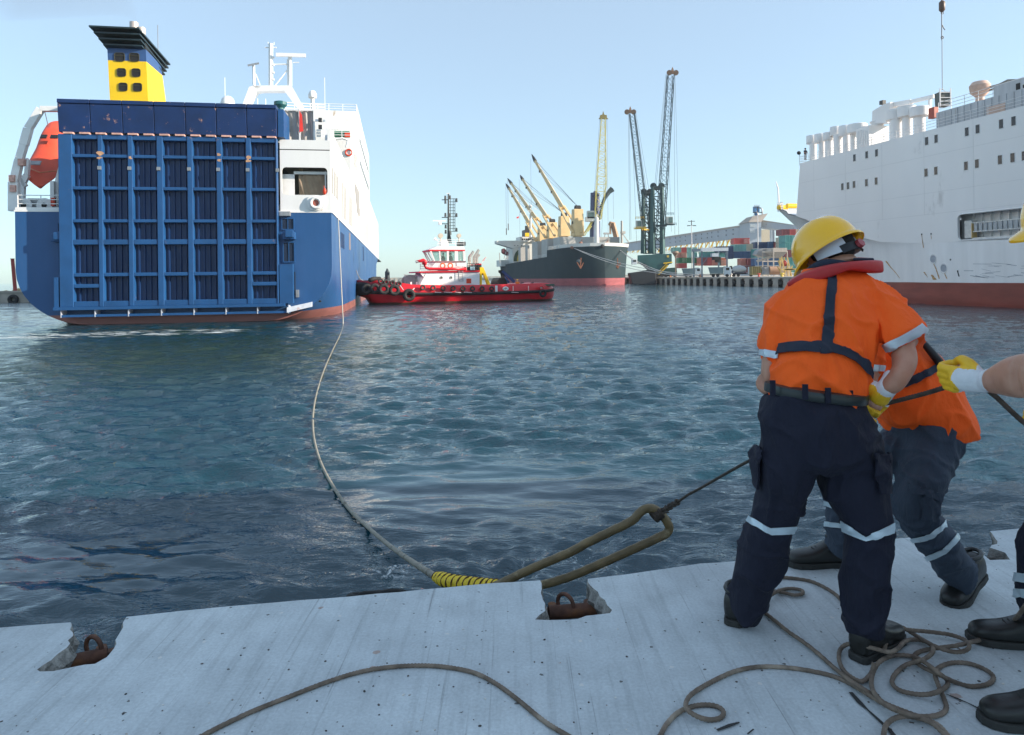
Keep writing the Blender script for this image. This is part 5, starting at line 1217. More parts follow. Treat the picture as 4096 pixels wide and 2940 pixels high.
# bow deck
m = MB(); m.prism([(14 - .4, 58, 15.0), (12, 55, 14.8), (9.8, 51, 14.4), (7, 46, 13.6), (3, 40, 12.6), (1, 34, 11.6), (27, 34, 11.6), (25, 40, 12.6), (21, 46, 13.6), (18.2, 51, 14.4), (16, 55, 14.8), (14.4, 58, 15)], (0, 0, .1)); m.build('forecastle_deck', mat('deck_grey', (.3, .3, .3)), ws)
m = MB(); m.rail([(13.6, 58, 15.2), (12, 55, 14.9), (9.8, 51, 14.5)], 1.3, 1.2, .06); m.build('bow_rail', WPAINT, ws)
m = MB()
for a, b in (((13.6, 58, 15.1), (12, 55, 14.9)),): m.hexa([(a[0], a[1], a[2] - .2), (b[0], b[1], b[2] - .2), (b[0] + .1, b[1], b[2] - .2), (a[0] + .1, a[1], a[2] - .2), (a[0], a[1], a[2] + 1.2), (b[0], b[1], b[2] + 1.2), (b[0] + .1, b[1], b[2] + 1.2), (a[0] + .1, a[1], a[2] + 1.2)])
m.build('bow_bulwark', WPAINT, ws)
for y in (53.5, 51): m = MB(); m.cyl((10.6, y, 15.2), (12.4, y, 15.2), .42, .42, 14); m.build('windlass', YEL, ws, smooth=30)
m = MB(); m.tube([(13.2, 57, 15.5), (13.2, 57.2, 19.0), (13.0, 57.5, 20.3)], [.13, .12, .08], 8); m.build('jack_staff', WPAINT, ws)
# mushroom ventilators
def vent(zx0, zx1, zt, zb, sx0, sx1, sb, x=4.0):
    a, b, c = Wz(zx0, zt, x), Wz(zx1, zb, x), Wz((zx0 + zx1) / 2, (zt + zb) / 2, x)
    ap = FW.m @ c; wpx = (zx1 - zx0) / 2.035; rr = wpx * ap.y / FOC / 2
    ztop = Wz((zx0 + zx1) / 2, zt, x).z; zbot = Wz((zx0 + zx1) / 2, zb, x).z
    rs_ = (sx1 - sx0) / 2.035 * ap.y / FOC / 2; sc_ = Wz((sx0 + sx1) / 2, zb, x)
    m = MB(); m.lathe((c.x, c.y, zbot), [(rr * .96, 0), (rr, .05), (rr, ztop - zbot - .08), (rr * .93, ztop - zbot)], 24); cap = m.build('vent_cap', WPAINT, ws, smooth=35)
    m = MB(); m.cyl((c.x, sc_.y, 18.9), (c.x, sc_.y, zbot + .05), rs_, rs_, 18); m.build('vent_trunk', WPAINT, ws, smooth=35)
for a in ((265, 345, 1105, 1172, 290, 345, 0), (330, 420, 1092, 1165, 365, 415, 0), (400, 490, 1080, 1145, 415, 480, 0), (458, 540, 1033, 1105, 485, 555, 0), (527, 620, 1025, 1110, 560, 615, 0), (600, 755, 1013, 1085, 620, 668, 0), (915, 1045, 895, 980, 945, 1045, 0), (1010, 1150, 868, 955, 1045, 1122, 0), (1112, 1255, 872, 950, 1140, 1225, 0)): vent(*a)
def wbox(name, a, b, x, d, mt, zb=None, **kw):
    p, q = Wz(a[0], a[1], x), Wz(b[0], b[1], x); m = MB(); m.box(x, x + d, min(p.y, q.y), max(p.y, q.y), 18.95 if zb is None else zb, p.z); return m.build(name, mt, ws, **kw)
wbox('deck_house', (668, 1050), (775, 1190), 2.5, 3, WPAINT)
m = MB()
for k in range(6): q = Wz(680 + k * 15, 1060, 2.45); m.box(2.42, 2.5, q.y - .05, q.y + .05, 19, q.z)
m.build('house_stiffener', WPAINT, ws)
# stores crane
m = MB(); a, b = Wz(845, 1150, 5), Wz(845, 990, 5); m.lathe((5, b.y, 18.9), [(.75, 0), (.7, b.z - 19.4), (1.0, b.z - 18.9)], 16); m.build('crane_pedestal', WPAINT, ws, smooth=30)
m = MB(); m.prism([Wz(*p, 4.2) for p in ((795, 1005), (800, 905), (870, 862), (945, 830), (940, 880), (905, 940), (925, 1000))], (1.8, 0, 0)); m.build('crane_house', WPAINT, ws)
m = MB(); m.beam(Wz(900, 868, 5), Wz(1120, 828, 5), .55); m.beam(Wz(1110, 830, 5), Wz(1305, 783, 5), .4); m.beam(Wz(900, 940, 5), Wz(1060, 850, 5), .25); m.build('crane_jib', WPAINT, ws)
m = MB(); m.beam(Wz(1270, 800, 5), Wz(1268, 965, 5), .3); m.build('jib_rest', WPAINT, ws)
m = MB(); q = Wz(884, 835, 5); m.cbox(q, .5, .6, .5); m.build('floodlight', mat('lamp_black', (.03, .03, .03)), ws)
# long grey house with railings, peach winch housing
SHEET = mat('grey_painted_sheet', (.50, .50, .51), .55, var=.14, scale=.6, stretch=(1, 3, .3), stain=(.36, .33, .31), stain_amt=0, sscale=.9)
a, b = Wz(1320, 880, 1.2), Wz(2035, 700, 1.2)
m = MB(); m.box(1.2, 9, -14, a.y, 18.95, 21.25); m.build('long_house', SHEET, ws)
for k in range(30):
    y = a.y - .3 - k * .8; m = MB(); m.box(1.12, 1.2, y - .06, y + .06, 18.95, 21.2); m.build('house_stiffener', SHEET, ws)
m = MB(); m.box(1.05, 1.2, 2.6, 4.6, 18.98, 20.3); m.build('peach_panel', mat('peach_primer', (.62, .42, .33), .6, var=.1), ws)
m = MB(); m.box(1.3, 3.0, -14, 4.0, 21.25, 22.3); m.build('raised_house', SHEET, ws)
m = MB(); m.box(1.25, 1.32, 1.2, 1.6, 19.3, 21.9); m.box(1.25, 1.32, .2, .9, 19.4, 21.6); m.build('doorway', DARK, ws)
m = MB(); m.rail([(.25, -14, 19.25), (.25, 33.3, 19.25)], 1.0, 2.0, .028, 3); m.rail([(.25, 33.3, 19.25), (20, 33.3, 19.25)], 1.0, 2, .028, 3); m.rail([(1.4, a.y - .1, 21.25), (1.4, -14, 21.25)], 1.1, 1.6, .03, 3); m.build('deck_railing', WPAINT, ws)
m = MB(); q = Wz(1700, 712, 3); m.lathe((2.6, q.y, 21.3), [(.45, 0), (.4, .7), (.9, 1.2), (1.0, 1.9), (.7, 2.3)], 12); m.build('winch_housing', mat('peach_primer', (.62, .42, .33)), ws, smooth=40)
m = MB(); m.tube([Wz(1740, 715, 3), Wz(1830, 690, 3), Wz(1900, 655, 3), Wz(2060, 650, 3)], .12, 8); m.tube([Wz(1740, 740, 3), Wz(1840, 705, 3), Wz(1920, 680, 3), Wz(2060, 670, 3)], .1, 8); m.build('hose_boom', mat('olive_brown_steel', (.2, .19, .17), .5), ws, smooth=True)
m = MB(); q = Wz(1298, 920, 2); m.cbox(q, .6, .8, 1.2); m.build('red_cabinet', mat('red_cabinet_paint', (.4, .07, .04)), ws)
# hanging load: crane wire, hook and crate
D_ = 78.0
hk = thing('hanging_load', 'dark cargo basket hanging on a crane wire above the white ship', 'crane load', tuple(P3(3768, 420, D_)))
wirem = mat('wire_dark', (.05, .05, .06))
m = MB(); a = P3(3769, 360, D_); b = P3(3768, 160, D_); top = Vector((b.x, b.y, b.z + 60)); m.tube([a, b], .035, 6); m.tube([P3(3767, 50, D_), P3(3767, 160, D_)], .05, 6); m.tube([P3(3767, 40, D_), Vector((a.x - .1, a.y, a.z + 60))], .06, 6); m.build('wire', wirem, hk, world=True)
m = MB(); m.tube([P3(3768, 2, D_), P3(3768, 10, D_), P3(3768, 40, D_), P3(3768, 48, D_)], [.12, .33, .33, .14], 10); m.build('headache_ball', mat('hook_block_brown', (.12, .07, .05), .5), hk, world=True, smooth=True)
m = MB(); m.ring(P3(3769, 52, D_), .13, .04, (0, 1, 0), 14, 6); m.ring(P3(3769, 150, D_), .13, .05, (0, 1, 0), 14, 6); m.build('shackle', wirem, hk, world=True)
m = MB(); m.tube([P3(3769, 100, D_), P3(3774, 112, D_), P3(3780, 120, D_)], .05, 6); m.build('sling_tail', wirem, hk, world=True)
c = P3(3769, 392, D_)
m = MB(); m.hexa([c + Vector(p) for p in ((-.55, -.5, -1.0), (.55, -.5, -1.0), (.55, .5, -1.0), (-.55, .5, -1.0), (-.6, -.5, .6), (.6, -.5, .6), (.6, .5, .6), (-.6, .5, .6))]); m.build('basket', mat('basket_dark_grey', (.09, .10, .09), .6, var=.3, scale=3), hk, world=True, bevel=.05)
m = MB()
for dx in (-.6, .6): m.beam(c + Vector((dx, -.55, -1.1)), c + Vector((dx, -.55, .95)), .1)
for dz in (-.95, -.5, -.1, .5): m.beam(c + Vector((-.65, -.56, dz)), c + Vector((.65, -.56, dz)), .07)
m.beam(c + Vector((-.5, 0, .6)), c + Vector((0, 0, 1.1)), .05); m.beam(c + Vector((.5, 0, .6)), c + Vector((0, 0, 1.1)), .05)
m.build('basket_frame', WPAINT, hk, world=True)
q = FW.m @ Wz(255, 1308, .8); 
tiny_person(q, 1.75, mat('dark_jacket', (.03, .04, .06), .8), mat('pale_overalls', (.5, .52, .54), .8), mat('black_hair', (.01, .01, .01)), 'lone seaman leaning at the far corner railing on the white ships top deck', 200)
q = FW.m @ Wz(208, 1245, 1.0)
th = thing('deck_lamp', 'small dark lamp on a stalk beside the seaman on the white ships top deck', 'lamp', (q.x, q.y, (FW.m @ Vector((0, 0, 19.25))).z))
m = MB(); m.tube([(0, 0, 0), (0, 0, q.z - th.location.z)], .04, 6); m.build('stalk', STEEL, th)
m = MB(); m.ball((-.1, 0, q.z - th.location.z), .3, .2, .28, 10); m.build('lamp_head', DARK, th, smooth=True)
# ================================================================= THE FAR PIER AND ITS CARGO YARD
FP = Fr(55.4, 274.4, -80.1)
PH = 2.8                                  # pier top above the water
ZP = ZW + PH
def C8(zx, zy, D): return P3(2550 + zx / 3.49, 780 + zy / 3.49, D)
pr = thing_f('container_pier', 'long concrete pier with black fenders below the container yard', 'pier', FP)
m = MB(); m.box(-260, 150, .5, 400, -3, PH - .35); m.build('pier_core', PIERC, pr)
m = MB(); m.box(-260, 150, -.15, 400, PH - .35, PH); m.build('deck_slab', mat('pier_top_concrete', (.46, .42, .36), .9, var=.12, scale=.2), pr)
pb = MB(); pb.box(0, 3.5, 0, .9, -2.4, PH - .36); blk = pb.build('wall_block', PIERC, pr, bevel=.08); blk.location = (-100, 0, 0)
fb = MB(); fb.box(0, .55, -.55, .3, -.6, PH - .7); fnd = fb.build('fender_post', BLACK, pr, bevel=.05); fnd.location = (-101.5, 0, 0)
rb = MB(); rb.cyl((0, -.1, .7), (0, -.1, 1.7), .55, .55, 14); rub = rb.build('rubber_fender', BLACK, pr, smooth=30); rub.location = (-100.6, 0, 0)
for k in range(1, 48):
    for o, dx in ((blk, 0), (fnd, -1.5), (rub, -.6)):
        c = o.copy(); COL.objects.link(c); c.location = (-100 + k * 5 + dx, 0, 0)
# bollards and small posts on the pier edge
bol = None
for k, (zx, zy, c_) in enumerate(((455, 1128, 'orange'), (835, 1126, 'pale'), (875, 1126, 'orange'), (1300, 1128, 'pale'), (1690, 1126, 'red'), (2015, 1128, 'yellow'))):
    p = C8(zx, zy, 200); p = FP.m @ FP.side(2550 + zx / 3.49, 780 + zy / 3.49, 0) if False else FP.m @ FP.at(2550 + zx / 3.49, 1000, .8)
    th = thing('bollard', '%s mooring bollard on the far pier edge, %s' % (c_, ('nearest the green cranes', 'left of the pair before the tipper truck', 'right of the pair before the tipper truck', 'before the mixer truck', 'before the hopper', 'by the yellow frames')[k]), 'bollard', (p.x, p.y, ZP), 0, 'bollards on the far pier')
    m = MB(); m.lathe((0, 0, 0), [(.4, 0), (.3, .15), (.26, .6), (.5, .75), (.5, .95), (.2, 1.05)], 12)
    m.build('bollard_body', mat('bollard_' + c_, {'orange': (.6, .25, .1), 'pale': (.6, .55, .5), 'red': (.5, .08, .05), 'yellow': (.7, .5, .08)}[c_], .6), th, smooth=40)
# lattice members
def lattice(m, p0, p1, w0, w1, n, rc=.14, rb=.07, up=(0, 1, 0)):
    p0, p1 = Vector(p0), Vector(p1); d = (p1 - p0).normalized(); x = d.cross(Vector(up)).normalized(); y = x.cross(d).normalized()
    cn = lambda k, i: (p0.lerp(p1, k / n) + (x * (1, -1, -1, 1)[i] + y * (1, 1, -1, -1)[i]) * (w0 + (w1 - w0) * k / n) / 2)
    for i in range(4):
        m.beam(cn(0, i), cn(n, i), rc * 2)
        for k in range(n):
            a, b = (i, (i + 1) % 4) if k % 2 == 0 else ((i + 1) % 4, i)
            m.beam(cn(k, a), cn(k + 1, b), rb * 2); 
            if k % 2 == 0: m.beam(cn(k, i), cn(k, (i + 1) % 4), rb * 2)
    return m
def C7(zx, zy, D): return P3(2300 + zx / 1.808, 240 + zy / 1.808, D)
GRN = mat('crane_green', (.018, .085, .085), .5, var=.15, scale=.3)
GRD = mat('crane_dark_green', (.02, .05, .06), .5)
WIRE = mat('far_wire', (.10, .12, .14), .6)
BRN = mat('boom_head_brown', (.3, .17, .1), .6)
gbase = {'left': 285, 'right': 283}
def harbour_crane(label, D, legs, ltop, lbot, boom, bw, head, cab, wires, base, green, dark, side):
    th = thing('harbour_crane', label, 'crane', (C7(legs[0], lbot, D).x, D, ZP), 0, 'harbour cranes')
    def w(m, n, mt, **k): return m.build(n, mt, th, world=True, **k)
    for x in legs:
        m = MB(); m.tube([C7(x + (4 if x < sum(legs) / 2 else -4) * 0, ltop, D), C7(x, (ltop + lbot) / 2, D), C7(x + 2, lbot, D)], [.75, .95, 1.25], 4); w(m, 'tower_leg', green)
        m = MB(); m.tube([C7(x, ltop, D + 6), C7(x, lbot, D + 6)], [.6, 1.0], 4); w(m, 'tower_leg', green)
    a, b = legs
    m = MB()
    n = 7
    for k in range(n):
        y0 = ltop + (lbot - ltop) * k / n; y1 = ltop + (lbot - ltop) * (k + 1) / n
        for dd in (0, 6):
            m.beam(C7(a, y0, D + dd), C7(b, y1, D + dd), .35); m.beam(C7(a, y1, D + dd), C7(b, y1, D + dd), .35); m.beam(C7(b, y0, D + dd), C7(a, y1, D + dd), .22)
        m.beam(C7(a, y0, D), C7(a, y1, D + 6), .25); m.beam(C7(b, y1, D), C7(b, y0, D + 6), .25)
    w(m, 'tower_bracing', dark)
    m = MB(); m.cyl(C7(a - 4, ltop + 8, D + 3) , C7(b + 4, ltop + 8, D + 3), .9, .9, 10); m.beam(C7(a - 6, ltop + 4, D), C7(b + 6, ltop + 4, D), .9)
    for x in (a + 5, b - 5): m.cyl(C7(x, ltop - 6, D + 2.2), C7(x, ltop - 6, D + 3.6), 1.4, 1.4, 12)
    w(m, 'tower_head', dark)
    p0, p1 = C7(*boom[0], D - 1.5), C7(*boom[1], D - 6)
    m = MB(); lattice(m, p0, p1, bw[0], bw[1], 24, .14, .06, (0, 1, .1)); w(m, 'boom', dark)
    hx, hy = head
    m = MB(); m.prism([C7(hx - 8, hy + 20, D - 6.4), C7(hx - 6, hy - 12, D - 6.4), C7(hx, hy - 28, D - 6.4), C7(hx + 8, hy - 8, D - 6.4), C7(hx + 12, hy + 20, D - 6.4)], (0, 1.0, 0)); w(m, 'boom_head', BRN)
    for s_ in (-1, 1): m = MB(); m.cyl(C7(hx + s_ * 24, hy + 14, D - 6.6), C7(hx + s_ * 24, hy + 14, D - 5), 1.1, 1.1, 12); m.beam(C7(hx, hy + 14, D - 5.8), C7(hx + s_ * 30, hy + 16, D - 5.8), .6); w(m, 'boom_sheave', BRN)
    for (x0, y0), (x1, y1) in wires: m = MB(); m.tube([C7(x0, y0, D - 5.5), C7(x1, y1, D - 1 if y1 > 890 else D - 5.5)], .055, 4); w(m, 'wire', WIRE)
    cx_, cy_ = cab
    m = MB(); p = C7(cx_, cy_, D - 2); m.cbox(p, 2.7, 2.6, 3.0); w(m, 'cab', mat('cab_cream', (.5, .52, .48), .5), bevel=.1)
    m = MB(); m.cbox(p + Vector((.4 if side > 0 else -.2, -1.36, .1)), 1.7, .1, 2.2); w(m, 'cab_window', mat('cab_glass_green', (.10, .16, .15), .15))
    m = MB(); m.cbox(p + Vector((0, -.2, -1.8)), 3.9, 3.0, .35); m.beam(p + Vector((-side * 1, 0, -2.2)), p + Vector((-side * 5, 2, -2.2)), .6); m.rail([p + Vector((-2.6, -1.8, -2.2)), p + Vector((2.6, -1.8, -2.2))], 1.0, 1.3, .06); m.rail([p + Vector((-1.8, -1, 2.1)), p + Vector((1.8, -1, 2.1))], 1.0, 1.3, .06); w(m, 'cab_platform', YEL if side < 0 else dark)
    return th, w
th, w = harbour_crane('shorter dark green harbour crane with its lattice boom leaning left behind the bulk carriers bow', 290, (494, 546), 960, 1400, ((522, 1290), (412, 388)), (2.9, 2.0), (400, 362), (465, 1188), [((386, 378), (395, 1300)), ((392, 378), (405, 1300)), ((434, 378), (520, 960)), ((440, 378), (538, 960)), ((420, 640), (446, 1330))], 0, GRN, GRD, -1)
th, w = harbour_crane('taller dark green harbour crane on the pier with its upright lattice boom', 284, (562, 630), 918, 1402, ((612, 1290), (692, 108)), (3.2, 2.4), (706, 78), (680, 1160), [((664, 105), (585, 918)), ((658, 105), (575, 918)), ((724, 105), (750, 1262)), ((716, 105), (722, 1262)), ((700, 105), (628, 918)), ((680, 700), (697, 1240))], 0, GRN, GRD, 1)
D = 284
m = MB(); m.hexa([C7(*p, d_) for d_ in (D - 4, D + 9) for p in ((450, 1475), (700, 1475), (700, 1400), (452, 1412))]); w(m, 'slewing_house', GRN, bevel=.1)
m = MB(); m.prism([C7(*p, D - 4.3) for p in ((500, 1465), (700, 1455), (665, 1500), (640, 1520), (560, 1520))], (0, 10, 0)); w(m, 'slewing_skirt', GRN)
m = MB(); m.prism([C7(*p, D - 2) for p in ((515, 1520), (735, 1500), (740, 1562), (520, 1572))], (0, 9, 0)); w(m, 'chassis', mat('crane_dark_green2', (.012, .06, .055), .5))
for k in range(7): q = C7(530 + k * 32, 1572, D - 2.2); m = MB(); m.cyl((q.x, D - 2.8, ZP + .8), (q.x, D - 1.9, ZP + .8), .8, .8, 14); w(m, 'wheel', BLACK)
m = MB(); m.beam(C7(606, 1552, D - 4.6), C7(672, 1484, D - 4.6), .9, .3)
for k in range(10): q = C7(606, 1552, D - 4.5).lerp(C7(672, 1484, D - 4.5), k / 10); m.cbox(q + Vector((0, 0, .25)), .9, 1, .1)
m.beam(C7(606, 1530, D - 4.8), C7(672, 1464, D - 4.8), .15); m.beam(C7(640, 1470, D - 4.6), C7(705, 1462, D - 4.6), .4); w(m, 'stairway', YEL)
q = C7(672, 1420, D - 4.1); m = MB(); m.cbox(q, .9, .05, .9); w(m, 'notice_plate', mat('ochre_plate', (.5, .35, .05)))
# yellow crane behind the bulk carrier
D = 395
YCR = mat('crane_pale_yellow', (.72, .62, .16), .5); NVY = mat('crane_navy_blue', (.03, .05, .14), .5)
th = thing('harbour_crane', 'slender pale yellow lattice boom crane rising behind the bulk carriers bow', 'crane', (C7(145, 1280, D).x, D, ZP), 0, 'harbour cranes')
def w(m, n, mt, **k): return m.build(n, mt, th, world=True, **k)
for x in (132, 158): m = MB(); m.tube([C7(x, 960, D), C7(x, 1420, D)], [1.6, 2.2], 4); w(m, 'tower_leg', NVY)
m = MB(); m.beam(C7(118, 985, D - 1), C7(170, 985, D - 1), 1.2); m.cyl(C7(135, 966, D - 1), C7(160, 966, D - 1), 1.5, 1.5, 10); w(m, 'tower_head', NVY)
m = MB(); lattice(m, C7(165, 1150, D - 4), C7(190, 900, D - 6), 3.5, 5.4, 5, .16, .08); lattice(m, C7(190, 900, D - 6), C7(204, 425, D - 9), 5.4, 2.2, 16, .15, .08); w(m, 'boom', YCR)
m = MB(); m.prism([C7(x, y, D - 9.6) for x, y in ((178, 424), (182, 398), (198, 395), (204, 368), (212, 395), (230, 398), (232, 424))], (0, 1.2, 0)); w(m, 'boom_head', mat('head_olive', (.25, .2, .06)))
m = MB(); m.beam(C7(172, 424, D - 9), C7(238, 424, D - 9), .6); w(m, 'boom_platform', mat('head_olive', (.25, .2, .06)))
for (a, b) in (((180, 424), (140, 960)), ((186, 424), (160, 960)), ((232, 424), (240, 1300)), ((228, 424), (192, 1280))): m = MB(); m.tube([C7(*a, D - 9), C7(*b, D - 4)], .07, 4); w(m, 'wire', WIRE)
m = MB(); m.tube([C7(185, 1075, D - 3), C7(215, 1000, D - 3), C7(245, 955, D - 3), C7(272, 932, D - 3)], [.9, 1.0, 1.3, 1.7], 4); m.beam(C7(188, 1080, D - 2), C7(165, 1180, D - 2), 1.0); w(m, 'counter_jib', GRD)
m = MB(); m.tube([C7(276, 940, D - 3), C7(278, 1150, D - 3)], .07, 4); w(m, 'wire', WIRE)
m = MB(); m.cbox(C7(118, 1120, D - 4), 5, 4, 4.4); m.cbox(C7(116, 1152, D - 4), 6.5, 4, 2.5); w(m, 'cab', mat('cab_cream', (.5, .52, .48)))
m = MB(); m.cbox(C7(116, 1118, D - 6.1), 3.4, .1, 2.6); w(m, 'cab_window', mat('cab_glass_green', (.1, .16, .15)))
m = MB()
for a, b in (((120, 1165), (58, 1265)), ((130, 1165), (70, 1270)), ((120, 1200), (95, 1240)), ((60, 1265), (130, 1160))): m.beam(C7(*a, D - 2), C7(*b, D - 2), .5)
w(m, 'back_stay', YCR)
# conveyor gallery on its yellow trestle, transfer tower, filter
GAL = mat('gallery_grey_blue', (.36, .42, .48), .55, var=.08, scale=.15, stretch=(1, 1, .3))
GALR = mat('gallery_roof_tan', (.38, .33, .28), .7)
ga = thing('conveyor_gallery', 'long grey covered conveyor gallery climbing to its transfer tower behind the containers', 'conveyor', tuple(C8(1600, 1000, 330)))
def wg(m, n, mt, **k): return m.build(n, mt, ga, world=True, **k)
m = MB(); a, b, c, d = C8(-260, 700, 450), C8(1560, 430, 330), C8(1560, 590, 330), C8(-260, 800, 450)
m.hexa([d, c, c + Vector((0, 7, 0)), d + Vector((0, 7, 0)), a, b, b + Vector((0, 7, 0)), a + Vector((0, 7, 0))]); wg(m, 'gallery', GAL)
m = MB(); m.hexa([a + Vector((0, -.4, 0)), b + Vector((0, -.4, 0)), b + Vector((0, 7.4, 0)), a + Vector((0, 7.4, 0)), a + Vector((0, 3, 1.0)), b + Vector((0, 3, 1.0)), b + Vector((0, 4, 1.0)), a + Vector((0, 4, 1.0))]); wg(m, 'gallery_roof', GALR)
for zx, za, zb_ in ((595, 590, 645), (668, 578, 634), (817, 562, 617), (896, 548, 604), (975, 538, 596), (1038, 527, 586), (1125, 515, 574), (1238, 498, 560), (1335, 484, 547), (1436, 470, 536), (1538, 456, 520), (455, 612, 665), (530, 600, 655)):
    u = (zx + 260) / 1820; Dg = 1 / ((1 - u) / 450 + u / 330)
    for zz in (za, zb_): m = MB(); m.cbox(C8(zx, zz, Dg - .1), .42, .15, .65); wg(m, 'gallery_window', DARK)
m = MB(); m.box(C8(1558, 0, 322).x, C8(1722, 0, 322).x, 322, 336, ZP, C8(1600, 372, 322).z); wg(m, 'transfer_tower', GAL)
m = MB(); p = C8(1550, 378, 321.6); q = C8(1730, 378, 321.6); m.hexa([(p.x, 321.6, p.z), (q.x, 321.6, p.z), (q.x, 337, p.z), (p.x, 337, p.z), (p.x + 3, 324, p.z + 3.0), (q.x + 4, 324, p.z + 4.2), (q.x + 4, 333, p.z + 4.2), (p.x + 3, 333, p.z + 3.0)]); wg(m, 'tower_roof', GALR)
for zy in (428, 508):
    for k in range(5): m = MB(); m.cbox(C8(1580 + k * 14, zy, 321.9), .32, .1, 1.3); wg(m, 'tower_louvre', mat('louvre_pale', (.55, .6, .62), .5))
m = MB(); p0, p1, p2, p3 = C8(1715, 365, 330), C8(2300, 440, 300), C8(2300, 510, 300), C8(1715, 450, 330)
m.hexa([p3, p2, p2 + Vector((0, 7, 0)), p3 + Vector((0, 7, 0)), p0, p1, p1 + Vector((0, 7, 0)), p0 + Vector((0, 7, 0))]); wg(m, 'gallery', GAL)
m = MB(); p0, p1, p2, p3 = C8(1700, 335, 331), C8(2300, 425, 301), C8(2300, 442, 301), C8(1700, 368, 331); m.hexa([p3, p2, p2 + Vector((0, 8, 0)), p3 + Vector((0, 8, 0)), p0 + Vector((0, 2, 0)), p1 + Vector((0, 2, 0)), p1 + Vector((0, 6, 0)), p0 + Vector((0, 6, 0))]); wg(m, 'gallery_roof', GALR)
for zx, zy in ((1800, 412), (1932, 432), (2070, 452), (2180, 466)): m = MB(); m.cbox(C8(zx, zy, 330 - (zx - 1715) / 585 * 30 - .2), .42, .15, .65); wg(m, 'gallery_window', DARK)
for zx in (1700, 1870, 1905, 1985): m = MB(); m.box(C8(zx - 8, 0, 325).x, C8(zx + 8, 0, 325).x, 325, 327, ZP, C8(zx, 470, 325).z); wg(m, 'gallery_pillar', GAL)
m = MB(); m.box(C8(1722, 0, 345).x, C8(1868, 0, 345).x, 345, 356, ZP, C8(1800, 480, 345).z); wg(m, 'beige_silo_house', mat('beige_wall', (.55, .48, .36), .8))
m = MB(); p = C8(1668, 210, 326); m.box(p.x - 1.1, p.x + 1.2, 326, 328.5, C8(0, 262, 326).z, C8(0, 178, 326).z); m.lathe((p.x + .1, 327.2, C8(0, 335, 326).z), [(.4, 0), (1.1, C8(0, 262, 326).z - C8(0, 335, 326).z)], 12); wg(m, 'dust_filter', mat('filter_blue', (.05, .19, .40), .5))
m = MB(); m.tube([C8(1700, 182, 326), C8(1728, 184, 326), C8(1740, 205, 326), C8(1742, 330, 326)], .32, 10); m.tube([C8(1655, 225, 325), C8(1680, 262, 325), C8(1705, 330, 325)], .3, 8); wg(m, 'filter_duct', mat('duct_grey', (.45, .45, .48), .4, .3), smooth=True)
m = MB(); m.beam(C8(1632, 262, 325), C8(1610, 352, 325), .3); m.rail([C8(1630, 178, 326), C8(1700, 178, 326)], 1.2, 1.5, .08); wg(m, 'filter_frame', STEEL)
m = MB(); rr = random.Random(2)
for k in range(22):
    zx = -220 + k * 72; u = (zx + 260) / 1820; Dg = 1 / ((1 - u) / 450 + u / 330); zt = 790 - (zx + 260) * .108
    m.beam(C8(zx, 770 + 30 * (zx < 300), Dg), C8(zx + 80, zt - 50, Dg), .55)
wg(m, 'trestle_strut', YEL)
m = MB()
for k in range(32):
    zx = -220 + k * 50; u = (zx + 260) / 1820; Dg = 1 / ((1 - u) / 450 + u / 330); zt = 800 - (zx + 260) * .112
    m.beam(C8(zx, 810, Dg + 8), C8(zx + 40, zt - 60, Dg + 8), .2); m.beam(C8(zx + 40, 810, Dg + 8), C8(zx, zt - 60, Dg + 8), .18)
    m.beam(C8(zx, zt, Dg + 8), C8(zx + 50, zt - 8, Dg + 8), .3); m.beam(C8(zx + 20, 820, Dg + 4), C8(zx + 20, zt - 20, Dg + 4), .22)
tag(wg(m, 'trestle_lattice', mat('rusty_white_steel', (.45, .38, .32), .7, var=.4, scale=.2)), kind='stuff')
# containers
CONT = {'red': (.42, .07, .07), 'maroon': (.20, .05, .06), 'teal': (.08, .28, .27), 'blue': (.05, .12, .24), 'navy': (.03, .06, .14), 'green': (.03, .19, .09), 'cream': (.5, .45, .34), 'orange': (.5, .15, .08), 'salmon': (.46, .18, .14), 'aqua': (.18, .38, .36), 'olive': (.24, .20, .08)}
def cmat(c): return mat('container_' + c, CONT[c], .55, var=.18, scale=.5, stretch=(1, 1, .4), stain=tuple(x * .45 + .03 for x in CONT[c]), stain_amt=-.1, sscale=.5)
def container(zx0, zx1, zy0, zy1, D, c, where, deep=2.44):
    a, b = C8(zx0, zy1, D), C8(zx1, zy0, D); wdt, h = b.x - a.x, b.z - a.z
    o = (a.x + b.x) / 2, D, a.z
    m = MB(); n = max(3, int(wdt / .55)); v = [(-wdt / 2 + .12, 0, .12), (-wdt / 2 + .12, 0, h - .12)]; top = []
    xs_ = []; 
    for k in range(n):
        x = -wdt / 2 + .15 + (wdt - .3) * k / n; s_ = (wdt - .3) / n
        xs_ += [(x, .0), (x + s_ * .3, .0), (x + s_ * .45, .16), (x + s_ * .85, .16)]
    xs_.append((wdt / 2 - .15, 0)); v = []
    for x, y in xs_: v += [(x, y + .04, .15), (x, y + .04, h - .15)]
    m.add(v, [(2 * i, 2 * i + 2, 2 * i + 3, 2 * i + 1) for i in range(len(xs_) - 1)])
    for x0, x1, z0, z1 in ((-wdt / 2, wdt / 2, 0, .15), (-wdt / 2, wdt / 2, h - .15, h), (-wdt / 2, -wdt / 2 + .16, .15, h - .15), (wdt / 2 - .16, wdt / 2, .15, h - .15)): m.box(x0, x1, 0, .2, z0, z1)
    m.box(-wdt / 2, wdt / 2, .21, deep, 0.01, h - .01)
    ob = m.build('shipping_container', cmat(c)); ob.location = o
    tag(ob, '%s container %s' % (c, where), 'container', 'containers stacked on the far pier'); return ob
RS = 'in the tall stack beneath the white ships bow'
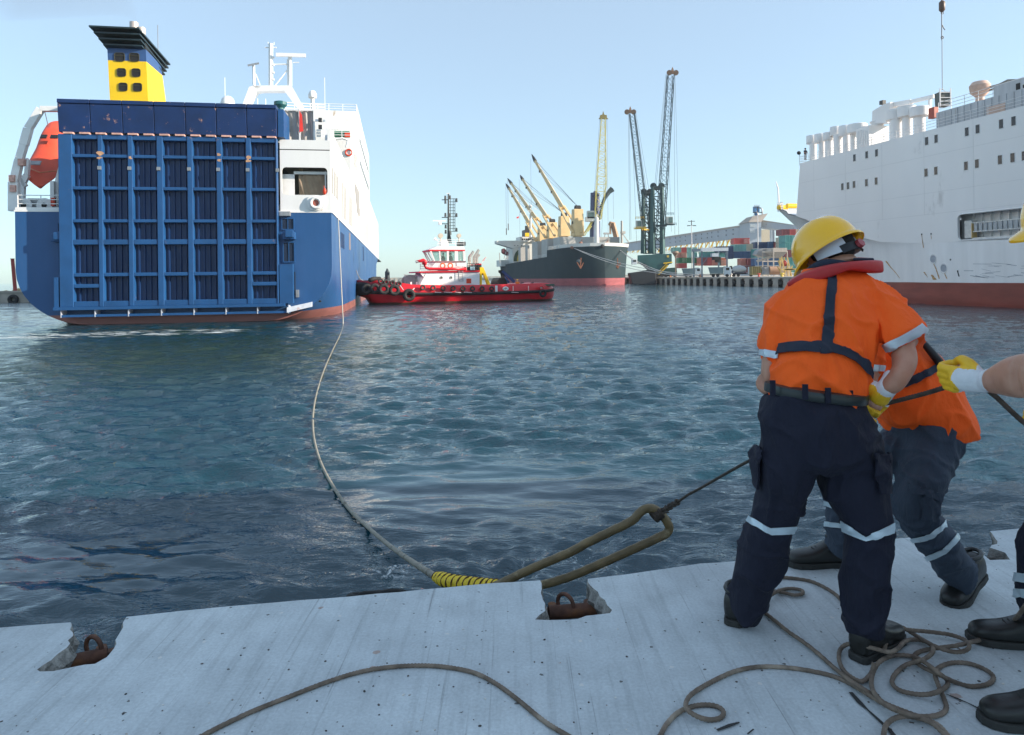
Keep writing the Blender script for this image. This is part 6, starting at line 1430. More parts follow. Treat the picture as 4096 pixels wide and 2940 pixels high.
for z0, z1, c, k in ((560, 660, 'teal', 'second from the top'), (662, 763, 'teal', 'third from the top'), (765, 870, 'maroon', 'fourth from the top'), (873, 975, 'teal', 'fifth from the top'), (977, 1080, 'aqua', 'lowest')):
    container(2065, 2166, z0, z1, 245, c, k + ', left half of the tall stack beneath the white bow', 6)
    container(2168, 2262, z0, z1, 245, 'teal' if c == 'aqua' else c, k + ', right half of the tall stack beneath the white bow', 6)
container(2015, 2125, 476, 559, 262, 'maroon', 'topmost of all, left one beneath the white ships bow', 6); container(2127, 2210, 476, 559, 262, 'red', 'topmost of all, right one beneath the white ships bow', 6); container(2212, 2270, 478, 559, 263, 'cream', 'at the top right end of the tall stacks', 6)
for z0, z1, k in ((585, 665, 'second'), (668, 740, 'third')): container(2012, 2062, z0, z1, 262, 'cream', 'narrow, %s tier just left of the teal stack' % k, 6)
container(1640, 1820, 655, 745, 272, 'navy', 'with a pale mark, topmost behind the hopper', 4); container(1822, 1914, 650, 745, 271, 'blue', 'topmost behind the right part of the hopper', 4); container(1916, 2008, 652, 738, 270, 'maroon', 'topmost between blue and cream ones behind the hopper', 4)
container(1345, 1565, 600, 685, 292, 'red', 'with white strokes, topmost under the gallery', 4); container(1345, 1518, 687, 783, 270, 'aqua', 'directly under the red topmost one', 4); container(1520, 1612, 680, 777, 270, 'cream', 'with dark marks beside the aqua one', 4)
container(1345, 1530, 786, 882, 270, 'blue', 'under the aqua one behind the mixer truck', 4); container(1532, 1614, 786, 882, 270, 'blue', 'short, under the cream one with dark marks', 4); container(1530, 1642, 884, 985, 262, 'maroon', 'third tier behind the mixer truck cab', 4); container(1440, 1528, 885, 985, 263, 'salmon', 'behind the mixer drum', 4); container(1530, 1642, 987, 1085, 262, 'maroon', 'bottom tier right of the mixer cab', 4)
container(1270, 1336, 712, 810, 268, 'navy', 'upper of two beside the loading frame', 4); container(1270, 1336, 812, 892, 268, 'navy', 'lower of two beside the loading frame', 4)
container(500, 610, 730, 800, 300, 'aqua', 'topmost at the left end of the yard', 5); container(612, 686, 730, 800, 300, 'red', 'topmost between the aqua ones at the left', 5); container(688, 832, 730, 800, 300, 'aqua', 'topmost just left of the loading frame', 5)
container(575, 686, 802, 874, 300, 'salmon', 'second tier, with pale strokes, at the left end', 5); container(688, 770, 802, 874, 300, 'aqua', 'second tier beside the salmon one', 5); container(772, 832, 802, 874, 300, 'teal', 'second tier behind the frames left post', 5)
container(575, 686, 876, 950, 300, 'green', 'with pale lettering, third tier at the left end', 5); container(688, 832, 876, 950, 300, 'green', 'third tier beside the lettered green one', 5); container(575, 690, 952, 1022, 300, 'red', 'lowest tier at the left end', 5); container(834, 895, 876, 985, 299, 'salmon', 'between the green one and the loading frame', 5)
container(900, 975, 866, 985, 299, 'maroon', 'behind the bracing of the loading frame', 5); container(978, 1036, 866, 985, 299, 'red', 'crimson, in the middle of the loading frame', 5); container(1038, 1118, 885, 985, 299, 'salmon', 'right of the crimson one in the loading frame', 5); container(1120, 1170, 866, 985, 299, 'teal', 'narrow, inside the loading frame', 5); container(1172, 1262, 876, 985, 298, 'orange', 'with white strokes by the frames right post', 5)
container(1110, 1262, 716, 800, 297, 'navy', 'topmost behind the frames top beam', 5); container(900, 1100, 790, 864, 300, 'teal', 'long, just under the top beam of the loading frame', 5); container(1108, 1262, 802, 864, 298, 'teal', 'dark, upper right inside the loading frame', 5)
container(1645, 2010, 878, 985, 256, 'blue', 'long, behind the legs of the hopper', 5); container(1645, 2010, 987, 1085, 256, 'navy', 'long, lowest behind the legs of the hopper', 5); container(1645, 2060, 748, 876, 264, 'teal', 'long, directly behind the hopper cone', 5)
container(1598, 1742, 996, 1118, 214, 'olive', 'alone on the ground left of the brown tank', 2.4)
container(2264, 2330, 980, 1100, 240, 'cream', 'low, beside the brown tank under the white ship', 2.4)
# white strokes lettered on a few containers: upright bars and rings like the photo's blurred letters
LW = mat('lettering_white', (.75, .72, .66), .6)
def strokes(zx0, zx1, zy0, zy1, D, n, label):
    th = thing('container_lettering', label, 'lettering', tuple(C8(zx0, zy1, D))); m = MB()
    for k in range(n):
        x = zx0 + (zx1 - zx0) * k / max(1, n - 1); m.beam(C8(x, zy0, D), C8(x, zy1, D), .28, .03)
        if k % 3 == 1: m.beam(C8(x, (zy0 + zy1) / 2, D), C8(x + (zx1 - zx0) / n, (zy0 + zy1) / 2, D), .25, .03)
    m.build('letter', LW, th, world=True)
strokes(1490, 1560, 612, 675, 291.85, 5, 'white letters on the red topmost container under the gallery')
strokes(620, 680, 812, 866, 299.85, 5, 'pale letters on the salmon container at the left end of the yard')
strokes(625, 680, 884, 940, 299.85, 4, 'pale letters on the green container at the left end of the yard')
strokes(1175, 1230, 905, 975, 297.85, 5, 'white letters on the orange container by the loading frame')
# loading frame
LF = mat('frame_grey_blue', (.12, .17, .21), .6)
th = thing('loading_frame', 'tall steel loading frame with a pale top beam standing over the tipper trucks', 'gantry', (C8(1010, 1100, 225).x, 225, ZP))
def w(m, n, mt, **k): return m.build(n, mt, th, world=True, **k)
for x, d_ in ((782, 232), (897, 224), (1247, 224), (1130, 232)):
    a = C8(x, 760, d_); m = MB(); m.beam((a.x, d_, ZP), a, .42); w(m, 'frame_post', LF)
a = C8(888, 738, 223.4); b = C8(1266, 780, 223.4); m = MB(); m.box(a.x, b.x, 223.2, 224.4, b.z, a.z); w(m, 'top_beam', mat('pale_sheet', (.5, .54, .58), .5))
a = C8(765, 752, 232); b = C8(888, 790, 232); m = MB(); m.box(a.x, b.x, 231.6, 232.6, b.z, a.z); w(m, 'top_beam', LF)
m = MB(); m.beam(C8(780, 868, 224), C8(1250, 868, 224), .25); m.beam(C8(905, 975, 224), C8(1000, 840, 224), .2); m.beam(C8(910, 850, 224), C8(975, 790, 224), .15); m.beam(C8(1240, 850, 224), C8(1170, 785, 224), .15); w(m, 'frame_brace', LF)
m = MB(); m.cbox(C8(1075, 838, 223), 2.1, 2, 1.1); w(m, 'weighing_box', mat('pale_sheet', (.5, .54, .58)))
m = MB(); m.cbox(C8(1095, 885, 224), 2.2, 2, 1.0); m.cbox(C8(1115, 920, 224), 1.2, 1.4, 1.0); w(m, 'loading_spout', DARK)
# goblet hopper
th = thing('goblet_hopper', 'brown goblet shaped hopper on a post right of the green cranes', 'hopper', (C8(532, 1080, 255).x, 255, ZP))
m = MB(); a = C8(532, 785, 255); h = a.z - ZP; m.lathe((0, 0, 0), [(.5, 0), (.22, .4), (.2, h * .72), (.35, h * .8), (1.0, h * .9), (1.3, h * .94), (1.0, h)], 20); m.build('hopper_bowl', mat('hopper_brown', (.26, .18, .13), .7, var=.2, scale=.5), th, smooth=35)
# trucks
TIRE = BLACK; TW = mat('truck_white', (.55, .62, .66), .45, var=.05); TG = mat('tipper_grey_green', (.20, .27, .28), .6, var=.12, scale=.6)
def truck(label, x_px, D, L, cabw, kind, face=1, rz=-18):
    p = C8(x_px, 1000, D); th = thing('truck', label, 'truck', (p.x, D, ZP), rz, 'trucks parked on the far pier')
    # local x: forward to the right, y depth
    m = MB(); m.box(L - 2.1, L, -1.2, 1.2, .75, 2.0); m.hexa([(L - 2.1, -1.2, 2.0), (L, -1.2, 2.0), (L, 1.2, 2.0), (L - 2.1, 1.2, 2.0), (L - 2.1, -1.15, 3.1), (L - .25, -1.15, 3.1), (L - .25, 1.15, 3.1), (L - 2.1, 1.15, 3.1)]); cab = m.build('cab', TW, th, bevel=.08)
    m = MB(); m.hexa([(L - .02, -1.05, 2.05), (L + .02, -1.05, 2.05), (L + .02, 1.05, 2.05), (L - .02, 1.05, 2.05), (L - .24, -1.0, 2.9), (L - .19, -1.0, 2.9), (L - .19, 1.0, 2.9), (L - .24, 1.0, 2.9)]); m.build('windscreen', GLASS, cab)
    m = MB(); m.box(L - 1.5, L - .55, -1.23, -1.17, 2.05, 2.85); m.build('side_window', GLASS, cab)
    m = MB(); m.box(L - .02, L + .06, -1.2, 1.2, .6, 1.0); m.build('bumper', mat('bumper_grey', (.2, .22, .24)), cab)
    for y in (-.9, .9): m = MB(); m.box(L + .0, L + .05, y - .2, y + .2, 1.1, 1.35); m.build('headlight', mat('lamp_glass', (.8, .8, .75), .2), cab)
    m = MB(); m.box(0, L - 2.1, -.5, .5, .8, 1.05); m.build('chassis', DARK, th)
    for x in (1.0, 2.3, L - 1.2):
        for y in (-1.05, 1.05): m = MB(); m.cyl((x, y - .15, .5), (x, y + .15, .5), .5, .5, 16); m.build('wheel', TIRE, th)
    if kind == 'tipper':
        m = MB(); m.hexa([(0, -1.2, 1.1), (L - 2.3, -1.2, 1.1), (L - 2.3, 1.2, 1.1), (0, 1.2, 1.1), (-.5, -1.25, 3.0), (L - 2.2, -1.25, 3.0), (L - 2.2, 1.25, 3.0), (-.5, 1.25, 3.0)]); bd = m.build('tipper_body', TG, th)
        for k in range(6): m = MB(); x = .2 + k * (L - 2.6) / 5; m.box(x, x + .12, -1.32, -1.24, 1.1, 2.95); m.build('body_rib', TG, bd)
        m = MB(); m.box(-.5, L - 2.1, -1.34, -1.24, 2.85, 3.05); m.build('body_rail', TG, bd)
        m = MB(); m.box(L - 2.3, L - .9, -1.2, 1.2, 3.12, 3.25); m.build('cab_guard', TG, bd)
    else:
        m = MB(); m.tube([(.2, 0, 2.2), (1.2, 0, 2.35), (2.8, 0, 2.5), (4.2, 0, 2.3), (4.8, 0, 2.2)], [.55, 1.1, 1.3, .95, .5], 18); m.build('mixer_drum', mat('drum_grey', (.42, .45, .46), .45, var=.1), th, smooth=40)
        m = MB(); m.box(-.4, .5, -.7, .7, 2.5, 3.5); m.build('charging_hopper', DARK, th)
        m = MB(); m.box(.2, 4.8, -1.2, 1.2, 1.05, 1.3); m.box(.3, .8, -1.1, 1.1, 1.3, 2.0); m.build('drum_frame', mat('frame_navy', (.04, .05, .08)), th)
    return th
truck('white cabbed tipper truck with grey green body parked under the loading frame', 1010, 212, 6.3, 2, 'tipper')
truck('white cabbed dark tipper truck left of the loading frame by the goblet hopper', 640, 240, 6.2, 2, 'tipper')
truck('white concrete mixer truck with grey drum right of the loading frame', 1300, 222, 7.4, 2, 'mixer')
th = thing('van', 'white van half hidden behind the loading frames right post', 'van', (C8(1278, 1060, 236).x, 236, ZP))
m = MB(); m.box(-1.6, 1.6, -1, 1, .3, 2.3); m.build('body', TW, th, bevel=.25); m = MB(); m.box(-1.2, 1.2, -1.03, -.98, 1.4, 2.0); m.build('windscreen', GLASS, th)
for x in (-1, 1): m = MB(); m.cyl((x, -1.02, .35), (x, -.8, .35), .35, .35, 14); m.build('wheel', TIRE, th)
# hopper on legs, tank, frames
th = thing('feed_hopper', 'rusty pale steel hopper on tall legs in front of the container stacks', 'hopper', (C8(1915, 1110, 218).x, 218, ZP))
HP = mat('hopper_pale_steel', (.48, .42, .36), .7, var=.25, scale=.5, stain=(.25, .14, .08), stain_amt=0, sscale=.5)
def w(m, n, mt, **k): return m.build(n, mt, th, world=True, **k)
for x, d_ in ((1745, 222), (1898, 216), (2090, 218), (2008, 226), (1818, 228)): a = C8(x, 780, d_); m = MB(); m.beam((a.x, d_, ZP), a, .3); w(m, 'hopper_leg', HP)
m = MB(); p = [C8(*q, 217) for q in ((1895, 738), (2088, 738), (2088, 795), (1895, 795))]; m.prism(p, (0, 8, 0)); w(m, 'hopper_box', HP)
m = MB(); a, b, c, d = C8(1895, 797, 217), C8(2088, 797, 217), C8(2010, 880, 220), C8(1955, 880, 220); m.hexa([d, c, c + Vector((0, 2, 0)), d + Vector((0, 2, 0)), a, b, b + Vector((0, 8, 0)), a + Vector((0, 8, 0))]); w(m, 'hopper_cone', mat('cone_grey', (.3, .3, .3), .6))
m = MB(); a = C8(1650, 850, 228); m.prism([C8(*q, 224) for q in ((1660, 830), (1690, 775), (1740, 745), (1893, 742), (1893, 850), (1760, 870))], (0, 4, 0)); w(m, 'hopper_hood', mat('cone_grey', (.3, .3, .3)))
for y in (795, 925): m = MB(); m.beam(C8(1740, y, 218), C8(2095, y, 218), .4); w(m, 'hopper_rail', HP)
m = MB(); m.beam(C8(1660, 920, 222), C8(1880, 850, 222), .35); m.beam(C8(1670, 935, 222), C8(1890, 865, 222), .3); w(m, 'hopper_stair', HP)
th = thing('storage_tank', 'brown cylindrical tank lying under the steel hopper', 'tank', (C8(1890, 1110, 210).x, 210, ZP))
a, b = C8(1835, 1055, 210), C8(2015, 1055, 210); m = MB(); m.cyl(a, b, 1.28, 1.28, 24); m.build('tank_shell', mat('tank_brown', (.42, .25, .16), .6, var=.15, scale=.4), th, world=True, smooth=40)
m = MB(); m.prism([C8(*q, 209.5) for q in ((1765, 1003), (1835, 1003), (1845, 1112), (1775, 1112), (1790, 1055))], (0, 3, 0)); m.build('tank_saddle', mat('cone_grey', (.3, .3, .3)), th, world=True)
th = thing('red_buoy', 'red rounded buoy standing beside the hoppers right leg', 'buoy', (C8(2055, 1015, 206).x, 206, ZP))
a = C8(2055, 978, 206); m = MB(); m.lathe((a.x, 206, C8(0, 1020, 206).z), [(.3, 0), (.62, .3), (.66, 1.1), (.45, 1.5), (.15, 1.75), (.1, 2.0)], 16); m.build('buoy_body', mat('buoy_red', (.45, .05, .03), .5), th, world=True, smooth=40)
m = MB(); m.box(a.x - 1.2, a.x + 1.2, 205.3, 206.8, ZP, C8(0, 1020, 206).z); m.build('buoy_stand', HP, th, world=True)
th = thing('yellow_frames', 'heap of yellow steel frames standing at the right end of the far pier', 'scaffold', (C8(2070, 1110, 204).x, 204, ZP)); rr = random.Random(8)
m = MB()
for k in range(16): a = C8(2000 + rr.random() * 160, 1112, 204 + rr.random() * 3); m.beam((a.x, a.y, ZP), (a.x + rr.uniform(-2, 2), a.y, ZP + rr.uniform(2, 6)), .28)
for k in range(6): a = C8(2000 + k * 24, 1040 + 8 * (k % 2), 204); m.beam(a, a + Vector((2.5, 0, .2)), .25)
m.build('frame_bar', mat('faded_yellow_steel', (.6, .42, .15), .6, var=.3, scale=.5), th, world=True)
# light masts
for k, (x, yt, yb, D) in enumerate(((725, 425, 1040, 262), (1657, 240, 1040, 250))):
    a = C8(x, yt, D); th = thing('light_mast', ('short floodlight mast left of the transfer tower', 'tall floodlight mast in front of the transfer tower')[k], 'lamp', (a.x + (.8 if k == 0 else .5), D, ZP), 0, 'floodlight masts on the far pier')
    m = MB(); m.tube([(0, 0, 0), (0, 0, a.z - ZP)], [.2, .13], 10); m.build('mast', mat('mast_grey', (.55, .52, .5), .5), th, smooth=True)
    m = MB(); m.beam((-1.6, 0, a.z - ZP), (1.6, 0, a.z - ZP), .14); m.beam((-1.3, 0, a.z - ZP + 1.6), (1.3, 0, a.z - ZP + 1.6), .2); m.tube([(0, 0, a.z - ZP), (0, 0, a.z - ZP + 2)], .15, 6); m.build('lamp_bar', DARK, th)
    for s_ in (-1.5, -.9, .9, 1.5): m = MB(); m.cbox((s_, 0, a.z - ZP - .15), .45, .3, .2); m.build('floodlight', DARK, th)
# mooring lines of the bulk carrier
MLN = mat('white_mooring_rope', (.55, .54, .52), .8)
for k, (a, b) in enumerate((((868, 1110), (2830, 1108)), ((874, 1112), (2775, 1106)), ((1305, 1112), (2800, 1107)), ((1310, 1115), (2790, 1103)))):
    s0 = FB.m @ Bt(*a, 2); e0 = FP.m @ FP.at(b[0], 1000, .8); e0.z = ZP + .6
    th = thing('mooring_line', ('longest mooring line from the bulk carriers port bow to the far pier', 'second mooring line just above the longest, from the port bow', 'upper mooring line from the bulk carriers starboard bow', 'second line beside the upper one from the starboard bow')[k], 'rope', tuple(s0), 0, 'bow lines of the bulk carrier')
    n = 24; sag = 2.2 + .5 * k
    m = MB(); m.tube([s0.lerp(e0, i / n) - Vector((0, 0, sag * 4 * (i / n) * (1 - i / n))) for i in range(n + 1)], .11, 6); m.build('line', MLN, th, world=True, smooth=True)
# small dark workboat and draped net between bow and pier
D = 262
th = thing('workboat', 'small dark workboat with a white cabin lying between the bulk carriers bow and the pier', 'boat', (P3(2560, 1120, D).x, D, ZW))
m = MB(); c = P3(2575, 1110, D); m.prism([P3(x, y, D) for x, y in ((2518, 1092), (2590, 1082), (2625, 1085), (2625, 1138), (2530, 1138))], (0, 5, 0)); m.build('hull', mat('workboat_black', (.02, .025, .03), .6), th, world=True, bevel=.3)
m = MB(); m.box(P3(2518, 0, D).x, P3(2536, 0, D).x, D + .5, D + 3, P3(0, 1088, D).z, P3(0, 1066, D).z); m.build('cabin', CLEANW, th, world=True)
m = MB(); m.box(P3(2521, 0, D).x, P3(2533, 0, D).x, D + .4, D + .5, P3(0, 1078, D).z, P3(0, 1070, D).z); m.build('window', GLASS, th, world=True)
# ================================================================= ROPES
def rope_mb(pts, r, pitch=.07, step=None, lobes=3, n=12, amp=.16, rad=None):
    """laid rope: lobed cross-section that twists along the path"""
    P = densify(pts, step or r * .7); m = len(P); v = []; x = None; s = 0
    for i, p in enumerate(P):
        a, b = P[max(0, i - 1)], P[min(m - 1, i + 1)]; d = (b - a).normalized()
        if i: s += (P[i] - P[i - 1]).length
        if x is None: x, y = ortho(d)
        x = (x - d * x.dot(d)).normalized(); y = d.cross(x)
        rr = r if rad is None else rad(i / (m - 1))
        for k in range(n):
            t = 2 * math.pi * k / n
            q = rr * (1 - amp + amp * abs(math.cos(lobes * (t - 2 * math.pi * s / pitch) / 2)) * 1.3)
            v.append(p + (x * math.cos(t) + y * math.sin(t)) * q)
    f = [(i * n + k, i * n + (k + 1) % n, (i + 1) * n + (k + 1) % n, (i + 1) * n + k) for i in range(m - 1) for k in range(n)]
    f += [tuple(range(n - 1, -1, -1)), tuple(range((m - 1) * n, m * n))]
    return MB().add(v, f)
ROPE = mat('worn_brown_rope', (.17, .13, .10), .9, var=.35, scale=25, bump=.6, bscale=300, bdist=.002, stain=(.33, .27, .21), stain_amt=.25, sscale=3)
HAW = mat('wet_hawser', (.27, .25, .20), .6, var=.3, scale=12, bump=.5, bscale=120, bdist=.004, stain=(.12, .10, .07), stain_amt=.2, sscale=5)
EYE = mat('eye_sleeve_olive', (.15, .105, .045), .5, var=.35, scale=9, bump=.5, bscale=90, bdist=.004, stain=(.34, .27, .15), stain_amt=.15, sscale=6)
TAPE = mat('yellow_binding', (.75, .52, .02), .6, var=.2, scale=30, stain=(.13, .07, .03), stain_amt=.12, sscale=30, bump=.4, bscale=150, bdist=.003)
DROPE = mat('dark_messenger_rope', (.055, .040, .030), .85, var=.4, scale=40, bump=.7, bscale=250, bdist=.002)
# the ferry's hawser: from its quarter down to the water, along the surface and up to the eye
h0 = FY.m @ FY.side(1352, 850, 12.62)
hw = [tuple(h0), tuple(P3(1359, 1000, 62.5)), tuple(P3(1366, 1150, 61)), tuple(P3(1370, 1235, 59))]
hw += [tuple(G(x, y, ZW + .05)) for x, y in ((1372, 1300), (1358, 1345), (1338, 1385), (1300, 1470), (1270, 1560), (1254, 1640), (1252, 1720), (1266, 1800), (1296, 1880), (1345, 1965), (1400, 2040), (1470, 2108))]
hw += [tuple(P3(1560, 2184, 8.3)), tuple(P3(1650, 2248, 6.7)), tuple(P3(1750, 2312, 5.25))]
th = thing('mooring_hawser', 'thick grey mooring hawser trailing across the water from the ferry to the quay edge', 'rope', tuple(P3(1900, 2340, 4.8)))
path = [Vector(p) for p in spline(hw, 14)]
m = MB(); m.tube(path[:56], .040, 8); m.build('hawser_line', mat('dry_hawser', (.5, .46, .38), .8), th, world=True, smooth=True)
rope_mb(path[55:], .027, .2, .035, 3, 12, .18).build('hawser_line', HAW, th, world=True, smooth=True)
wp = [Vector(p) for p in spline([tuple(P3(1744, 2308, 5.3)), tuple(P3(1800, 2325, 5.05)), tuple(P3(1880, 2336, 4.85)), tuple(P3(1960, 2344, 4.7)), tuple(P3(2030, 2350, 4.6))], 12)]
rope_mb(wp, .046, .085, .006, 2, 16, .13, rad=lambda u: .036 + .016 * min(1, u * 6) * (1 - .35 * u)).build('yellow_binding', TAPE, th, world=True, smooth=True)
hx = []
for i in range(len(wp) * 10):
    u = i / (len(wp) * 10 - 1) * (len(wp) - 1); k = min(len(wp) - 2, int(u)); p = wp[k].lerp(wp[k + 1], u - k); d = (wp[k + 1] - wp[k]).normalized(); x_, y_ = ortho(d)
    rr_ = (.036 + .016 * min(1, u / len(wp) * 6) * (1 - .35 * u / len(wp))) * .97
    hx.append(p + (x_ * math.cos(i * .19) + y_ * math.sin(i * .19)) * rr_)
m = MB(); m.tube(hx, .0062, 6); m.build('dark_lashing', mat('dark_lashing_cord', (.09, .045, .02), .85, var=.3, scale=20), th, world=True, smooth=True)
ZB = lambda x, y, D: tuple(P3(1400 + x / 1.566, 1900 + y / 1.566, D))
ep = [ZB(900, 700, 4.6), ZB(980, 662, 4.55), ZB(1150, 582, 4.52), ZB(1300, 518, 4.5), ZB(1400, 474, 4.48), ZB(1480, 428, 4.46), ZB(1620, 360, 4.44), ZB(1760, 290, 4.42), ZB(1812, 240, 4.42), ZB(1850, 212, 4.42), ZB(1900, 212, 4.42), ZB(1950, 245, 4.42), ZB(1985, 295, 4.42), ZB(2000, 330, 4.42), ZB(1985, 362, 4.42), ZB(1940, 388, 4.42), ZB(1850, 430, 4.43), ZB(1700, 498, 4.45), ZB(1550, 565, 4.47), ZB(1400, 628, 4.5), ZB(1280, 668, 4.52), ZB(1190, 690, 4.55), ZB(1000, 716, 4.6), ZB(900, 712, 4.62)]
rope_mb([Vector(p) for p in spline(ep, 8)], .0285, .3, .02, 3, 12, .06).build('rope_eye', EYE, th, world=True, smooth=True)
# messenger line from the eye up to the workers' hands
ms = thing('messenger_line', 'thin dark messenger rope knotted to the hawser eye and hauled by the workers', 'rope', ZB(1925, 245, 4.4))
mp_ = [ZB(1940, 235, 4.42), ZB(2050, 170, 4.25), ZB(2120, 122, 4.15), ZB(2192, 84, 4.05), tuple(P3(3010, 1836, 3.5)), tuple(P3(3300, 1700, 2.95)), tuple(P3(3440, 1640, 2.62)), tuple(P3(3520, 1618, 2.46)), tuple(P3(3560, 1610, 2.42)), tuple(P3(3700, 1574, 2.28)), tuple(P3(3840, 1534, 2.15)), tuple(P3(3905, 1545, 2.12)), tuple(P3(3968, 1574, 2.1)), tuple(P3(4096, 1690, 2.05)), tuple(P3(4190, 1740, 2.08)), tuple(P3(4260, 1900, 2.0)), tuple(P3(4310, 2150, 2.1))]
rope_mb([Vector(p) for p in spline(mp_, 10)], .008, .04, .005, 3, 9, .18).build('line', DROPE, ms, world=True, smooth=True)
m = MB(); c = Vector(ZB(1922, 248, 4.42))
for k in range(5): m.ring(c + Vector((-.02 + .010 * k, 0, -.012 + .006 * k)), .034, .011, (.8, .2, .6 - .25 * (k % 2)), 16, 7)
for k in range(3):
    a = c + Vector((.02, 0, .01)); m.tube([a, a + Vector((.04 + .02 * k, .01 * k, .05 - .05 * k))], [.008, .004], 6)
a, b = Vector(ZB(1960, 225, 4.4)), Vector(ZB(2050, 170, 4.25))
for k in range(5): p = a.lerp(b, k / 4); m.ring(p, .014, .008, (b - a) + Vector((0, 0, .2 * (k % 2))), 12, 6)
m.build('knot', DROPE, ms, world=True, smooth=True)
# ropes lying on the quay
def ground_rope(name, label, paths, r=.0075):
    th = thing(name, label, 'rope', tuple(G(*paths[0][0][len(paths[0][0]) // 2][:2])))
    for pts, z in paths:
        P = [tuple(G(q[0], q[1], r * .9 + z + (q[2] if len(q) > 2 else 0))) for q in pts]
        rope_mb([Vector(p) for p in spline(P, 9)], r, .036, .005, 3, 9, .2).build('strand', ROPE, th, world=True, smooth=True)
    return th
VV = lambda L: [(x * 1.806, y * 1.806) for x, y in L]
ground_rope('loose_rope', 'brown rope lying in a single low arc across the front of the quay', [(VV([(380, 1665), (455, 1626), (500, 1603), (560, 1575), (640, 1543), (720, 1512), (790, 1490), (850, 1479), (920, 1474), (985, 1477), (1050, 1490), (1100, 1515), (1150, 1552), (1205, 1597), (1262, 1632), (1330, 1670)]), 0)])
ZC = lambda L: [(2500 + q[0] / 1.421, 2200 + q[1] / 1.421) + tuple(q[2:]) for q in L]
ground_rope('coiled_rope', 'brown rope strewn in loops and coils around the workers feet at the right', [
    (ZC([(170, 1110), (205, 1045), (240, 985), (300, 925), (380, 890), (460, 880), (525, 890), (560, 918), (545, 952), (490, 965), (420, 950, .01), (362, 915, .022), (345, 878, .022), (370, 828, .01), (440, 778), (560, 715), (650, 682), (760, 664), (900, 666), (1050, 686), (1180, 716), (1280, 760), (1400, 832, .01), (1500, 892, .02), (1600, 932, .02), (1700, 947, .01), (1790, 935), (1826, 900), (1812, 842), (1782, 772, .012), (1762, 700, .02), (1795, 662), (1870, 640), (1960, 646), (2050, 680), (2094, 722), (2062, 762), (1970, 775), (1880, 752), (1780, 706, .03), (1690, 664, .015), (1645, 622), (1652, 592), (1700, 570), (1800, 554, .02), (1900, 540, .03), (2050, 500, .01), (2150, 450, .03), (2222, 388, .10), (2280, 310, .2)]), 0),
    (ZC([(800, 170), (870, 156), (950, 160), (1050, 176), (1130, 210), (1200, 255), (1240, 300), (1300, 380), (1380, 440), (1440, 520, .01), (1470, 560, .02)]), 0),
    (ZC([(820, 228), (900, 242), (960, 256), (1006, 250), (1006, 230), (950, 219), (890, 226), (845, 246, .018), (800, 282), (775, 320), (792, 352), (850, 400), (930, 465), (1010, 520), (1100, 590), (1180, 662), (1280, 742, .018), (1340, 780, .018), (1420, 832), (1480, 872), (1560, 906), (1640, 936), (1720, 966), (1790, 1003), (1850, 1070)]), .004),
    (ZC([(1470, 575, .01), (1490, 500, .03), (1496, 442, .03), (1520, 424, .01), (1580, 441), (1660, 490), (1760, 546, .02), (1850, 576), (1920, 576), (1956, 550, .02), (1932, 512), (1850, 482), (1740, 466), (1600, 452, .02), (1530, 430, .03)]), .012),
    (ZC([(1415, 640, .03), (1400, 700), (1350, 746), (1290, 724), (1240, 680), (1216, 618), (1226, 562), (1270, 534, .02), (1330, 541, .045), (1420, 560, .05), (1500, 580, .045), (1550, 560, .04), (1590, 520, .01), (1650, 509), (1720, 526), (1752, 568, .03), (1705, 618, .03), (1600, 652), (1540, 700), (1518, 752), (1560, 796), (1660, 820), (1750, 815, .02), (1822, 780), (1832, 742), (1782, 698, .04), (1705, 640, .03), (1640, 606), (1540, 598), (1460, 626, .02), (1420, 672), (1400, 740), (1412, 802, .02), (1462, 862, .03), (1540, 910, .03)]), .006),
    (ZC([(1460, 1100), (1470, 1050), (1482, 1000), (1522, 962), (1590, 945), (1680, 958), (1750, 988, .02), (1820, 1050), (1900, 1110)]), .008)])
# ================================================================= THE MOORING GANG
def ring_loft(specs, n=24, sub=4, grow=-.004, ex=.88):
    """closed body section through (x,y of one contour, x,y of the other, distance, half thickness) stations"""
    S = spline([tuple(P3(a, b, D)) + tuple(P3(c, d, D)) + (th_,) for a, b, c, d, D, th_ in specs], sub)
    C_ = [(Vector(s[:3]) + Vector(s[3:6])) / 2 for s in S]; rows = []
    for i, s in enumerate(S):
        w = (Vector(s[3:6]) - Vector(s[:3])) / 2
        t_ = (C_[min(len(S) - 1, i + 1)] - C_[max(0, i - 1)]).normalized()
        dp = w.cross(t_)
        if dp.length < .2 * w.length: dp = Vector((0, 1, 0))
        dp.normalize()
        if dp.y < 0: dp = -dp
        wl = w.length; wu = w / wl; wl += grow; th_ = s[6] + grow
        rows.append([C_[i] + wu * wl * math.copysign(abs(math.cos(u)) ** ex, math.cos(u)) + dp * th_ * math.copysign(abs(math.sin(u)) ** ex, math.sin(u)) for u in (2 * math.pi * k / n for k in range(n))])
    # rounded ends
    for e, nb in ((0, 1), (-1, -2)):
        c = sum(rows[e], Vector()) / n; d = (c - sum(rows[nb], Vector()) / n); d = d.normalized() * .012
        r2 = [c + (p - c) * .7 + d for p in rows[e]]
        if e == 0: rows.insert(0, r2)
        else: rows.append(r2)
    v = [p for r_ in rows for p in r_]; m = len(rows)
    f = [(i * n + k, i * n + (k + 1) % n, (i + 1) * n + (k + 1) % n, (i + 1) * n + k) for i in range(m - 1) for k in range(n)] + [tuple(range(n - 1, -1, -1)), tuple(range((m - 1) * n, m * n))]
    return MB().add(v, f)
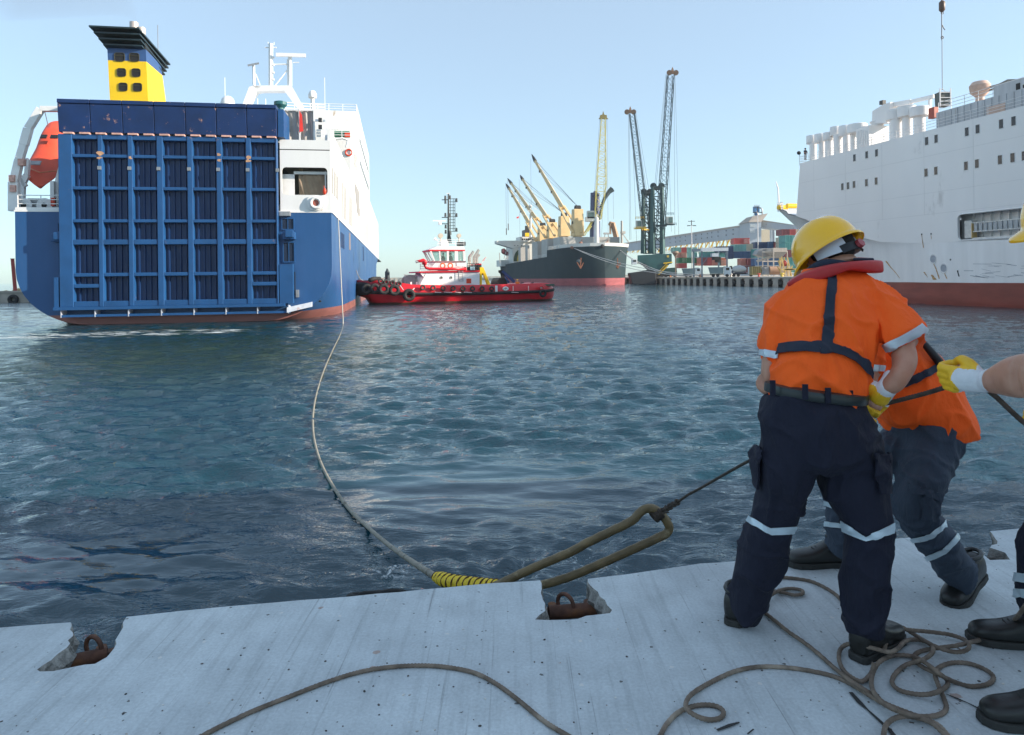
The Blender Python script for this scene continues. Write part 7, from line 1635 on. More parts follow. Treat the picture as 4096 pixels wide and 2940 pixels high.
def fuse(parts, voxel, smooth=4, fac=.5):
    """grow one continuous skin over overlapping closed sections"""
    out = MB()
    for p in parts: out.add(p.v, p.f)
    me = bpy.data.meshes.new('tmp'); me.from_pydata(out.v, [], out.f)
    bm = bmesh.new(); bm.from_mesh(me); bmesh.ops.recalc_face_normals(bm, faces=bm.faces); bm.to_mesh(me); bm.free()
    o = bpy.data.objects.new('tmp', me); COL.objects.link(o)
    r_ = o.modifiers.new('r', 'REMESH'); r_.mode = 'VOXEL'; r_.voxel_size = voxel
    if smooth: s_ = o.modifiers.new('s', 'SMOOTH'); s_.iterations = smooth; s_.factor = fac
    dg = bpy.context.evaluated_depsgraph_get(); dg.update()
    res = bpy.data.meshes.new_from_object(o.evaluated_get(dg)); bpy.data.objects.remove(o)
    return res
def folds(me, amp, scl, seed=0.0, fine=.3):
    n = len(me.vertices); co = np.empty(n * 3); no = np.empty(n * 3)
    me.vertices.foreach_get('co', co); me.vertex_normals.foreach_get('vector', no) if hasattr(me, 'vertex_normals') else None
    co = co.reshape(-1, 3); no = no.reshape(-1, 3); d = np.empty(n)
    for i in range(n):
        p = co[i]; q = Vector((p[0] * scl[0] + seed, p[1] * scl[1] + 3.1 * seed, p[2] * scl[2]))
        a = noise.noise(q); b = noise.noise(q * 2.3 + Vector((7, 1, 3)))
        c_ = noise.noise(Vector((p[0] * 5 + p[2] * 6 + seed, p[1] * 4, p[2] * 5 - p[0] * 6)))
        d[i] = (max(0, 1 - abs(a) * 5.0) ** 1.5) * 1.3 + (max(0, 1 - abs(c_) * 6.0) ** 1.5) * .9 + b * fine - .45
    me.vertices.foreach_set('co', (co + no * (amp * d)[:, None]).ravel()); me.update()
def finish(name, me, m, parent):
    """world-space mesh becomes a part of its thing"""
    me.transform(FRM[parent.name].inverted()); me.materials.clear()
    for q in (m if isinstance(m, list) else [m]): me.materials.append(q)
    me.name = name
    return link(name, me, parent, True)
def patch(name, src, poly, m, parent, off=.004, front=True, thick=.003, dmax=None):
    """a strap or tape cut to shape out of the cloth below it and laid on top"""
    me = src.copy(); bm = bmesh.new(); bm.from_mesh(me)
    cen = sum((ray(*p) for p in poly), Vector()) / len(poly)
    if front:
        bm.normal_update()
        kill = [f for f in bm.faces if f.normal.dot(f.calc_center_median() - CAM) > .0 or (dmax and f.calc_center_median().y > dmax)]
        bmesh.ops.delete(bm, geom=kill, context='FACES')
    for a, b in zip(poly, poly[1:] + poly[:1]):
        nrm = ray(*a).cross(ray(*b)).normalized()
        if nrm.dot(cen) > 0: nrm = -nrm
        g = bm.verts[:] + bm.edges[:] + bm.faces[:]
        if g: bmesh.ops.bisect_plane(bm, geom=g, plane_co=CAM, plane_no=nrm, clear_outer=True, dist=1e-6)
    seen = set(); best = []
    bm.verts.ensure_lookup_table()
    for v0 in bm.verts:
        if v0 in seen: continue
        st_ = [v0]; seen.add(v0); comp = []
        while st_:
            q = st_.pop(); comp.append(q)
            for e in q.link_edges:
                w = e.other_vert(q)
                if w not in seen: seen.add(w); st_.append(w)
        if len(comp) > len(best): best = comp
    best = set(best); bmesh.ops.delete(bm, geom=[v for v in bm.verts if v not in best], context='VERTS')
    bm.normal_update()
    for v in bm.verts: v.co += v.normal * off
    bmesh.ops.solidify(bm, geom=bm.faces[:], thickness=-thick) if bm.faces else None
    me2 = bpy.data.meshes.new(name); bm.to_mesh(me2); bm.free()
    if len(me2.polygons) == 0: print('EMPTY PATCH', name, poly[0]); return None
    me2.transform(FRM[parent.name].inverted()); me2.materials.append(m)
    o = link(name, me2, parent, False); smooth_angle(me2, 50); return o
def Q3(L): return [(2900 + a / 1.8086, 800 + b / 1.8086, 2900 + c / 1.8086, 800 + d / 1.8086, D, t_) for a, b, c, d, D, t_ in L]
def Q4(L): return [(2800 + a / 1.3565, 1500 + b / 1.3565, 2800 + c / 1.3565, 1500 + d / 1.3565, D, t_) for a, b, c, d, D, t_ in L]
q3 = lambda L: [(2900 + a / 1.8086, 800 + b / 1.8086) for a, b in L]
q4 = lambda L: [(2800 + a / 1.3565, 1500 + b / 1.3565) for a, b in L]
def W3(x, y, D): return P3(2900 + x / 1.8086, 800 + y / 1.8086, D)
def shrink(specs, k): 
    out = []
    for a, b, c, d, D, t_ in specs:
        mx, my = (a + c) / 2, (b + d) / 2; out.append((mx + (a - mx) * k, my + (b - my) * k, mx + (c - mx) * k, my + (d - my) * k, D, t_ * k))
    return out
SKINM = NT('worker_skin'); n1 = SKINM.noise(SKINM.coord(), 14, 4)
SKINM.base(SKINM.ramp(n1, [(.3, (.40, .19, .12)), (.7, (.52, .28, .19))])); SKINM.rough(.5); SKINM.b.inputs['Subsurface Weight'].default_value = .12; SKINM.b.inputs['Subsurface Radius'].default_value = (.02, .008, .004)
SKINM.bump(SKINM.noise(SKINM.coord(), 160, 3), .15, .001); SKINM = SKINM.m
def cloth(name, col, rough=.85, wv=900, var=.06):
    t = NT(name); c = t.ramp(t.noise(t.coord(), 5, 4), [(.3, tuple(x * (1 - var) for x in col)), (.7, tuple(min(1, x * (1 + var)) for x in col))]); t.base(c); t.rough(rough)
    h = t.math('ADD', t.math('MULTIPLY', t.noise(t.coord((1, 1, .45), (.3, 0, .4)), 11, 5), 1.0), t.math('MULTIPLY', t.noise(t.coord(), wv, 1), .02)); t.bump(h, .8, .03); return t.m
ORANGE = cloth('orange_shirt_cloth', (1.0, .115, .002), .8); NAVY = cloth('navy_trouser_cloth', (.0045, .006, .020), .85); SLATE = cloth('washed_navy_cloth', (.035, .050, .078), .82, 700, .2)
TAPEW = mat('reflective_tape', (.52, .62, .68), .35, .2, var=.08, scale=20, bump=.2, bscale=200, bdist=.001)
WEB = mat('navy_webbing', (.007, .014, .032), .7, var=.1, scale=8, bump=.4, bscale=500, bdist=.001)
VEST = mat('red_life_jacket_cover', (.40, .018, .02), .5, var=.12, scale=8, bump=.3, bscale=40, bdist=.004)
SHOE = mat('black_safety_leather', (.014, .014, .013), .38, var=.3, scale=12, bump=.3, bscale=60, bdist=.003)
SOLE = mat('dark_rubber_sole', (.03, .03, .028), .8, var=.2, scale=20)
BELT = mat('black_leather_belt', (.02, .028, .028), .35, bump=.2, bscale=200, bdist=.001)
HELM = mat('yellow_helmet_shell', (.95, .50, .006), .22, var=.03, scale=3, coat=.5)
HWH = mat('white_helmet_cradle', (.62, .66, .72), .4)
HAIR = mat('short_black_hair', (.012, .009, .008), .8, var=.4, scale=60, bump=1.0, bscale=300, bdist=.003)
GLY = mat('yellow_glove_coating', (.80, .47, .02), .55, var=.12, scale=25, bump=.4, bscale=120, bdist=.003); GLW = mat('white_glove_knit', (.66, .68, .70), .9, var=.08, scale=30, bump=.6, bscale=350, bdist=.002)
def head_parts(c, M):
    m = MB(); f = lambda p: c + M @ Vector(p)
    for p, r_ in (((0, -.012, .022), (.076, .096, .092)), ((0, .035, -.045), (.060, .062, .075)), ((0, .068, -.098), (.028, .026, .024)), ((0, .100, -.028), (.013, .020, .022)), ((0, .086, .008), (.046, .018, .013)),
                  ((.078, -.004, -.026), (.011, .020, .031)), ((-.078, -.004, -.026), (.011, .020, .031)), ((.04, .062, -.045), (.028, .026, .028)), ((-.04, .062, -.045), (.028, .026, .028)), ((0, .088, -.068), (.024, .012, .009)), ((0, .086, -.079), (.022, .012, .008))):
        m.ball(f(p), *r_, 16, M)
    return m
def helmet(parent, c, M, hair=True):
    f = lambda p: c + M @ Vector(p)
    v = []; n = 48; rows = []
    lv = 12
    for i in range(lv + 1):
        a = (math.pi / 2) * (1 - i / lv); s_ = math.cos(a) ** .9; z = .022 + .128 * math.sin(a) ** .95
        rows.append((s_, z, 0))
    rows += [(1.015, .012, 0), (1.10, .004, 1), (1.115, -.004, 1), (1.10, -.008, 1), (1.02, .004, .4), (.97, .012, 0)]
    for i in range(lv, -1, -2):
        a = (math.pi / 2) * (1 - i / lv); rows.append((math.cos(a) ** .9 * .965, .020 + .123 * math.sin(a) ** .95, 0))
    for s_, z, br in rows:
        for k in range(n):
            t_ = 2 * math.pi * k / n; x, y = math.cos(t_), math.sin(t_)
            visor = max(0, y) ** 2.5 * .032 * br
            ridge = .004 * math.exp(-(x * s_ / .10) ** 2) * (s_ < 1.0) * (z > .04) + .0035 * (math.exp(-((abs(x * s_) - .42) / .07) ** 2)) * (z > .05)
            v.append(f((x * .118 * s_, y * (.142 * s_ + visor) + .004, z + ridge - (.012 * max(0, y) ** 2) * br)))
    m_ = len(rows); ff = [(i * n + k, i * n + (k + 1) % n, (i + 1) * n + (k + 1) % n, (i + 1) * n + k) for i in range(m_ - 1) for k in range(n)] + [tuple(range((m_ - 1) * n, m_ * n))]
    h = MB().add(v, ff).build('helmet', HELM, parent, world=True, smooth=55)
    def band(a0, a1, rx, ry, z0, z1, mt, nm, th_=.003, tilt=0):
        vv = []; K = 20
        for k in range(K + 1):
            t_ = R(a0 + (a1 - a0) * k / K); 
            for rr, z in ((0, z0), (0, z1), (th_, z1), (th_, z0)): vv.append(f(((rx + rr) * math.cos(t_), (ry + rr) * math.sin(t_), z + tilt * math.sin(t_))))
        F_ = [(4 * k + j, 4 * k + (j + 1) % 4, 4 * k + 4 + (j + 1) % 4, 4 * k + 4 + j) for k in range(K) for j in range(4)] + [(0, 1, 2, 3), (4 * K, 4 * K + 3, 4 * K + 2, 4 * K + 1)]
        return MB().add(vv, F_).build(nm, mt, h, world=False, smooth=40) if False else MB().add([FRM[parent.name].inverted() @ Vector(p) for p in vv], F_).build(nm, mt, h, smooth=40)
    band(176, 244, .088, .112, -.030, .030, HWH, 'cradle_arm', .004, .030); band(296, 364, .088, .112, -.030, .030, HWH, 'cradle_arm', .004, .030)
    band(228, 312, .090, .113, -.060, -.026, mat('black_nape_strap', (.01, .012, .014), .5), 'nape_strap', .004)
    mk = MB(); mk.cyl(f((.012, -.118, -.043)), f((.012, -.132, -.043)), .020, .018, 8); mk.build('ratchet_knob', mat('red_knob', (.35, .05, .06), .5), h, world=True, smooth=40)
    if hair:
        m = MB(); m.ball(f((0, -.020, .016)), .0795, .096, .092, 24, M)
        hm = m.build('hair', HAIR, parent, world=True, smooth=True)
        bm = bmesh.new(); bm.from_mesh(hm.data); inv = FRM[parent.name].inverted()
        pc = inv @ f((0, .03, -.02)); pn = (inv.to_3x3() @ (M @ Vector((0, -.75, .75)))).normalized()
        bmesh.ops.bisect_plane(bm, geom=bm.verts[:] + bm.edges[:] + bm.faces[:], plane_co=pc, plane_no=pn, clear_inner=True); bm.to_mesh(hm.data); bm.free()
    for s_ in (-1, 1):
        m = MB(); m.ball(f((s_ * .030, .083, -.012)), .011, .010, .011, 12, M); m.build('eye', mat('eye_white', (.7, .68, .65), .2), parent, world=True, smooth=True)
    return h
def hand_frame(o, xd, yd):
    x = Vector(xd).normalized(); y = Vector(yd); y = (y - x * y.dot(x)).normalized(); z = x.cross(y)
    return Matrix.Translation(o) @ Matrix(((x.x, y.x, z.x), (x.y, y.y, z.y), (x.z, y.z, z.z))).to_4x4()
def fist(F_, g=1.0, glove=True, flip=1):
    """palm, four curled fingers of unequal length and a thumb closing on them; +x knuckles, +y thumb side, -z palm"""
    f = lambda p: F_ @ Vector((p[0] * g, p[1] * g, p[2] * g * flip)); m = []
    a = MB(); a.tube([f((-.01, 0, 0)), f((.02, .002, -.002)), f((.05, .002, -.004)), f((.085, 0, -.004))], [.030 * g, .036 * g, .040 * g, .034 * g], 14)
    for p in range(0): pass
    m.append(a)
    for y, L, r_ in ((.031, .95, .0125), (.010, 1.05, .013), (-.012, 1.0, .0125), (-.032, .82, .0115)):
        b = MB(); b.tube([f((.070, y * .95, -.002)), f((.088, y, .002)), f((.088 + .036 * L, y, -.010)), f((.088 + .040 * L, y, -.026)), f((.088 + .024 * L, y * .98, -.052 * L)), f((.088 + .004, y * .96, -.056 * L)), f((.074, y * .94, -.048))], [r_ * g * k for k in (1.15, 1.2, 1.08, 1.02, .98, .92, .7)], 10); m.append(b)
    b = MB(); b.tube([f((.018, .028, -.006)), f((.042, .048, -.018)), f((.068, .052, -.036)), f((.090, .038, -.052)), f((.104, .020, -.060))], [r_ * g for r_ in (.018, .0175, .015, .0135, .009)], 10); m.append(b)
    return m
def glove(parent, F_, elbow, flip=1, cuff=.055):
    parts = fist(F_, 1.02, flip=flip); o_ = F_ @ Vector(); u_ = (Vector(elbow) - o_).normalized()
    c = MB(); c.tube([o_ + u_ * cuff, o_ + u_ * cuff * .5, o_, F_ @ Vector((.03, 0, 0))], [.038, .034, .033, .034], 16); parts.append(c)
    me = fuse(parts, .0045, 3)
    me.materials.clear(); me.materials.append(GLW); me.materials.append(GLY); inv = F_.inverted()
    for p in me.polygons:
        q = inv @ p.center; p.material_index = 1 if (q.x > .072 + .008 * math.sin(q.y * 90) or (q.z * flip < -.016 and q.x > .005) or (q.y > .040 and q.x > .015)) else 0
    me.transform(FRM[parent.name].inverted()); me.name = 'glove'; return link('glove', me, parent, True)
def shoe(parent, heel, toe, lift=0.0, L=.295):
    h, t_ = G(*heel), G(*toe); d = (t_ - h).normalized(); a = math.atan2(d.y, d.x) - math.pi / 2
    M = Matrix.Translation(h + Vector((0, 0, lift * 0))) @ Matrix.Rotation(a, 4, 'Z') @ (Matrix.Translation((0, L * .72, 0)) @ Matrix.Rotation(-lift, 4, 'X') @ Matrix.Translation((0, -L * .72, 0)) if lift else Matrix())
    st_ = ((0.0, .034, .100, 0), (.02, .041, .122, 0), (.06, .043, .126, 0), (.10, .043, .114, 0), (.14, .046, .088, 0), (.19, .051, .066, 0), (.235, .051, .062, 0), (.268, .042, .054, 0), (.290, .024, .040, 0))
    n = 16; v = []
    for y, w, hh, z0 in st_:
        for k in range(n):
            u = 2 * math.pi * k / n; v.append(M @ Vector((w * math.copysign(abs(math.cos(u)) ** .7, math.cos(u)), y, .012 + hh / 2 + hh / 2 * math.copysign(abs(math.sin(u)) ** .75, math.sin(u)))))
    m_ = len(st_); f = [(i * n + k, i * n + (k + 1) % n, (i + 1) * n + (k + 1) % n, (i + 1) * n + k) for i in range(m_ - 1) for k in range(n)] + [tuple(range(n)), tuple(range((m_ - 1) * n, m_ * n))]
    s_ = MB().add(v, f).build('shoe', SHOE, parent, world=True, smooth=60)
    sb = s_.modifiers.new('sub', 'SUBSURF'); sb.levels = 1; sb.render_levels = 1
    v = []
    out = [(x * w, y) for x in (1,) for y, w in ((-.006, .022), (.006, .036), (.05, .041), (.10, .040), (.15, .047), (.20, .055), (.245, .053), (.28, .038), (.298, .015))]
    ol = [(x, y) for x, y in out] + [(-x, y) for x, y in out[::-1]]
    mb_ = MB(); mb_.prism([M @ Vector((x, y, .001)) for x, y in ol], (M.to_3x3() @ Vector((0, 0, .026)))); mb_.build('sole', SOLE, s_, world=True, bevel=.004)
    ml = MB()
    for k in range(4): y = .125 + .016 * k; ml.tube([M @ Vector((-.022, y, .104 - .9 * (y - .10) * .35)), M @ Vector((0, y + .004, .108 - .9 * (y - .10) * .35)), M @ Vector((.022, y, .104 - .9 * (y - .10) * .35))], .0032, 6)
    ml.build('lace', SOLE, s_, world=True, smooth=True)
    mc = MB(); mc.tube([M @ Vector((.036 * math.cos(R(k * 24)), .055 + .050 * math.sin(R(k * 24)), .134 + .004 * math.sin(R(k * 24)))) for k in range(15)], .009, 8, True); mc.build('padded_collar', SHOE, s_, world=True, smooth=True)
    return s_
def Mrot(yaw, pitch, roll=0): return (Matrix.Rotation(R(yaw), 3, 'Z') @ Matrix.Rotation(R(-pitch), 3, 'X') @ Matrix.Rotation(R(roll), 3, 'Y'))
# ---------------------------------------------------------------- worker with his back to us
p1 = thing('person', 'worker seen from behind in yellow helmet and orange shirt with navy harness, legs apart, hauling rope', 'person', tuple(G(3200, 2560)))
p1['label'] = 'worker seen from behind, legs apart, orange shirt with navy harness, yellow helmet, hauling rope'
torso = Q3([(352, 1455, 985, 1470, 2.49, .115), (330, 1400, 1002, 1425, 2.49, .122), (318, 1330, 1030, 1345, 2.50, .13), (322, 1240, 1043, 1255, 2.52, .135), (360, 1130, 1074, 1140, 2.55, .135), (372, 1020, 1106, 1020, 2.58, .135), (356, 900, 1118, 900, 2.61, .13), (352, 790, 1128, 780, 2.65, .125), (392, 695, 1112, 682, 2.69, .115), (455, 628, 1062, 606, 2.73, .10), (550, 575, 985, 545, 2.77, .085), (640, 535, 910, 505, 2.79, .07)])
ls = Q3([(380, 640, 520, 800, 2.70, .085), (308, 755, 450, 860, 2.67, .08), (289, 880, 405, 920, 2.64, .07), (273, 990, 388, 1010, 2.62, .065), (262, 1075, 385, 1090, 2.60, .063), (256, 1133, 388, 1163, 2.59, .064)])
rsv = Q3([(960, 850, 1030, 600, 2.68, .10), (1085, 905, 1155, 592, 2.64, .105), (1120, 985, 1290, 722, 2.58, .10), (1142, 1050, 1398, 868, 2.52, .092), (1162, 1084, 1460, 948, 2.48, .084), (1174, 1106, 1470, 964, 2.47, .082)])
la = Q3([(275, 1050, 370, 1070, 2.60, .045), (268, 1140, 360, 1150, 2.59, .044), (264, 1220, 345, 1232, 2.58, .042), (262, 1285, 335, 1300, 2.58, .040), (280, 1330, 335, 1362, 2.60, .038)])
ra = Q3([(1160, 985, 1330, 900, 2.55, .058), (1195, 1095, 1372, 1055, 2.48, .055), (1212, 1170, 1389, 1182, 2.44, .052), (1188, 1228, 1364, 1264, 2.41, .050), (1150, 1290, 1312, 1334, 2.39, .045), (1118, 1336, 1240, 1394, 2.395, .036)])
hips = Q4([(352, 105, 878, 150, 2.49, .118), (338, 180, 908, 200, 2.48, .135), (340, 270, 948, 280, 2.475, .145), (342, 350, 956, 350, 2.475, .145), (335, 430, 965, 430, 2.48, .135), (330, 480, 970, 480, 2.485, .11)])
ll = Q4([(345, 330, 640, 380, 2.49, .13), (297, 480, 628, 500, 2.50, .125), (306, 560, 602, 575, 2.52, .115), (314, 640, 560, 660, 2.54, .105), (284, 730, 528, 730, 2.56, .095), (255, 850, 493, 860, 2.58, .088), (206, 990, 464, 980, 2.61, .085), (172, 1120, 416, 1112, 2.65, .082), (160, 1235, 345, 1275, 2.68, .082), (162, 1262, 325, 1300, 2.69, .082)])
rl = Q4([(620, 370, 960, 340, 2.49, .13), (640, 500, 990, 480, 2.485, .125), (660, 600, 992, 580, 2.48, .115), (700, 700, 1003, 690, 2.47, .105), (757, 780, 1019, 770, 2.46, .095), (786, 880, 1027, 870, 2.455, .090), (776, 1000, 1032, 1000, 2.45, .088), (770, 1130, 1021, 1120, 2.45, .085), (772, 1250, 1004, 1260, 2.455, .082), (776, 1375, 1000, 1372, 2.46, .080)])
M1 = Mrot(28, 34, -4); c1 = P3(3318, 1012, 2.80)
neck = MB(); neck.tube([W3(770, 620, 2.76), W3(770, 520, 2.79), c1 + M1 @ Vector((0, -.03, -.06)), c1], [.085, .068, .062, .05], 16)
rh = hand_frame(W3(1172, 1362, 2.40), W3(1075, 1462, 2.49) - W3(1172, 1362, 2.40), Vector((-.55, .65, .25)))
lw = W3(545, 1440, 2.86); lh = hand_frame(lw, Vector((.8, .5, -.2)), Vector((-.2, .3, .9)))
larm = MB(); larm.tube([W3(300, 1320, 2.60), W3(400, 1390, 2.72), lw], [.045, .042, .03], 12)
def sock(ll_, sh): return None
body = fuse([head_parts(c1, M1), neck, ring_loft(shrink(torso, .88)), ring_loft(la), ring_loft(ra), larm, ring_loft(shrink(hips, .86)), ring_loft(shrink(ll, .70)), ring_loft(shrink(rl, .70)), ring_loft(shrink(ls, .75)), ring_loft(shrink(rsv, .7))] + fist(rh, .8) + fist(lh, .8)
            + [MB().cyl(P3(*((2800 + 885 / 1.3565), (1500 + 1330 / 1.3565)), 2.46), P3(2800 + 885 / 1.3565, 1500 + 1430 / 1.3565, 2.46), .042, .038, 12), MB().cyl(P3(2800 + 235 / 1.3565, 1500 + 1200 / 1.3565, 2.70), P3(2800 + 225 / 1.3565, 1500 + 1290 / 1.3565, 2.71), .034, .032, 12)], .0085, 3)
finish('body', body, SKINM, p1)
shirt = fuse([ring_loft(torso, 28), ring_loft(ls), ring_loft(rsv)], .0085, 5); folds(shirt, .0105, (7, 7, 4.5), 1.3, .35)
sh0 = shirt.copy(); sho = finish('shirt', shirt, ORANGE, p1)
tr = fuse([ring_loft(hips, 28), ring_loft(ll), ring_loft(rl)], .0085, 5); folds(tr, .0105, (7, 7, 5), 4.2, .45)
tr0 = tr.copy(); tro = finish('trousers', tr, NAVY, p1)
ring_loft(Q3([(319, 1326, 1000, 1398, 2.49, .128), (316, 1345, 996, 1420, 2.49, .132), (313, 1370, 990, 1445, 2.49, .132), (313, 1388, 986, 1464, 2.49, .128)]), 40, 3, .006).build('belt', BELT, p1, world=True, smooth=40)
for x, y in ((345, 1352), (580, 1382), (745, 1408), (905, 1425)):
    c = W3(x, y + 6, 2.49 - .133 * math.sqrt(max(0, 1 - ((x - 655) / 345) ** 2)) ** .9 - .012); m = MB(); m.cbox(c, .018, .008, .052); m.build('belt_loop', NAVY, tro, world=True)
patch('harness_strap', sh0, q3([(747, 520), (812, 512), (772, 1112), (686, 1112)]), WEB, sho, .006)
top_ = [(385, 1048), (480, 1034), (600, 1031), (690, 1034), (768, 1040), (870, 1064), (960, 1108), (1015, 1155), (1058, 1215)]; bot_ = [(372, 1122), (480, 1106), (600, 1102), (690, 1104), (768, 1110), (850, 1130), (930, 1170), (990, 1222), (1052, 1290)]
for k in range(8): patch('harness_strap', sh0, q3([top_[k], top_[k + 1], bot_[k + 1], bot_[k]]), WEB, sho, .009)
patch('cuff_tape', sh0, q3([(262, 1078), (392, 1102), (386, 1150), (254, 1122)]), TAPEW, sho, .004, front=False)
patch('cuff_tape', sh0, q3([(1142, 1050), (1420, 900), (1472, 945), (1176, 1100)]), TAPEW, sho, .004, front=False)
patch('knee_tape', tr0, q4([(240, 748), (380, 828), (385, 866), (240, 785)]), TAPEW, tro, .004); patch('knee_tape', tr0, q4([(380, 828), (520, 818), (520, 856), (385, 866)]), TAPEW, tro, .004)
patch('knee_tape', tr0, q4([(770, 790), (900, 876), (905, 902), (770, 845)]), TAPEW, tro, .004); patch('knee_tape', tr0, q4([(900, 876), (1050, 800), (1050, 860), (905, 902)]), TAPEW, tro, .004)
for poly in (([(288, 395), (345, 395), (338, 620), (288, 560)]), ([(925, 420), (1010, 420), (1015, 640), (960, 640)])): patch('cargo_pocket', tr0, q4(poly), NAVY, tro, .012, thick=.008)
lp = MB(); 
ring_loft(Q3([(476, 572, 500, 622, 2.68, .035), (555, 530, 585, 606, 2.65, .035), (650, 496, 690, 580, 2.63, .035), (760, 468, 785, 545, 2.62, .035), (865, 449, 880, 510, 2.62, .032), (960, 440, 965, 516, 2.63, .032), (1040, 436, 1048, 526, 2.65, .032), (1080, 438, 1088, 530, 2.67, .034)]), 20, 4, 0, .42).build('life_jacket_collar', VEST, p1, world=True, smooth=60)
ring_loft(Q3([(600, 480, 620, 520, 2.76, .03), (660, 438, 690, 520, 2.70, .035), (745, 418, 770, 500, 2.68, .035), (830, 432, 850, 500, 2.69, .035), (905, 440, 915, 500, 2.74, .03)]), 16, 3).build('shirt_collar', cloth('navy_collar_cloth', (.012, .02, .04)), p1, world=True, smooth=True)
m = MB(); m.hexa([W3(*p) for p in ((520, 540, 2.82), (600, 500, 2.82), (620, 560, 2.9), (540, 600, 2.9), (560, 620, 2.80), (640, 570, 2.80), (650, 600, 2.9), (570, 650, 2.9))]); m.build('jacket_fold', VEST, p1, world=True, bevel=.01)
m = MB(); m.hexa([W3(*p) for p in ((925, 412, 2.80), (1078, 420, 2.80), (1078, 440, 2.80), (925, 436, 2.80), (925, 412, 2.90), (1078, 420, 2.90), (1078, 440, 2.9), (925, 436, 2.9))]); m.build('jacket_fold', VEST, p1, world=True, bevel=.008)
m = MB(); m.hexa([W3(*p) for p in ((925, 418, 2.64), (1080, 420, 2.64), (1080, 440, 2.64), (925, 440, 2.64), (925, 418, 2.74), (1080, 420, 2.74), (1080, 440, 2.74), (925, 440, 2.74))]); m.build('jacket_trim', WEB, p1, world=True, bevel=.006)
helmet(p1, c1, M1)
glove(p1, rh, W3(1290, 1200, 2.44)); glove(p1, lh, W3(400, 1390, 2.72))
shoe(p1, (2932, 2508), (2985, 2380)); shoe(p1, (3428, 2648), (3590, 2545))
# ---------------------------------------------------------------- crouching worker beyond him
p2 = thing('person', 'crouching worker in orange shirt and grey blue trousers half hidden behind the standing worker', 'person', tuple(G(3560, 2300)))
t2 = [(3392, 1505, 3545, 1290, 3.02, .10), (3430, 1565, 3652, 1350, 3.0, .14), (3478, 1612, 3742, 1430, 2.97, .155), (3518, 1655, 3812, 1530, 2.94, .16), (3556, 1702, 3868, 1636, 2.92, .16), (3640, 1748, 3893, 1690, 2.90, .15), (3700, 1762, 3890, 1702, 2.90, .14)]
s2 = Q3([(1120, 860, 1280, 960, 2.95, .08), (1085, 960, 1200, 1020, 2.90, .062), (1068, 1080, 1158, 1108, 2.87, .052), (1056, 1180, 1142, 1198, 2.86, .05), (1050, 1238, 1132, 1256, 2.86, .05)])
a2 = Q3([(1062, 1150, 1130, 1165, 2.87, .036), (1048, 1250, 1106, 1262, 2.86, .034), (1040, 1330, 1092, 1350, 2.84, .032), (1034, 1400, 1078, 1412, 2.80, .028)])
pl2 = Q4([(1060, 270, 1400, 300, 2.91, .15), (1080, 330, 1415, 350, 2.90, .15), (1070, 420, 1395, 420, 2.89, .145), (1100, 480, 1370, 480, 2.88, .12)])
r2 = Q4([(1085, 340, 1412, 350, 2.90, .145), (1083, 450, 1384, 455, 2.86, .135), (1078, 560, 1326, 572, 2.82, .125), (1062, 650, 1296, 660, 2.79, .115), (1064, 735, 1284, 745, 2.78, .105), (1100, 830, 1328, 792, 2.79, .098), (1150, 893, 1388, 862, 2.80, .092), (1210, 982, 1440, 940, 2.82, .088), (1272, 1062, 1474, 1010, 2.85, .084), (1338, 1128, 1478, 1092, 2.88, .078)])
l2 = Q4([(1250, 330, 1200, 520, 2.93, .13), (1060, 290, 1090, 515, 2.98, .12), (940, 330, 1000, 552, 3.03, .115), (820, 400, 880, 610, 3.08, .11), (720, 500, 810, 640, 3.12, .10), (682, 640, 794, 650, 3.14, .088), (690, 760, 800, 755, 3.15, .082), (700, 860, 797, 860, 3.16, .079), (688, 945, 792, 952, 3.18, .076)])
M2 = Mrot(80, 35); c2 = P3(3372, 1330, 3.06)
nk2 = MB(); nk2.tube([P3(3470, 1420, 3.0), P3(3420, 1370, 3.04), c2], [.08, .065, .055], 14)
w2_ = W3(1052, 1415, 2.78); h2 = hand_frame(w2_, Vector((-.4, .1, -.8)), Vector((-.6, -.3, .4)))
body = fuse([head_parts(c2, M2), nk2, ring_loft(shrink(t2, .86)), ring_loft(a2), ring_loft(shrink(s2, .8)), ring_loft(shrink(pl2, .86)), ring_loft(shrink(r2, .7)), ring_loft(shrink(l2, .7))] + fist(h2, .8), .0095, 3); finish('body', body, SKINM, p2)
sh = fuse([ring_loft(t2, 28), ring_loft(s2)], .009, 5); folds(sh, .011, (6, 6, 5), 8.1, .4); sh0 = sh.copy(); so2 = finish('shirt', sh, ORANGE, p2)
tr = fuse([ring_loft(pl2, 28), ring_loft(r2), ring_loft(l2)], .009, 5); folds(tr, .010, (7, 7, 7), 2.7, .4); tr0 = tr.copy(); to2 = finish('trousers', tr, SLATE, p2)
patch('harness_strap', sh0, q3([(1290, 1310), (1440, 1236), (1452, 1290), (1300, 1362)]), WEB, so2, .008); patch('harness_strap', sh0, q3([(1440, 1236), (1560, 1168), (1575, 1215), (1452, 1290)]), WEB, so2, .008)
m = MB(); m.tube([W3(*p) for p in ((1405, 1005, 2.90), (1450, 1050, 2.86), (1500, 1110, 2.84), (1545, 1165, 2.84), (1565, 1200, 2.86))], [.012, .014, .016, .018, .014], 8); m.build('shoulder_strap', mat('black_strap', (.012, .012, .014), .5), p2, world=True, smooth=True)
patch('cuff_tape', sh0, q3([(1040, 1188), (1150, 1195), (1145, 1236), (1040, 1240)]), TAPEW, so2, .005, dmax=2.92)
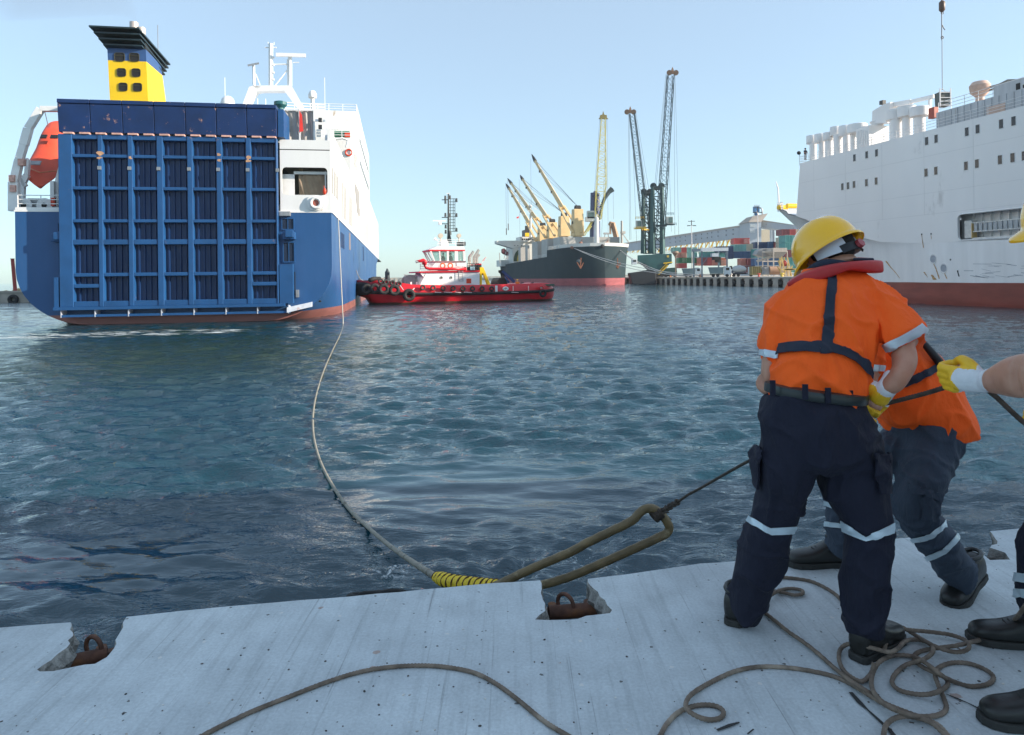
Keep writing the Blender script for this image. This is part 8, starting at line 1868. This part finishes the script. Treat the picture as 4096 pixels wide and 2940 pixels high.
for poly in ([(1140, 888), (1250, 860), (1258, 884), (1148, 914)], [(1250, 860), (1330, 790), (1332, 822), (1258, 884)], [(1218, 985), (1320, 938), (1328, 966), (1232, 1012)], [(1320, 938), (1400, 850), (1402, 890), (1328, 966)]): patch('shin_tape', tr0, q4(poly), TAPEW, to2, .005)
for poly in ([(680, 682), (810, 728), (810, 752), (680, 706)], [(680, 794), (810, 806), (810, 832), (680, 822)]): patch('shin_tape', tr0, q4(poly), TAPEW, to2, .005)
patch('cargo_pocket', tr0, q4([(1210, 640), (1292, 665), (1280, 790), (1202, 780)]), SLATE, to2, .010, thick=.007); patch('pocket_flap', tr0, q4([(1148, 592), (1296, 640), (1290, 682), (1158, 636)]), SLATE, to2, .016, thick=.008)
helmet(p2, c2, M2); glove(p2, h2, W3(1065, 1250, 2.86))
shoe(p2, (3925, 2352), (3765, 2440), .25); shoe(p2, (3400, 2262), (3215, 2262))
# ---------------------------------------------------------------- worker at the right edge
p3 = thing('person', 'worker mostly beyond the right edge, only yellow helmet brim, gloved hand and boots showing', 'person', tuple(G(4200, 2760)))
t3 = [(4300, 1790, 4640, 1790, 2.15, .12), (4290, 1700, 4660, 1690, 2.13, .13), (4270, 1550, 4650, 1530, 2.10, .14), (4250, 1400, 4640, 1360, 2.08, .16), (4220, 1280, 4600, 1210, 2.05, .17), (4250, 1160, 4520, 1110, 2.02, .12), (4280, 1100, 4440, 1080, 2.0, .07)]
r3s = [(4300, 1180, 4520, 1300, 1.9, .09), (4300, 1260, 4500, 1380, 1.84, .08), (4270, 1340, 4440, 1470, 1.80, .072)]
r3a = [(4350, 1300, 4470, 1420, 1.80, .05), (4290, 1370, 4400, 1530, 1.76, .055), (4180, 1395, 4220, 1598, 1.78, .056), (4096, 1408, 4096, 1600, 1.86, .055), (4030, 1434, 4025, 1590, 1.95, .046), (3960, 1480, 3948, 1574, 2.05, .034)]
g3a = [(4450, 1400, 4570, 1300, 2.3, .05), (4430, 1540, 4540, 1500, 2.25, .048), (4350, 1590, 4380, 1680, 2.2, .042), (4262, 1605, 4262, 1680, 2.15, .035)]
hp3 = [(4300, 1780, 4640, 1790, 2.15, .125), (4290, 1880, 4660, 1890, 2.15, .145), (4280, 1980, 4640, 1990, 2.15, .14)]
lfar = [(4300, 1880, 4600, 1900, 2.25, .12), (4170, 2050, 4440, 2080, 2.34, .105), (4090, 2180, 4300, 2200, 2.40, .092), (4080, 2300, 4260, 2310, 2.44, .085), (4086, 2400, 4240, 2405, 2.46, .08), (4105, 2510, 4240, 2515, 2.48, .078)]
lnear = [(4320, 1880, 4650, 1900, 2.08, .12), (4250, 2100, 4530, 2120, 2.05, .11), (4200, 2320, 4430, 2330, 2.03, .095), (4190, 2520, 4400, 2530, 2.03, .09), (4210, 2780, 4390, 2790, 2.04, .085)]
M3 = Mrot(88, 8); c3 = P3(4322, 905, 1.98)
nk3 = MB(); nk3.tube([P3(4360, 1160, 2.02), P3(4350, 1080, 2.0), c3], [.09, .065, .055], 14)
hA = hand_frame(P3(3938, 1527, 2.07), Vector((-.50, .80, -.02)), Vector((-.25, -.15, .95)))
hB = hand_frame(P3(4262, 1640, 2.15), P3(4182, 1712, 2.1) - P3(4262, 1640, 2.15), Vector((-.3, -.3, .9)))
body = fuse([head_parts(c3, M3), nk3, ring_loft(shrink(t3, .88)), ring_loft(r3a), ring_loft(g3a), ring_loft(shrink(hp3, .88)), ring_loft(shrink(lfar, .7)), ring_loft(shrink(lnear, .7)), ring_loft(shrink(r3s, .7))] + fist(hA, .8, flip=-1) + fist(hB, .8, flip=-1), .010, 3); finish('body', body, SKINM, p3)
sh = fuse([ring_loft(t3, 28), ring_loft(r3s)], .011, 5); folds(sh, .006, (7, 7, 5), 5.5, .4); finish('shirt', sh, ORANGE, p3)
tr = fuse([ring_loft(hp3, 28), ring_loft(lfar), ring_loft(lnear)], .011, 5); folds(tr, .007, (8, 8, 5), 6.6, .4); tr0 = tr.copy(); to3 = finish('trousers', tr, NAVY, p3)
for y in (2290, 2352): patch('shin_tape', tr0, [(4060, y), (4300, y + 14), (4300, y + 50), (4060, y + 36)], TAPEW, to3, .005)
helmet(p3, c3, M3); glove(p3, hA, P3(4096, 1503, 1.86), -1); glove(p3, hB, P3(4400, 1600, 2.22), -1)
shoe(p3, (4240, 2600), (3990, 2570)); shoe(p3, (4330, 2905), (3975, 2890))
# ================================================================= AIR
haze = MB().box(-700, 700, -75, 1100, ZW - 8.0, 108).build('haze', [])
hm = bpy.data.materials.new('sea_haze'); hm.use_nodes = True; ht = hm.node_tree
for n_ in list(ht.nodes):
    if n_.type != 'OUTPUT_MATERIAL': ht.nodes.remove(n_)
pv = ht.nodes.new('ShaderNodeVolumePrincipled'); pv.inputs['Color'].default_value = (.90, .94, 1, 1); pv.inputs['Density'].default_value = .00014; pv.inputs['Anisotropy'].default_value = .2
ht.links.new(pv.outputs[0], ht.nodes[0].inputs['Volume'])
haze.data.materials.append(hm); tag(haze, kind='stuff')
# faint exhaust smoke drifting left from the ferry's funnel
sm = MB(); q0 = P3(530, 78, 74)
sm.tube([q0 + Vector((.2, 0, -.2)), q0 + Vector((-.4, 0, 1.2)), q0 + Vector((-3, .5, 2.4)), q0 + Vector((-8, 1, 3.0)), q0 + Vector((-16, 2, 3.4))], [.3, 1.0, 1.7, 2.3, 2.6], 12)
so = sm.build('smoke', [], None, smooth=True)
mm = bpy.data.materials.new('exhaust_smoke'); mm.use_nodes = True; ht = mm.node_tree
for n_ in list(ht.nodes):
    if n_.type != 'OUTPUT_MATERIAL': ht.nodes.remove(n_)
pv = ht.nodes.new('ShaderNodeVolumePrincipled'); pv.inputs['Color'].default_value = (.35, .34, .34, 1); pv.inputs['Density'].default_value = .035
ht.links.new(pv.outputs[0], ht.nodes[0].inputs['Volume'])
so.data.materials.append(mm); tag(so, 'thin grey exhaust smoke drifting left above the ferrys funnel', 'smoke', kind='stuff')
